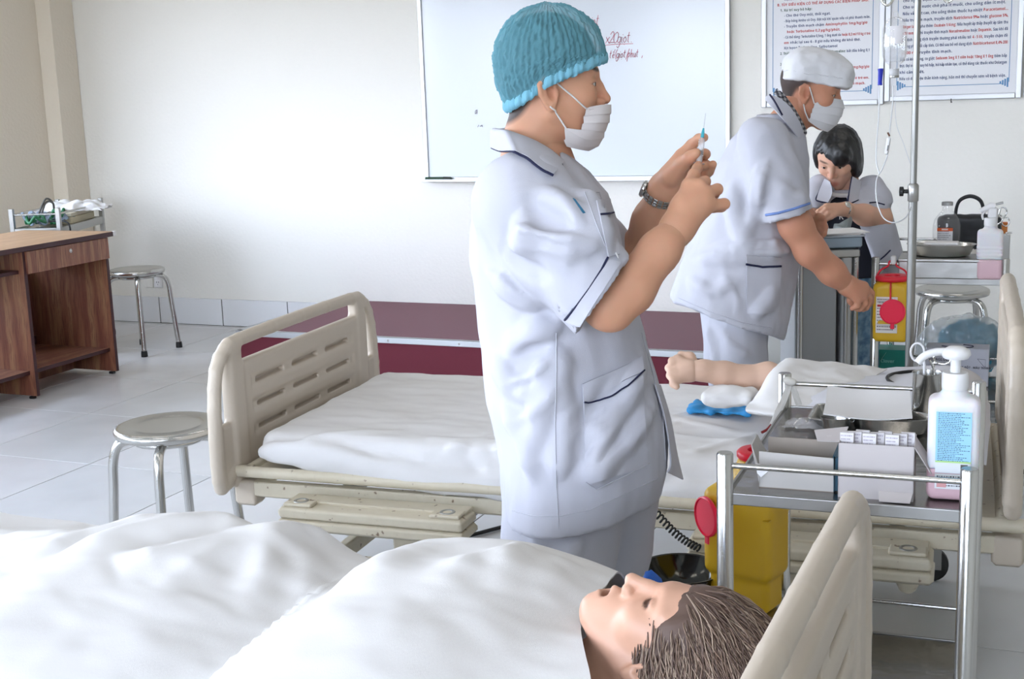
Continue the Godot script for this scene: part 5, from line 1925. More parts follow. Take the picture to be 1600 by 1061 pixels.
func far_trolley_things() -> void:
	var T := 0.7465
	var bx := thing("instrument_box", "flat lidded steel instrument box on the far trolley under the round dish", "box", Vector3(-0.4076, 0.7465, -4.7068), 0.04)
	obj("body", MB.new().box(Vector3(0, 0.031, -0.07), Vector3(0.268, 0.06, 0.15), 0.004), M.steel_dull, bx)
	obj("lid", MB.new().box(Vector3(0, 0.065, -0.07), Vector3(0.275, 0.012, 0.157), 0.004), M.steel_dull, bx)
	var ds := thing("round_dish", "shallow round steel dish on top of the lidded instrument box", "dish", bx.position + Vector3(0.0, 0.0715, -0.08))
	dish_shape(ds, 0.115, 0.042, 0.62)
	var cl := obj("gauze_pad", MB.new().box(Vector3(0, 0, 0), Vector3(0.12, 0.012, 0.06), 0.005), M.sheet)
	cl.position = ds.position + Vector3(0.0, 0.044, -0.0)
	tag(cl, "white folded gauze pad lying across the round dish on far trolley", "gauze")
	var sp := thing("spray_bottle", "white spray bottle with pink liquid at right on the far trolley", "bottle", Vector3(-0.243, 0.7465, -4.7341), 0.05)
	bottle(sp, 0.084, 0.172, 0.06, 0.07, 3)
	var hd := MB.new().tube([Vector3(0.012, 0.25, 0), Vector3(0.0, 0.252, 0), Vector3(-0.035, 0.236, 0.0)], [0.012, 0.013, 0.007], 12)
	hd.box(Vector3(0.006, 0.229, 0), Vector3(0.034, 0.04, 0.026), 0.008)
	obj("spray_head", hd, M.white_plastic, sp)
	obj("trigger", MB.new().tube(smooth_line([Vector3(-0.016, 0.238, 0), Vector3(-0.028, 0.222, 0), Vector3(-0.024, 0.206, 0)], 4), 0.004, 8), M.white_plastic, sp)
	obj("nozzle", MB.new().cyl(Vector3(0.014, 0.258, 0), Vector3(0.038, 0.264, 0), 0.004), M.steel_dull, sp)
	# infusion bottle
	var clear := mat(Color(0.96, 0.97, 0.98, 0.10), 0.05)
	clear.transparency = BaseMaterial3D.TRANSPARENCY_ALPHA
	var ib := thing("infusion_bottle", "clear plastic infusion bottle with orange and white label behind the dish", "bottle", Vector3(-0.4345, 0.7465, -5.3224), 0.0)
	obj("bottle_wall", MB.new().lathe([Vector2(0, 0.001), Vector2(0.048, 0.001), Vector2(0.052, 0.006), Vector2(0.052, 0.12), Vector2(0.047, 0.143), Vector2(0.03, 0.168), Vector2(0.019, 0.178), Vector2(0.0185, 0.2), Vector2(0, 0.2)], 32, Vector3.ZERO, Basis(), 0.6), clear, ib)
	obj("stopper_cap", MB.new().lathe([Vector2(0, 0.198), Vector2(0.0215, 0.198), Vector2(0.0215, 0.211), Vector2(0.018, 0.213), Vector2(0, 0.213)], 20, Vector3.ZERO, Basis(), 0.7), M.steel_dull, ib)
	var lb := obj("label", decal(0.058, 0.075, 0.004), printed(dashed_label(128, 170, Color(0.92, 0.92, 0.93), Color(0.45, 0.46, 0.5), 21, 9, [[0, 0, 1, 0.17, Color(0.85, 0.36, 0.16)], [0.3, 0.04, 0.4, 0.08, Color(0.95, 0.9, 0.88)], [0, 0.95, 1, 0.05, Color(0.80, 0.34, 0.18)]])), ib)
	lb.position = Vector3(-0.004, 0.076, 0.0325)
	# handbag
	var bag := thing("handbag", "black leather handbag with arched handles at back of far trolley", "bag", Vector3(-0.3548, 0.7543, -5.37), 0.05)
	bag.position.y = 0.7465
	var lea := mat(Color(0.028, 0.034, 0.055), 0.45)
	var f := Field.new()
	f.rbox(Vector3(0, 0.075, 0), Vector3(0.118, 0.075, 0.028), 0.012, 0.01)
	f.rbox(Vector3(0, 0.135, 0), Vector3(0.096, 0.022, 0.02), 0.01, 0.02)
	f.noise = grain(18.0, 3, 2)
	f.noise_amp = 0.003
	obj("bag_body", soft([[f, 0.006]]), lea, bag)
	for z in [-0.014, 0.014]:
		obj("handle", MB.new().tube(smooth_line([Vector3(-0.052, 0.13, z), Vector3(-0.05, 0.18, z), Vector3(-0.036, 0.215, z), Vector3(0.0, 0.23, z), Vector3(0.036, 0.215, z), Vector3(0.05, 0.18, z), Vector3(0.052, 0.13, z)], 5), 0.0065, 10), lea, bag)
	obj("zip_pull", MB.new().box(Vector3(0.055, 0.148, 0.022), Vector3(0.03, 0.006, 0.003), 0.001), M.steel_dull, bag)
	var tis := obj("tissue_wad", rumpled(18, 16, 0.09, 0.08, 0.075, 91), M.sheet)
	tis.position = Vector3(-0.3318, 0.748, -5.1751)
	tag(tis, "crumpled white tissue wad between round dish and spray bottle", "tissue")
	var ob := thing("orange_carton", "small orange carton standing behind the spray bottle on far trolley", "carton", Vector3(-0.2454, 0.7465, -5.5052), 0.1)
	obj("carton", MB.new().box(Vector3(0, 0.055, 0), Vector3(0.05, 0.11, 0.04), 0.002), mat(Color(0.84, 0.52, 0.26), 0.6), ob)
	obj("lid_flap", MB.new().box(Vector3(0, 0.112, 0), Vector3(0.052, 0.004, 0.042), 0.001), mat(Color(0.80, 0.44, 0.18), 0.6), ob)
	# instrument holder at the right rail, with scissors
	var ho := thing("instrument_holder", "narrow steel holder with clear sleeve hung on right rail of far trolley", "holder", Vector3(-0.2071, 0.7465, -5.1324), 0.0)
	obj("sleeve", MB.new().box(Vector3(0, 0.055, 0), Vector3(0.026, 0.11, 0.05), 0.004), mat(Color(0.85, 0.86, 0.86), 0.3), ho)
	obj("hook", MB.new().tube([Vector3(0.0, 0.1, 0.02), Vector3(0.0, 0.118, 0.02), Vector3(0.02, 0.118, 0.02)], 0.003, 8), M.steel, ho)
	var sc := thing("scissors", "steel scissors with open finger rings standing beside the spray head", "scissors", Vector3(-0.2332, 0.8926, -5.02), 0.0)
	for q in [[0.016, 0.058, 0.017], [0.026, 0.022, 0.016]]:
		var ring := []
		for k in 14:
			ring.append(Vector3(q[0] + cos(TAU * k / 14) * 0.013, q[1] + sin(TAU * k / 14) * q[2], 0))
		obj("finger_ring", MB.new().tube(ring, 0.0024, 8, false, true), M.steel, sc)
	obj("shank", MB.new().tube([Vector3(0.006, 0.066, 0), Vector3(-0.004, 0.03, 0), Vector3(-0.012, -0.10, 0)], 0.003, 8), M.steel, sc)
	obj("shank", MB.new().tube([Vector3(0.012, 0.022, 0.003), Vector3(-0.002, 0.012, 0.003), Vector3(-0.010, -0.10, 0.003)], 0.003, 8), M.steel, sc)
	# sharps bin hung on the front rail
	var sb := thing("sharps_container", "yellow sharps container with red lid hanging on front rail of far trolley", "sharps bin", Vector3(-0.5527, 0.5382, -4.62), 0.03)
	sharps_bin(sb, 0.122, 0.213, 0.09, 0.001)
	stopper(sb, Vector3(0.008, 0.112, 0.052), 0.043, Basis(Vector3.UP, 0.1))
	var lab := obj("label", decal(0.072, 0.127), printed(dashed_label(144, 254, Color(0.92, 0.90, 0.88), Color(0.25, 0.22, 0.22), 5, 11, [[0.06, 0.22, 0.2, 0.06, Color(0.70, 0.1, 0.12)], [0.05, 0.12, 0.9, 0.01, Color(0.2, 0.2, 0.25)], [0.05, 0.78, 0.9, 0.01, Color(0.2, 0.2, 0.25)]])), sb)
	lab.position = Vector3(-0.012, 0.098, 0.0455)
	obj("white_clip", MB.new().box(Vector3(0.004, 0.285, 0.008), Vector3(0.018, 0.03, 0.022), 0.004), M.white_plastic, sb)
	# lower shelf: plastic bag of gloves, two cartons
	var teal := mat(Color(0.07, 0.50, 0.44), 0.5)
	var tc := thing("teal_carton", "teal glove carton on lower shelf of far trolley under the sharps container", "carton", Vector3(-0.6211, 0.2415, -5.3225), 0.03)
	obj("carton", MB.new().box(Vector3(0, 0.065, 0), Vector3(0.13, 0.13, 0.11), 0.002), teal, tc)
	var leaf := MB.new()
	for q in [[-0.045, 0.092, 0.5], [0.025, 0.035, 0.9], [0.032, 0.032, 0.4]]:
		leaf.beam(Vector3(q[0], q[1], 0.0557), Vector3(q[0] + 0.02 * cos(q[2]), q[1] + 0.028, 0.0557), 0.004, 0.0006, 0.0)
	obj("printed_leaf", leaf, mat(Color(0.85, 0.95, 0.92), 0.5), tc)
	var word := TextMesh.new()
	word.text = "Clover"
	word.font_size = 16
	word.pixel_size = 0.0011
	word.depth = 0.0
	word.curve_step = 4.0
	var wd := obj("printed_word", word, mat(Color(0.65, 0.88, 0.84), 0.5), tc)
	wd.position = Vector3(-0.022, 0.085, 0.0557)
	var wc := thing("glove_carton", "white glove carton with dark print on lower shelf of far trolley", "carton", Vector3(-0.3789, 0.2415, -5.3125), 0.04)
	obj("carton", MB.new().box(Vector3(0, 0.075, 0), Vector3(0.235, 0.15, 0.10), 0.002), mat(Color(0.84, 0.84, 0.88), 0.6), wc)
	obj("opening_edge", MB.new().tube(smooth_line([Vector3(-0.06, 0.151, 0.02), Vector3(0.0, 0.1515, 0.045), Vector3(0.05, 0.151, 0.03), Vector3(0.055, 0.151, 0.0), Vector3(0.02, 0.151, -0.02)], 5), 0.0022, 6), M.navy, wc)
	var pf := SystemFont.new()
	pf.font_names = PackedStringArray(["Droid Sans"])
	pf.font_weight = 700
	for q in [["VINAGLOVES", -0.062, 0.102, 0.0009], ["KHÔNG BỘT - MÀU TRẮNG", 0.055, 0.074, 0.0007]]:
		word = TextMesh.new()
		word.font = pf
		word.text = accented(q[0], pf, 0.01, Vector3.ZERO, 1.0, MB.new())
		word.font_size = 16
		word.pixel_size = q[3]
		word.depth = 0.0
		word.curve_step = 4.0
		wd = obj("printed_word", word, M.navy, wc)
		wd.position = Vector3(q[1], q[2], 0.0505)
	var tri := MB.new()
	for q in [[Vector3(0.075, 0.11, 0.0503), Vector3(0.105, 0.108, 0.0503)], [Vector3(0.105, 0.108, 0.0503), Vector3(0.104, 0.075, 0.0503)], [Vector3(0.104, 0.075, 0.0503), Vector3(0.075, 0.11, 0.0503)]]:
		tri.beam(q[0], q[1], 0.0006, 0.0012, 0.0)
	obj("printed_mark", tri, mat(Color(0.3, 0.3, 0.4), 0.6), wc)
	var gl := thing("glove_bag", "clear plastic bag stuffed with blue gloves behind the white glove carton", "bag", Vector3(-0.3832, 0.2415, -5.5298), 0.0)
	f = Field.new()
	f.ell(Vector3(0.02, 0.13, 0), Vector3(0.16, 0.11, 0.09), 0.03)
	f.ell(Vector3(0.08, 0.10, 0.0), Vector3(0.09, 0.10, 0.08), 0.03)
	f.ell(Vector3(-0.10, 0.10, 0.0), Vector3(0.08, 0.09, 0.07), 0.03)
	f.noise = grain(14.0, 6, 3)
	f.noise_amp = 0.016
	f.half(Vector3(0, 0.001, 0), Vector3.DOWN)
	var film := mat(Color(0.92, 0.95, 0.97, 0.3), 0.15)
	film.transparency = BaseMaterial3D.TRANSPARENCY_ALPHA
	var g := Field.new()
	g.ell(Vector3(0.04, 0.12, 0), Vector3(0.125, 0.095, 0.07), 0.03)
	g.ell(Vector3(0.10, 0.08, 0.0), Vector3(0.06, 0.075, 0.06), 0.03)
	g.noise = grain(22.0, 16, 3)
	g.noise_amp = 0.022
	g.half(Vector3(0, 0.006, 0), Vector3.DOWN)
	obj("gloves", soft([[g, 0.007]]), mat(Color(0.28, 0.58, 0.68), 0.6), gl)
	obj("plastic_film", soft([[f, 0.008]]), film, gl)
	var gv := Field.new()
	gv.ell(Vector3(0, 0.03, 0), Vector3(0.05, 0.035, 0.03), 0.03)
	gv.noise = grain(30.0, 36, 2)
	gv.noise_amp = 0.012
	var gg := obj("glove_heap", soft([[gv, 0.005]]), mat(Color(0.12, 0.62, 0.56), 0.55))
	gg.position = Vector3(-0.7098, 0.2415, -5.3244)
	tag(gg, "crumpled teal glove sticking out left of the teal carton on far trolley", "glove")
	# stool pushed behind the far trolley
	var st := stool("round steel stool behind the far trolley close to the back wall", Vector3(-0.47, 0, -6.15), 0.6)

func drip() -> void:
	var base := Vector3(-0.4152, 0, -3.9226)
	var p := thing("drip_stand", "tall steel drip pole with hooks clamped on the far side of bed", "drip stand", base)
	var rod := mat(Color(0.56, 0.56, 0.55), 0.32, 1.0)
	obj("outer_tube", MB.new().cyl(Vector3(0, 0.36, 0), Vector3(0, 1.128, 0), 0.0125, 16), rod, p)
	obj("inner_rod", MB.new().cyl(Vector3(0, 1.098, 0), Vector3(0, 1.735, 0), 0.0092, 16), rod, p)
	var col := obj("collar", MB.new().lathe([Vector2(0.0125, 1.118 - 0.03), Vector2(0.0155, 1.118 - 0.027), Vector2(0.0155, 1.118 + 0.017), Vector2(0.0115, 1.118 + 0.023)], 18), M.steel_dull, p)
	obj("clamp_knob", MB.new().lathe([Vector2(0, 0), Vector2(0.006, 0), Vector2(0.006, 0.014), Vector2(0.014, 0.016), Vector2(0.014, 0.026), Vector2(0, 0.028)], 12, Vector3(-0.012, 1.118, 0), Basis(Vector3.BACK, PI / 2)), M.black, col)
	obj("bed_clamp", MB.new().box(Vector3(0, 0.385, 0.02), Vector3(0.04, 0.05, 0.045), 0.004), M.steel_dull, p)
	for s in [-1.0, 1.0]:
		obj("hook", MB.new().tube(smooth_line([Vector3(0, 1.70, 0), Vector3(s * 0.03, 1.72, 0), Vector3(s * 0.055, 1.69, 0.0), Vector3(s * 0.07, 1.655, 0.004), Vector3(s * 0.083, 1.645, 0.008), Vector3(s * 0.098, 1.66, 0.008), Vector3(s * 0.098, 1.70, 0.004)], 5), 0.0035, 10), M.chrome, p)
		obj("hook", MB.new().tube(smooth_line([Vector3(s * 0.098, 1.70, 0.0), Vector3(s * 0.105, 1.67, 0.012), Vector3(s * 0.09, 1.662, 0.02), Vector3(s * 0.07, 1.675, 0.012), Vector3(s * 0.065, 1.72, 0)], 5), 0.0035, 10), M.chrome, p)
	var clear := mat(Color(0.97, 0.98, 0.99, 0.07), 0.04)
	clear.transparency = BaseMaterial3D.TRANSPARENCY_ALPHA
	var top := Vector3(-0.4849, 1.6274, -3.9998)
	var b := thing("drip_bottle", "upside down clear plastic drip bottle half full hanging from the pole hook", "drip bottle", top - Vector3(0, 0.185, 0))
	var prof := [Vector2(0, 0.012), Vector2(0.012, 0.012), Vector2(0.0135, 0.02), Vector2(0.0145, 0.036), Vector2(0.026, 0.045), Vector2(0.034, 0.062), Vector2(0.0355, 0.09), Vector2(0.0345, 0.14), Vector2(0.028, 0.163), Vector2(0.014, 0.172), Vector2(0.003, 0.174), Vector2(0, 0.174)]
	obj("bottle_wall", MB.new().lathe(prof, 32), clear, b)
	var liq := mat(Color(0.93, 0.95, 0.98, 0.22), 0.04)
	liq.transparency = BaseMaterial3D.TRANSPARENCY_ALPHA
	obj("liquid", MB.new().lathe([Vector2(0, 0.046), Vector2(0.024, 0.0465), Vector2(0.032, 0.062), Vector2(0.0338, 0.09), Vector2(0.0335, 0.118), Vector2(0, 0.118)], 32), liq, b)
	obj("neck_cap", MB.new().lathe([Vector2(0, 0.0), Vector2(0.012, 0.0), Vector2(0.0135, 0.003), Vector2(0.0135, 0.026), Vector2(0, 0.026)], 20), mat(Color(0.86, 0.87, 0.88), 0.3), b)
	obj("metal_ring", MB.new().lathe([Vector2(0.0137, 0.0), Vector2(0.0141, 0.001), Vector2(0.0141, 0.006), Vector2(0.0137, 0.007)], 20), M.steel_dull, b)
	var lb := obj("label", decal(0.036, 0.05, 0.004), mat(Color(0.93, 0.92, 0.93), 0.5), b)
	lb.position = Vector3(0.008, 0.122, 0.0345)
	obj("hanger", MB.new().tube([Vector3(-0.008, 0.172, 0), Vector3(-0.006, 0.188, 0), Vector3(0.006, 0.188, 0), Vector3(0.008, 0.172, 0)], 0.0018, 6), M.white_plastic, b)
	var line := mat(Color(0.90, 0.91, 0.92), 0.25)
	var s := thing("infusion_line", "thin clear infusion tubing looping down from drip bottle to the patient", "tubing", Vector3.ZERO)
	var pm := smooth_line([Vector3(-0.4798, 1.4204, -3.9474), Vector3(-0.4791, 1.3555, -3.9229), Vector3(-0.4818, 1.2928, -3.8975), Vector3(-0.4829, 1.2305, -3.8728), Vector3(-0.4948, 1.1868, -3.8474), Vector3(-0.5057, 1.1612, -3.8262), Vector3(-0.5041, 1.1174, -3.8066), Vector3(-0.4945, 1.0824, -3.7923), Vector3(-0.4782, 1.0516, -3.7929), Vector3(-0.4498, 1.041, -3.7919), Vector3(-0.4244, 1.052, -3.8273), Vector3(-0.4189, 1.0722, -3.9006)], 8)
	obj("tube", MB.new().tube(pm, 0.0018, 8), line, s)
	pm = smooth_line([Vector3(-0.5163, 1.4327, -3.9231), Vector3(-0.5139, 1.3387, -3.9044), Vector3(-0.5145, 1.2671, -3.878), Vector3(-0.5125, 1.2136, -3.8565), Vector3(-0.501, 1.1745, -3.8422)], 6)
	obj("tube", MB.new().tube(pm, 0.0016, 8), line, s)
	pm = smooth_line([Vector3(-0.4747, 1.4202, -3.9495), Vector3(-0.4686, 1.3185, -3.9308), Vector3(-0.4466, 1.2538, -3.9378), Vector3(-0.4284, 1.1979, -3.9451)], 6)
	obj("tube", MB.new().tube(pm, 0.0009, 6), line, s)
	var cl := obj("blue_clamp", MB.new().tube([Vector3(-0.5144, 1.4688, -3.9315), Vector3(-0.5141, 1.4615, -3.9301), Vector3(-0.5146, 1.4326, -3.9238), Vector3(-0.5142, 1.4236, -3.9221)], [0.0085, 0.0075, 0.006, 0.0068], 14), mat(Color(0.02, 0.12, 0.62), 0.35), s)
	var rc := Vector3(-0.4825, 1.2526, -3.8666)
	obj("roller_clamp", MB.new().box(rc, Vector3(0.011, 0.05, 0.012), 0.004, Basis(Vector3.BACK, -0.15)), mat(Color(0.93, 0.93, 0.93), 0.3), s)
	obj("roller_slot", MB.new().box(rc + Vector3(0.001, -0.006, 0.0065), Vector3(0.002, 0.016, 0.001), 0.0, Basis(Vector3.BACK, -0.15)), M.black, s)
	obj("brown_tip", MB.new().cyl(Vector3(-0.4854, 1.2898, -3.8842), Vector3(-0.4799, 1.2789, -3.8843), 0.0025, 8), mat(Color(0.35, 0.18, 0.08), 0.5), s)

func writing_trolley() -> void:
	# the woman's trolley: steel drum sides, grey cloth cover, papers on top
	var o := Vector3(-0.8037, 0, -4.6796)
	var t := thing("steel_cabinet", "narrow steel side cabinet the woman leans over between the two nurses", "cabinet", o, deg_to_rad(23.39))
	var grey := mat(Color(0.72, 0.73, 0.74), 0.6)
	obj("side_panel", MB.new().box(Vector3(-0.045, 0.43, -0.02), Vector3(0.15, 0.78, 0.24), 0.006), mat(Color(0.62, 0.63, 0.63), 0.55), t)
	obj("door_panel", MB.new().box(Vector3(0.062, 0.45, -0.02), Vector3(0.045, 0.82, 0.26), 0.012), mat(Color(0.74, 0.75, 0.75), 0.35, 0.5), t)
	obj("worktop", MB.new().box(Vector3(0.0, 0.845, -0.02), Vector3(0.21, 0.03, 0.28), 0.006), M.steel_dull, t)
	for q in [[0.095, 0.10], [0.095, -0.14], [-0.1, 0.10], [-0.1, -0.14]]:
		obj("post", MB.new().cyl(Vector3(q[0], 0.02, q[1]), Vector3(q[0], 0.86, q[1]), 0.01, 12), M.steel, t)
	obj("door_bar", MB.new().cyl(Vector3(0.055, 0.12, 0.125), Vector3(0.055, 0.72, 0.125), 0.006, 10), M.steel_dull, t)
	var tr := thing("plastic_tray", "blue grey plastic tray under white papers on the woman's cabinet", "tray", o + Vector3(0, 0.861, 0), deg_to_rad(23.39))
	obj("tray_body", MB.new().box(Vector3(0.02, 0.022, 0.0), Vector3(0.19, 0.042, 0.22), 0.008), mat(Color(0.60, 0.67, 0.72), 0.4), tr)
	obj("tray_rim", MB.new().box(Vector3(0.02, 0.044, 0.0), Vector3(0.205, 0.006, 0.235), 0.002), mat(Color(0.72, 0.76, 0.80), 0.35), tr)
	for k in 3:
		var pp := obj("paper_sheet", MB.new().box(Vector3.ZERO, Vector3(0.19, 0.0025, 0.15), 0.0005), mat(Color(0.95, 0.95, 0.95), 0.8))
		pp.position = tr.position + Vector3(0.03 + 0.01 * k, 0.0485 + 0.003 * k, 0.02)
		pp.rotation.y = 0.3 + 0.12 * k
		tag(pp, ["lowest white paper sheet of the loose stack on the plastic tray", "middle white paper sheet of the loose stack on the plastic tray", "topmost white paper sheet of the stack under the woman's hands"][k], "paper", "papers on the steel cabinet")
	var cv := obj("hanging_cover", patch([[Vector3(-0.1342, 0.9276, 0.36), Vector3(-0.0973, 0.9379, 0.36), Vector3(-0.0543, 0.9375, 0.3)], [Vector3(-0.1479, 0.8743, 0.4), Vector3(-0.1207, 0.8825, 0.42), Vector3(-0.073, 0.8812, 0.34)], [Vector3(-0.1354, 0.8131, 0.38), Vector3(-0.1104, 0.8195, 0.4), Vector3(-0.072, 0.8153, 0.34)], [Vector3(-0.1183, 0.7629, 0.36), Vector3(-0.1001, 0.7697, 0.38), Vector3(-0.0738, 0.7728, 0.34)]], 6, 6, 0.002, grain(14.0, 5, 2), 0.02), mat(Color(0.52, 0.55, 0.55, 1), 0.35))
	cv.transform = Transform3D(Basis(Vector3.UP, deg_to_rad(23.39)), Vector3(-0.8, 0, -5.17))
	tag(cv, "crinkled grey plastic bag hanging at right front of the steel cabinet", "bag")
	# grey machine and cables on the floor behind
	var mc := thing("suction_machine", "grey equipment box on a low stand behind the man in white cap", "equipment", Vector3(-1.22, 0, -6.25), 0.2)
	obj("case", MB.new().box(Vector3(0, 0.42, 0), Vector3(0.26, 0.30, 0.22), 0.012), mat(Color(0.60, 0.62, 0.62), 0.5), mc)
	obj("dark_panel", MB.new().box(Vector3(-0.02, 0.46, 0.112), Vector3(0.16, 0.12, 0.006), 0.002), mat(Color(0.2, 0.21, 0.22), 0.4), mc)
	obj("stand", MB.new().box(Vector3(0, 0.14, 0), Vector3(0.24, 0.26, 0.2), 0.01), mat(Color(0.80, 0.80, 0.78), 0.5), mc)
	var cb := obj("equipment_cable", MB.new().tube(smooth_line([Vector3(-1.4865, 0.008, -6.7338), Vector3(-1.4495, 0.008, -6.8819), Vector3(-1.4111, 0.008, -7.0353), Vector3(-1.3956, 0.008, -7.2269), Vector3(-1.4111, 0.008, -7.4207)], 6), 0.006, 8), mat(Color(0.22, 0.23, 0.24), 0.5))
	tag(cb, "dark cable lying on the floor behind the man in white cap", "cable")

func low_things() -> void:
	# low steel stand between the beds carrying the bowl and the large yellow bin
	var st := thing("low_stand", "low steel stand between the beds carrying bowl and yellow bin", "stand", Vector3(-0.80, 0, -2.665))
	obj("top_plate", MB.new().box(Vector3(0.02, 0.3134, 0), Vector3(0.54, 0.012, 0.14), 0.003), M.steel_dull, st)
	for q in [[-0.21, -0.055], [0.21, -0.055], [-0.21, 0.055], [0.21, 0.055]]:
		obj("leg", MB.new().cyl(Vector3(q[0], 0, q[1]), Vector3(q[0], 0.3089, q[1]), 0.01, 12), M.steel, st)
	var bn := thing("sharps_container", "large yellow sharps bin with red lid behind left post of near trolley", "sharps bin", Vector3(-0.6136, 0.3209, -2.66), -0.25)
	sharps_bin(bn, 0.160, 0.3394, 0.110, 0.010)
	stopper(bn, Vector3(-0.052, 0.215, 0.072), 0.044, Basis(Vector3.UP, -0.5))
	var yel := mat(Color(0.82, 0.65, 0.10), 0.45)
	for y in [0.085, 0.22]:
		obj("moulded_band", MB.new().box(Vector3(0, y, 0), Vector3(0.161 - (0.018 if y < 0.12 else 0.0), 0.004, 0.111 - (0.018 if y < 0.12 else 0.0)), 0.0018), yel, bn)
	var bw := thing("steel_bowl", "round dark polished steel bowl on the low stand behind manikin's face", "bowl", Vector3(-0.765, 0.3563, -2.675))
	bw.position.y = 0.3199
	obj("bowl", MB.new().lathe([Vector2(0, 0), Vector2(0.04, 0.0), Vector2(0.065, 0.015), Vector2(0.085, 0.045), Vector2(0.092, 0.06), Vector2(0.096, 0.061), Vector2(0.096, 0.063), Vector2(0.090, 0.062), Vector2(0.083, 0.046), Vector2(0.063, 0.017), Vector2(0.04, 0.003), Vector2(0, 0.003)], 40), mat(Color(0.22, 0.22, 0.21), 0.12, 1.0), bw)
	var gl := obj("blue_cloth", rumpled(20, 16, 0.12, 0.08, 0.09, 24), mat(Color(0.03, 0.30, 0.62), 0.6))
	gl.position = Vector3(-0.5319, 0.7217, -1.75)
	gl.position.y = 0.672
	tag(gl, "crumpled bright blue cloth behind the manikin's forehead", "cloth")
	var coil := []
	var c0 := Vector3(-0.8824, 0.4334, -2.88)
	var c1 := Vector3(-0.7662, 0.371, -2.84)
	var d: Vector3 = (c1 - c0).normalized()
	var u := d.cross(Vector3.UP).normalized()
	var w := u.cross(d)
	for k in 14 * 10:
		var s := float(k) / 139.0
		var a := TAU * k / 10.0
		coil.append(c0.lerp(c1, s) + Vector3(0, -0.012 * sin(s * PI), 0) + (u * cos(a) + w * sin(a)) * 0.0085)
	var cd := obj("coiled_cord", MB.new().tube(coil, 0.0024, 6), M.black)
	tag(cd, "black coiled cord hanging from the bed rail above the steel bowl", "cord")
	var fc := obj("power_cord", MB.new().tube(smooth_line([Vector3(-1.9166, 0.008, -3.3006), Vector3(-1.8839, 0.008, -3.3857), Vector3(-1.8537, 0.008, -3.5027), Vector3(-1.8166, 0.008, -3.6142), Vector3(-1.7369, 0.008, -3.7431), Vector3(-1.6855, 0.008, -3.8401), Vector3(-1.669, 0.008, -3.9718)], 6), 0.007, 8), M.black)
	tag(fc, "black power cord running across the floor under the bed", "cord")
	# wheel of something parked at the right edge
	var wh := thing("caster_wheel", "small black rimmed caster wheel on the floor at right edge behind the headboard", "wheel", Vector3(-0.1209, 0, -4.912) + Vector3(0, 0.0605, 0), 0.5)
	var ring := []
	for k in 24:
		ring.append(Vector3(cos(TAU * k / 24) * 0.052, sin(TAU * k / 24) * 0.052, 0))
	obj("tyre", MB.new().tube(ring, 0.0085, 10, false, true), M.black_rubber, wh)
	obj("hub", MB.new().lathe([Vector2(0, -0.014), Vector2(0.02, -0.014), Vector2(0.022, 0.012), Vector2(0, 0.014)], 16, Vector3.ZERO, Basis(Vector3.RIGHT, PI / 2)), M.steel_dull, wh)
	obj("spokes", MB.new().box(Vector3.ZERO, Vector3(0.1, 0.008, 0.006), 0.002).box(Vector3.ZERO, Vector3(0.008, 0.1, 0.006), 0.002), M.steel_dull, wh)
	obj("fork", MB.new().box(Vector3(0.01, 0.04, -0.02), Vector3(0.03, 0.10, 0.005), 0.001).box(Vector3(0.01, 0.04, 0.02), Vector3(0.03, 0.10, 0.005), 0.001).box(Vector3(0.12, 0.095, 0), Vector3(0.28, 0.025, 0.045), 0.004), M.steel_dull, wh)
const FACE := {"ear": true}

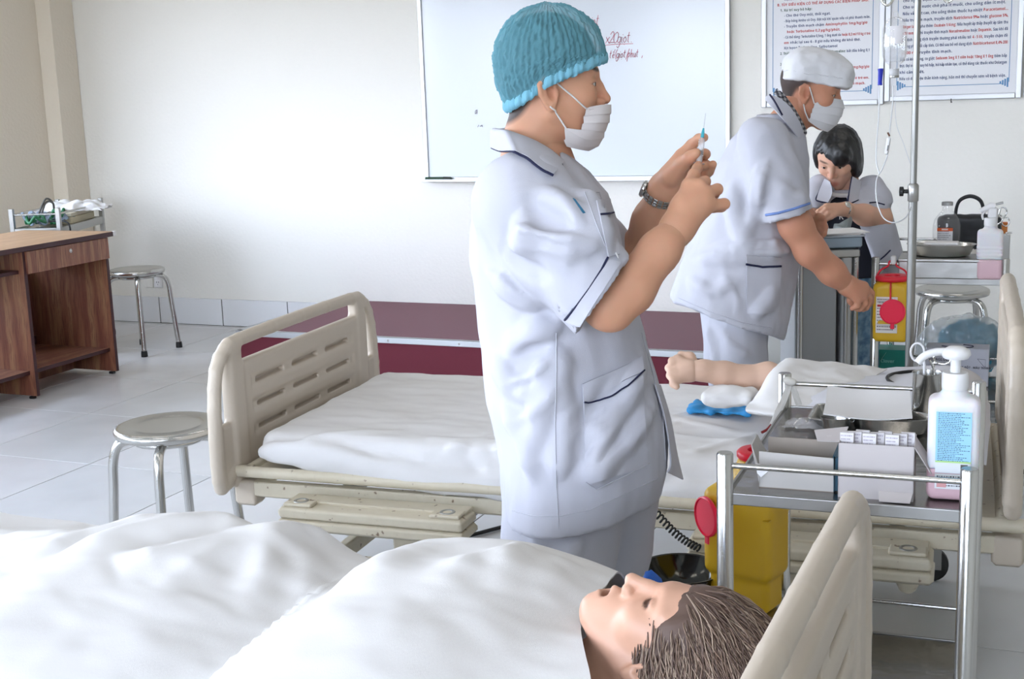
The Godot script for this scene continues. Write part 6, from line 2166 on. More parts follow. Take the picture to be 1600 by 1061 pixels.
func head_field(jaw := 1.0, open_mouth := false) -> Field:       # x ahead, y up, z to the right ear; origin between the ears
	var f := Field.new()
	f.ell(Vector3(-0.010, 0.046, 0), Vector3(0.092, 0.084, 0.073), 0.02)
	f.ell(Vector3(0.030, 0.020, 0), Vector3(0.064, 0.078, 0.062), 0.03)
	f.ell(Vector3(0.034, -0.042, 0), Vector3(0.052, 0.055, 0.050 * jaw), 0.03)
	for s in [-1.0, 1.0]:
		f.cap(Vector3(0.002, -0.035, s * 0.052 * jaw), Vector3(0.060, -0.083, s * 0.016), 0.018, 0.016, 0.02)
		f.ell(Vector3(0.056, -0.008, s * 0.041), Vector3(0.027, 0.021, 0.021), 0.02)
	f.ell(Vector3(0.072, -0.084, 0), Vector3(0.021, 0.019, 0.022), 0.02)
	f.ell(Vector3(0.075, -0.055, 0), Vector3(0.022, 0.024, 0.027), 0.02)
	for s in [-1.0, 1.0]:
		f.cap(Vector3(0.086, 0.034, s * 0.010), Vector3(0.070, 0.036, s * 0.046), 0.009, 0.008, 0.014)
	for s in [-1.0, 1.0]:
		f.ell(Vector3(0.097, 0.016, s * 0.032), Vector3(0.015, 0.012, 0.019), 0.012, Basis(), 1)
		f.ell(Vector3(0.0755, 0.0205, s * 0.032), Vector3(0.0135, 0.0085, 0.0165), 0.004)
		f.ell(Vector3(0.0745, 0.0065, s * 0.032), Vector3(0.0125, 0.0065, 0.0155), 0.005)
	f.chain([Vector3(0.085, 0.030, 0), Vector3(0.096, 0.008, 0), Vector3(0.109, -0.016, 0)], [0.0075, 0.0085, 0.0105], 0.010)
	for s in [-1.0, 1.0]:
		f.ell(Vector3(0.097, -0.022, s * 0.0125), Vector3(0.0105, 0.0085, 0.0075), 0.006)
		f.ell(Vector3(0.101, -0.0305, s * 0.007), Vector3(0.005, 0.004, 0.003), 0.002, Basis(), 1)
	if open_mouth:
		f.cap(Vector3(0.096, -0.046, 0), Vector3(0.083, -0.049, 0.018), 0.0058, 0.004, 0.006)
		f.cap(Vector3(0.096, -0.046, 0), Vector3(0.083, -0.049, -0.018), 0.0058, 0.004, 0.006)
		f.cap(Vector3(0.090, -0.070, 0), Vector3(0.079, -0.065, 0.016), 0.0065, 0.005, 0.006)
		f.cap(Vector3(0.090, -0.070, 0), Vector3(0.079, -0.065, -0.016), 0.0065, 0.005, 0.006)
		f.ell(Vector3(0.094, -0.058, 0), Vector3(0.024, 0.0075, 0.0145), 0.004, Basis(), 1)
	else:
		for s in [-1.0, 1.0]:
			f.cap(Vector3(0.0955, -0.052, 0), Vector3(0.083, -0.0555, s * 0.021), 0.0052, 0.003, 0.005)
			f.cap(Vector3(0.093, -0.0625, 0), Vector3(0.083, -0.059, s * 0.018), 0.006, 0.0035, 0.005)
		f.cap(Vector3(0.102, -0.0575, -0.02), Vector3(0.102, -0.0575, 0.02), 0.0012, 0.0012, 0.004, 1)
	for s in [-1.0, 1.0]:
		var b := Basis(Vector3.BACK, 0.2)
		f.ell(Vector3(-0.006, 0.0, s * 0.074), Vector3(0.017, 0.030, 0.010), 0.006, b)
		f.ell(Vector3(0.000, 0.003, s * 0.086), Vector3(0.0105, 0.019, 0.013), 0.003, b, 1)
		f.chain([Vector3(0.006, 0.012, s * 0.076), Vector3(0.002, 0.027, s * 0.078), Vector3(-0.012, 0.030, s * 0.081), Vector3(-0.023, 0.018, s * 0.083), Vector3(-0.022, 0.0, s * 0.082), Vector3(-0.012, -0.018, s * 0.079)], [0.0035, 0.0042, 0.0045, 0.0045, 0.004, 0.0035], 0.004)
		f.ell(Vector3(-0.002, -0.026, s * 0.075), Vector3(0.008, 0.008, 0.005), 0.005)
		f.ell(Vector3(0.009, 0.0, s * 0.076), Vector3(0.004, 0.007, 0.005), 0.004)
	f.chain([Vector3(-0.022, -0.03, 0), Vector3(-0.035, -0.09, 0), Vector3(-0.052, -0.16, 0)], [0.052, 0.053, 0.060], 0.03)
	return f

func face_paint(hair := Color(0.05, 0.045, 0.045), brow := 1.0) -> Array:
	var p := []
	for s in [-1.0, 1.0]:
		p.append([Vector3(0.088, 0.0405, s * 0.030), Vector3(0.02, 0.0042, 0.021), hair.lerp(Color(0.3, 0.25, 0.22), 1.0 - brow), 0.7, Basis(Vector3.RIGHT, -s * 0.12)])
		p.append([Vector3(0.088, 0.0135, s * 0.032), Vector3(0.02, 0.0022, 0.0165), Color(0.10, 0.08, 0.08), 0.6])
		p.append([Vector3(-0.001, 0.003, s * 0.08), Vector3(0.008, 0.016, 0.012), Color(0.86, 0.72, 0.68), 1.0])
	p.append([Vector3(0.095, -0.0575, 0), Vector3(0.02, 0.0105, 0.022), Color(0.78, 0.52, 0.52), 0.8])
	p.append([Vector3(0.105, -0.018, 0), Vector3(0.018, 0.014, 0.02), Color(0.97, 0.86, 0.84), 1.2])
	return p

func scalp(p: Array, hair: Color, low_back := -0.03) -> Array:      # dyes the hair-covered part of the head
	p.append([Vector3(-0.045, 0.075, 0), Vector3(0.115, 0.088, 0.1), hair, 0.16, Basis(Vector3.BACK, 0.25)])
	p.append([Vector3(-0.085, 0.02, 0), Vector3(0.062, 0.075, 0.1), hair, 0.16, Basis(Vector3.BACK, -0.15)])
	return p

func eyes(parent: Node3D, xf: Transform3D, iris: Color) -> void:
	for s in [-1.0, 1.0]:
		var m := MB.new()
		m.lathe([Vector2(0, -0.0112), Vector2(0.0056, -0.0097), Vector2(0.0097, -0.0056), Vector2(0.0112, 0), Vector2(0.0097, 0.0056), Vector2(0.0056, 0.0097), Vector2(0, 0.0112)], 16)
		var e := obj("eye", m, mat(Color(0.9, 0.88, 0.86), 0.15), parent)
		e.transform = xf * Transform3D(Basis(), Vector3(0.0765, 0.0135, s * 0.032))
		var ir := obj("iris", MB.new().lathe([Vector2(0, 0.0100), Vector2(0.0055, 0.0100), Vector2(0.004, 0.0116), Vector2(0, 0.0119)], 14), mat(iris, 0.1), e)
		ir.rotation = Vector3(0, 0, -PI / 2)

func mask_patch(rows: Array, pleat := 0.0022) -> MB:      # rows: right edge, right cheek, middle; mirrored to the other side; pleats fold downward
	var ctrl := []
	for i in rows.size():
		var r: Array = rows[i]
		for fold in (2 if i > 0 and i < rows.size() - 1 else 1):
			var o := Vector3(pleat * (1.0 if fold == 0 else -0.2), -0.0025 * fold, 0)
			var line := []
			for p in r:
				line.append(p + o)
			for k in range(r.size() - 2, -1, -1):
				line.append(r[k] * Vector3(1, 1, -1) + o)
			ctrl.append(line)
	return patch(ctrl, 5, 4, 0.0012)
func skin_mat(c: Color) -> StandardMaterial3D:
	var m := bumpy(mat(c, 0.55), noise_tex(0.25, 77, 256, 2.0), 14.0, 0.2)
	m.vertex_color_use_as_albedo = true
	m.subsurf_scatter_enabled = true
	m.subsurf_scatter_strength = 0.12
	return m

func cloth_noise(f: Field, seed_: int, amp: float, stretch := Vector3(1, 0.45, 1), freq := 7.0) -> void:
	f.noise = grain(freq, seed_, 3)
	f.noise_scale = stretch
	f.noise_amp = amp

func person(label: String, at: Vector3) -> Node3D:
	return thing("person", label, "person", at, deg_to_rad(23.39))

func people() -> void:
	nurse_with_syringe()
	nurse_in_white_cap()
	woman_writing()
	manikin_head()
	manikin_arm()

func nurse_with_syringe() -> void:
	var t := person("standing male nurse in blue hair net and white tunic raising a syringe", Vector3(-0.9, 0, -2.36))
	var skin := skin_mat(Color(0.80, 0.595, 0.475))
	var head_at := Transform3D(Basis(Vector3.UP, 0.03) * Basis(Vector3.BACK, 0.02), Vector3(-0.0233, 1.439, 0))
	head_at.basis = head_at.basis * 0.985
	# ---- body: arms and torso, then head and hands on finer grids of their own
	var parts := []
	var f := Field.new()
	f.chain([Vector3(-0.0503, 1.3566, 0), Vector3(-0.0402, 1.2865, 0), Vector3(-0.0108, 0.9215, 0), Vector3(0.0085, 0.683, 0)], [0.055, 0.058, 0.095, 0.10], 0.04)
	f.chain([Vector3(-0.0754, 1.2456, 0.17), Vector3(0.0616, 1.0637, 0.235)], [0.055, 0.043], 0.03)
	f.chain([Vector3(0.0616, 1.0637, 0.235), Vector3(0.1029, 1.0908, 0.225), Vector3(0.1618, 1.1529, 0.185), Vector3(0.1971, 1.188, 0.155)], [0.041, 0.043, 0.036, 0.0285], 0.02)
	f.ell(Vector3(0.075, 1.047, 0.235), Vector3(0.026, 0.024, 0.03), 0.02)
	f.chain([Vector3(0.009, 1.1926, -0.15), Vector3(0.1418, 1.0202, -0.2), Vector3(0.16, 1.0992, -0.165), Vector3(0.1824, 1.1768, -0.115), Vector3(0.2007, 1.2377, -0.075)], [0.055, 0.043, 0.042, 0.036, 0.029], 0.03)
	parts.append([f, 0.009])
	var hf := head_field(1.04)
	parts.append([hf, 0.0032, scalp(face_paint(), Color(0.06, 0.055, 0.055)), head_at])
	# right hand, nearer the camera: index pushes the plunger, the others curl
	f = Field.new()
	var wr := Vector3(0.1995, 1.1914, 0.155)
	f.cap(Vector3(0.1879, 1.1775, 0.163), wr, 0.030, 0.0275, 0.01)
	f.cap(wr, Vector3(0.2253, 1.2634, 0.115), 0.025, 0.0135, 0.016)
	f.cap(wr, Vector3(0.2427, 1.2623, 0.125), 0.025, 0.0135, 0.016)
	f.cap(wr, Vector3(0.2548, 1.2482, 0.13), 0.025, 0.013, 0.016)
	f.cap(wr, Vector3(0.2602, 1.227, 0.132), 0.025, 0.013, 0.016)
	f.cap(Vector3(0.2122, 1.2247, 0.14), Vector3(0.2458, 1.2313, 0.135), 0.024, 0.018, 0.016)
	f.chain([Vector3(0.2253, 1.2634, 0.115), Vector3(0.239, 1.2809, 0.085), Vector3(0.2504, 1.2906, 0.055), Vector3(0.2556, 1.2953, 0.035)], [0.0125, 0.0105, 0.0095, 0.008], 0.005)
	f.chain([Vector3(0.2427, 1.2623, 0.125), Vector3(0.2593, 1.2676, 0.092), Vector3(0.2569, 1.2521, 0.075), Vector3(0.2466, 1.2481, 0.08)], [0.0125, 0.0105, 0.0095, 0.0085], 0.004)
	f.chain([Vector3(0.2548, 1.2482, 0.13), Vector3(0.2798, 1.2536, 0.105), Vector3(0.2776, 1.2422, 0.08), Vector3(0.2629, 1.2357, 0.082)], [0.0125, 0.0108, 0.0098, 0.0085], 0.004)
	f.chain([Vector3(0.2602, 1.227, 0.132), Vector3(0.2916, 1.2265, 0.112), Vector3(0.2903, 1.2187, 0.09), Vector3(0.2736, 1.2157, 0.09)], [0.0122, 0.0105, 0.0092, 0.008], 0.004)
	f.chain([Vector3(0.2124, 1.217, 0.12), Vector3(0.2334, 1.2333, 0.07), Vector3(0.2443, 1.26, 0.045), Vector3(0.2507, 1.2785, 0.035)], [0.018, 0.0135, 0.0115, 0.0095], 0.01)
	parts.append([f, 0.003])
	# left hand: holds the barrel between thumb and fingers
	f = Field.new()
	wr = Vector3(0.204, 1.2456, -0.07)
	f.cap(Vector3(0.196, 1.2272, -0.08), wr, 0.030, 0.028, 0.01)
	f.cap(wr, Vector3(0.2332, 1.3107, -0.035), 0.025, 0.0135, 0.016)
	f.cap(wr, Vector3(0.2438, 1.2953, -0.06), 0.025, 0.0135, 0.016)
	f.cap(wr, Vector3(0.2532, 1.2764, -0.075), 0.025, 0.0135, 0.016)
	f.cap(wr, Vector3(0.2563, 1.257, -0.08), 0.025, 0.013, 0.016)
	f.cap(Vector3(0.2115, 1.2697, -0.045), Vector3(0.2274, 1.2876, -0.03), 0.022, 0.020, 0.016)
	f.chain([Vector3(0.2122, 1.272, -0.03), Vector3(0.2311, 1.2978, 0), Vector3(0.2417, 1.3096, 0.022), Vector3(0.2517, 1.3181, 0.03)], [0.020, 0.0135, 0.0115, 0.0095], 0.008)
	f.chain([Vector3(0.2332, 1.3107, -0.035), Vector3(0.2529, 1.3312, -0.032), Vector3(0.2647, 1.3424, -0.018), Vector3(0.2723, 1.3452, -0.002)], [0.0125, 0.0108, 0.0098, 0.0085], 0.004)
	f.chain([Vector3(0.2438, 1.2953, -0.06), Vector3(0.2696, 1.3047, -0.055), Vector3(0.2786, 1.3118, -0.03), Vector3(0.2742, 1.3155, -0.008)], [0.0125, 0.0108, 0.0100, 0.009], 0.004)
	f.chain([Vector3(0.2532, 1.2764, -0.075), Vector3(0.2772, 1.2813, -0.065), Vector3(0.2817, 1.2891, -0.035), Vector3(0.2721, 1.292, -0.012)], [0.0122, 0.0108, 0.0102, 0.0092], 0.004)
	f.chain([Vector3(0.2563, 1.257, -0.08), Vector3(0.2763, 1.2614, -0.06), Vector3(0.2866, 1.2777, -0.035), Vector3(0.2919, 1.2921, -0.02)], [0.0118, 0.0102, 0.0095, 0.008], 0.004)
	parts.append([f, 0.003])
	obj("body", soft(parts), skin, t)
	eyes(t, head_at, Color(0.07, 0.045, 0.03))
	# ---- tunic
	var c := Field.new()
	var cuff := Vector3(0.0506, 1.0815, 0.235)
	c.chain([Vector3(-0.0799, 1.2445, 0.155), Vector3(-0.025, 1.1769, 0.195), Vector3(0.058, 1.0716, 0.24)], [0.092, 0.090, 0.080], 0.03)
	c.half(cuff, Vector3(0.80, -0.56, 0.1), 0.003)
	c.cap(Vector3(0.0364, 1.0988, 0.232), Vector3(0.0905, 1.0282, 0.25), 0.068, 0.068, 0.003, 1)
	var c2 := Field.new()
	c2.chain([Vector3(0.0047, 1.1937, -0.14), Vector3(0.0683, 1.1166, -0.18), Vector3(0.1433, 1.027, -0.2)], [0.070, 0.070, 0.068], 0.03)
	c2.half(Vector3(0.1286, 1.0808, -0.19), Vector3(0.72, -0.69, 0), 0.003)
	var top := [[0.5332, 0.0203, 0.0000, 0.1331, 0.2250], [0.6150, 0.0229, 0.0000, 0.1418, 0.2250], [0.6824, 0.0271, 0.0000, 0.1573, 0.2220], [0.7626, 0.0259, 0.0000, 0.1623, 0.2150], [0.8424, 0.0106, 0.0000, 0.1673, 0.2070], [0.9213, -0.0051, 0.0000, 0.1591, 0.1970], [0.9863, -0.0153, 0.0000, 0.1543, 0.1900], [1.0635, -0.0288, 0.0000, 0.1465, 0.1880], [1.1270, -0.0357, 0.0000, 0.1418, 0.1900], [1.1898, -0.0388, 0.0000, 0.1327, 0.1900], [1.2396, -0.0422, 0.0000, 0.1186, 0.1850], [1.2834, -0.0569, 0.0000, 0.0817, 0.1650], [1.2995, -0.0601, 0.0000, 0.0811, 0.1250], [1.3166, -0.0590, 0.0000, 0.0662, 0.0750]]
	c.column(top, deg_to_rad(-25), 0.03)
	c.cap(Vector3(-0.0742, 1.2733, 0.14), Vector3(0.0037, 1.2499, -0.14), 0.045, 0.045, 0.06)
	c.half(Vector3(0.0068, 0.6196, 0), Vector3(0.06, -1, 0.03), 0.004)
	cloth_noise(c, 3, 0.009)
	add_folds(c, [
		[[Vector3(-0.053, 1.285, 0.42), Vector3(-0.0426, 1.2427, -0.12)], [Vector3(-0.0176, 1.2611, 0.42), Vector3(0.0019, 1.2126, -0.12)], [Vector3(0.0147, 1.2288, 0.42), Vector3(0.0424, 1.172, -0.12)], [Vector3(0.0428, 1.1902, 0.42), Vector3(0.0778, 1.1236, -0.12)]],
		[[Vector3(-0.1024, 1.1985, 0.42), Vector3(-0.1048, 1.1339, -0.12)], [Vector3(-0.0709, 1.211, 0.42), Vector3(-0.0651, 1.1496, -0.12)], [Vector3(-0.0296, 1.2032, 0.42), Vector3(-0.0132, 1.1399, -0.12)], [Vector3(0.0064, 1.1873, 0.42), Vector3(0.032, 1.1199, -0.12)]],
		[[Vector3(-0.1305, 1.1416, 0.42), Vector3(-0.1401, 1.0624, -0.12)], [Vector3(-0.1049, 1.1279, 0.42), Vector3(-0.1078, 1.0453, -0.12)], [Vector3(-0.0691, 1.1022, 0.42), Vector3(-0.0629, 1.013, -0.12)]],
		[[Vector3(-0.1168, 1.0289, 0.42), Vector3(-0.1228, 0.9208, -0.12)], [Vector3(-0.0759, 1.0544, 0.42), Vector3(-0.0714, 0.9528, -0.12)], [Vector3(-0.0388, 1.0638, 0.42), Vector3(-0.0248, 0.9647, -0.12)]],
		[[Vector3(-0.1406, 1.0135, 0.42), Vector3(-0.1527, 0.9015, -0.12)], [Vector3(-0.1105, 0.969, 0.42), Vector3(-0.1148, 0.8455, -0.12)], [Vector3(-0.0741, 0.9458, 0.42), Vector3(-0.0691, 0.8165, -0.12)]],
		[[Vector3(-0.043, 1.0263, 0.42), Vector3(-0.0301, 0.9176, -0.12)], [Vector3(-0.0575, 0.9671, 0.42), Vector3(-0.0483, 0.8432, -0.12)], [Vector3(-0.068, 0.9017, 0.42), Vector3(-0.0615, 0.7609, -0.12)], [Vector3(-0.0758, 0.8576, 0.42), Vector3(-0.0713, 0.7056, -0.12)]],
		[[Vector3(-0.0242, 1.0202, 0.42), Vector3(-0.0065, 0.9099, -0.12)], [Vector3(-0.0342, 0.9663, 0.42), Vector3(-0.019, 0.8422, -0.12)], [Vector3(-0.0269, 0.9223, 0.42), Vector3(-0.0098, 0.7868, -0.12)]],
		[[Vector3(-0.1226, 0.9256, 0.42), Vector3(-0.1301, 0.791, -0.12)], [Vector3(-0.0925, 0.8693, 0.42), Vector3(-0.0923, 0.7203, -0.12)], [Vector3(-0.0836, 0.8133, 0.42), Vector3(-0.0811, 0.6499, -0.12)]],
		[[Vector3(0.1074, 1.0048, 0.42), Vector3(0.1589, 0.8906, -0.12)], [Vector3(0.0853, 0.9512, 0.42), Vector3(0.1312, 0.8232, -0.12)], [Vector3(0.0525, 0.903, 0.42), Vector3(0.09, 0.7626, -0.12)], [Vector3(0.0198, 0.871, 0.42), Vector3(0.0488, 0.7224, -0.12)]],
		[[Vector3(0.122, 0.9171, 0.42), Vector3(0.1772, 0.7803, -0.12)], [Vector3(0.084, 0.8743, 0.42), Vector3(0.1295, 0.7265, -0.12)], [Vector3(0.035, 0.8315, 0.42), Vector3(0.0679, 0.6728, -0.12)], [Vector3(0.0075, 0.8045, 0.42), Vector3(0.0334, 0.6388, -0.12)]],
		[[Vector3(-0.0056, 0.9215, 0.42), Vector3(0.0169, 0.7859, -0.12)], [Vector3(-0.0338, 0.8673, 0.42), Vector3(-0.0185, 0.7177, -0.12)], [Vector3(-0.0385, 0.8117, 0.42), Vector3(-0.0245, 0.6479, -0.12)]],
		[[Vector3(0.0093, 1.3034, 0.42), Vector3(0.0357, 1.2658, -0.12)], [Vector3(0.0286, 1.2512, 0.42), Vector3(0.06, 1.2001, -0.12)], [Vector3(0.043, 1.1986, 0.42), Vector3(0.078, 1.1341, -0.12)]],
	], 0.015, 0.022, 0.30)
	add_folds(c, [
		[[Vector3(-0.0773, 1.2673, 0.42), Vector3(-0.0732, 1.2204, -0.12)], [Vector3(-0.0493, 1.2383, 0.42), Vector3(-0.0379, 1.184, -0.12)], [Vector3(-0.0081, 1.2296, 0.42), Vector3(0.0138, 1.173, -0.12)]],
		[[Vector3(-0.1134, 1.1831, 0.42), Vector3(-0.1185, 1.1146, -0.12)], [Vector3(-0.0881, 1.1612, 0.42), Vector3(-0.0867, 1.0871, -0.12)], [Vector3(-0.052, 1.1494, 0.42), Vector3(-0.0413, 1.0722, -0.12)]],
		[[Vector3(-0.0963, 1.0119, 0.42), Vector3(-0.097, 0.8995, -0.12)], [Vector3(-0.0555, 1.0321, 0.42), Vector3(-0.0458, 0.9249, -0.12)]],
		[[Vector3(0.0431, 0.9636, 0.42), Vector3(0.0782, 0.8388, -0.12)], [Vector3(0.0209, 0.9206, 0.42), Vector3(0.0503, 0.7847, -0.12)], [Vector3(-0.0172, 0.8889, 0.42), Vector3(0.0024, 0.7448, -0.12)]],
	], 0.010, 0.018, 0.45, 1)
	add_folds(c, [
		[[Vector3(-0.0992, 1.2328, 0.42), Vector3(-0.1006, 1.1771, -0.12)], [Vector3(-0.0706, 1.2193, 0.42), Vector3(-0.0647, 1.1601, -0.12)], [Vector3(-0.0346, 1.2097, 0.42), Vector3(-0.0195, 1.148, -0.12)], [Vector3(0.0068, 1.203, 0.42), Vector3(0.0325, 1.1396, -0.12)], [Vector3(0.0366, 1.1905, 0.42), Vector3(0.07, 1.1238, -0.12)]],
		[[Vector3(-0.0293, 1.2842, 0.42), Vector3(-0.0129, 1.2417, -0.12)], [Vector3(-0.0074, 1.2545, 0.42), Vector3(0.0146, 1.2043, -0.12)], [Vector3(0.0104, 1.2258, 0.42), Vector3(0.0371, 1.1683, -0.12)]],
		[[Vector3(-0.1189, 0.9693, 0.42), Vector3(-0.1255, 0.8459, -0.12)], [Vector3(-0.0825, 0.9811, 0.42), Vector3(-0.0797, 0.8607, -0.12)], [Vector3(-0.0479, 1.0038, 0.42), Vector3(-0.0362, 0.8892, -0.12)]],
		[[Vector3(-0.1107, 0.9009, 0.42), Vector3(-0.1151, 0.76, -0.12)], [Vector3(-0.0694, 0.9237, 0.42), Vector3(-0.0633, 0.7887, -0.12)], [Vector3(-0.0409, 0.9556, 0.42), Vector3(-0.0274, 0.8288, -0.12)]],
		[[Vector3(0.0597, 0.8884, 0.42), Vector3(0.099, 0.7443, -0.12)], [Vector3(0.0357, 0.8649, 0.42), Vector3(0.0688, 0.7147, -0.12)], [Vector3(0.0157, 0.8322, 0.42), Vector3(0.0437, 0.6736, -0.12)]],
		[[Vector3(0.0853, 0.949, 0.42), Vector3(0.1312, 0.8205, -0.12)], [Vector3(0.056, 0.9194, 0.42), Vector3(0.0944, 0.7832, -0.12)], [Vector3(0.026, 0.9072, 0.42), Vector3(0.0566, 0.7679, -0.12)]],
		[[Vector3(-0.1496, 1.1633, 0.42), Vector3(-0.164, 1.0898, -0.12)], [Vector3(-0.1252, 1.1456, 0.42), Vector3(-0.1333, 1.0675, -0.12)], [Vector3(-0.0927, 1.1169, 0.42), Vector3(-0.0925, 1.0314, -0.12)]],
	], 0.0065, 0.009, 0.2)
	add_folds(c, [
		[[Vector3(-0.0529, 1.2891, 0.42), Vector3(-0.0425, 1.2479, -0.12)], [Vector3(-0.0876, 1.2697, 0.42), Vector3(-0.086, 1.2235, -0.12)], [Vector3(-0.1115, 1.2353, 0.42), Vector3(-0.1161, 1.1802, -0.12)], [Vector3(-0.1217, 1.1834, 0.42), Vector3(-0.129, 1.115, -0.12)], [Vector3(-0.1095, 1.145, 0.42), Vector3(-0.1137, 1.0668, -0.12)], [Vector3(-0.0659, 1.1032, 0.42), Vector3(-0.0589, 1.0142, -0.12)]],
		[[Vector3(-0.0966, 1.2181, 0.42), Vector3(-0.0974, 1.1586, -0.12)], [Vector3(-0.0659, 1.2045, 0.42), Vector3(-0.0588, 1.1415, -0.12)], [Vector3(-0.0318, 1.197, 0.42), Vector3(-0.016, 1.1321, -0.12)], [Vector3(0.0065, 1.1915, 0.42), Vector3(0.0321, 1.1252, -0.12)]],
		[[Vector3(-0.1215, 0.9562, 0.42), Vector3(-0.1287, 0.8295, -0.12)], [Vector3(-0.0829, 0.968, 0.42), Vector3(-0.0802, 0.8443, -0.12)], [Vector3(-0.0462, 0.9907, 0.42), Vector3(-0.0341, 0.8728, -0.12)]],
		[[Vector3(0.0733, 0.8746, 0.42), Vector3(0.1161, 0.727, -0.12)], [Vector3(0.046, 0.8489, 0.42), Vector3(0.0818, 0.6947, -0.12)], [Vector3(0.0261, 0.8184, 0.42), Vector3(0.0567, 0.6563, -0.12)]],
	], 0.0050, 0.007, 0.25, 1)
	var coat := obj("tunic", soft([[c, 0.0074]]), M.coat, t)
	var sl := obj("sleeve", soft([[c2, 0.008]]), M.coat, t)
	# collar, lapels, pockets, piping
	var edge := hits(c, [[Vector3(-0.0973, 1.346, 0.42), Vector3(-0.0983, 1.3194, -0.12)], [Vector3(-0.0751, 1.3351, 0.42), Vector3(-0.0704, 1.3056, -0.12)], [Vector3(-0.052, 1.3169, 0.42), Vector3(-0.0414, 1.2827, -0.12)], [Vector3(-0.0369, 1.3081, 0.42), Vector3(-0.0224, 1.2717, -0.12)]], 0.008, 1)
	edge.push_front(Vector3(-0.1205, 1.3369, 0.05))
	edge.push_front(Vector3(-0.1369, 1.3411, -0.005))
	var neck_line := smooth_line([Vector3(-0.1186, 1.372, -0.012), Vector3(-0.1109, 1.3719, 0.035), Vector3(-0.0894, 1.3661, 0.062), Vector3(-0.0542, 1.351, 0.07), Vector3(-0.0258, 1.333, 0.062), Vector3(-0.0055, 1.3149, 0.05)], 4)
	var crow := []
	for i in 9:
		crow.append(neck_line[int(i * (neck_line.size() - 1) / 8.0)])
	var mid := []
	for i in 9:
		mid.append(crow[i].lerp(edge[i], 0.45) + (crow[i] - Vector3(-0.0517, 1.3139, 0)).normalized() * 0.012 + Vector3(0, 0.006, 0))
	var co := obj("collar", patch([crow, mid, edge], 3, 5, 0.003), M.coat, t)
	obj("collar_far", patch([
		[Vector3(-0.0964, 1.3735, -0.058), Vector3(-0.1138, 1.3735, -0.035), crow[0], crow[1]],
		[Vector3(-0.1068, 1.3622, -0.07), Vector3(-0.1231, 1.3589, -0.04), mid[0], mid[1]],
		[Vector3(-0.1177, 1.3445, -0.085), Vector3(-0.1325, 1.3427, -0.05), edge[0], edge[1]],
	], 4, 5, 0.003), M.coat, co)
	var pe := []
	for p in edge:
		pe.append(p + Vector3(0, -0.001, 0.002))
	obj("piping", MB.new().tube(smooth_line(pe, 3), 0.0024, 8), M.navy, co)
	obj("lapel", patch([
		[Vector3(-0.0089, 1.3273, 0.055), Vector3(-0.0009, 1.3284, 0.035), Vector3(0.0047, 1.3273, 0.015)],
		[Vector3(-0.0036, 1.3025, 0.085), Vector3(0.0179, 1.3051, 0.06), Vector3(0.0295, 1.3024, 0.02)],
		[Vector3(0.0099, 1.2768, 0.115), Vector3(0.0337, 1.2801, 0.09), Vector3(0.0479, 1.2769, 0.05)],
		[Vector3(0.026, 1.2531, 0.135), Vector3(0.0486, 1.255, 0.11), Vector3(0.0635, 1.2533, 0.08)],
	], 4, 4, 0.002), M.coat, t)
	obj("lapel", patch([
		[Vector3(0.0014, 1.3228, -0.03), Vector3(0.0065, 1.3241, 0), Vector3(0.0019, 1.3228, 0.02)],
		[Vector3(0.0293, 1.2945, -0.03), Vector3(0.0299, 1.2969, 0.01), Vector3(0.0162, 1.2967, 0.04)],
		[Vector3(0.0603, 1.2583, 0), Vector3(0.0584, 1.2581, 0.03), Vector3(0.0421, 1.2585, 0.06)],
	], 4, 4, 0.002), M.coat, t)
	for line in [[[Vector3(0.0417, 1.2796, 0.42), Vector3(0.0764, 1.2359, -0.12)], [Vector3(0.054, 1.2295, 0.42), Vector3(0.0919, 1.1729, -0.12)], [Vector3(0.0655, 1.1821, 0.42), Vector3(0.1063, 1.1133, -0.12)]], [[Vector3(0.016, 1.2826, 0.42), Vector3(0.0441, 1.2397, -0.12)], [Vector3(0.0333, 1.2302, 0.42), Vector3(0.0659, 1.1738, -0.12)], [Vector3(0.0471, 1.1943, 0.42), Vector3(0.0831, 1.1286, -0.12)]], [[Vector3(-0.0359, 1.053, 0.42), Vector3(-0.0212, 0.9511, -0.12)], [Vector3(-0.0378, 0.9882, 0.42), Vector3(-0.0235, 0.8697, -0.12)], [Vector3(-0.0424, 0.9008, 0.42), Vector3(-0.0293, 0.7598, -0.12)], [Vector3(-0.0435, 0.7894, 0.42), Vector3(-0.0307, 0.6199, -0.12)], [Vector3(-0.0413, 0.7146, 0.42), Vector3(-0.0279, 0.5259, -0.12)]], [[Vector3(0.106, 1.048, 0.42), Vector3(0.1571, 0.9448, -0.12)], [Vector3(0.1249, 0.9717, 0.42), Vector3(0.1809, 0.8489, -0.12)], [Vector3(0.1388, 0.9055, 0.42), Vector3(0.1984, 0.7657, -0.12)], [Vector3(0.1421, 0.8278, 0.42), Vector3(0.2026, 0.6681, -0.12)]]]:
		obj("seam", MB.new().tube(hits(c, line, 0.0002, 4), 0.0012, 6), M.coat, coat)
	var hem := hits(c, [[Vector3(-0.1187, 0.7332, 0.42), Vector3(-0.1252, 0.5493, -0.12)], [Vector3(-0.0866, 0.7219, 0.42), Vector3(-0.0848, 0.535, -0.12)], [Vector3(-0.0434, 0.7181, 0.42), Vector3(-0.0305, 0.5303, -0.12)], [Vector3(0.0111, 0.7287, 0.42), Vector3(0.0379, 0.5436, -0.12)], [Vector3(0.0765, 0.7593, 0.42), Vector3(0.1202, 0.5821, -0.12)], [Vector3(0.1222, 0.7814, 0.42), Vector3(0.1775, 0.6098, -0.12)]], 0.0, 5)
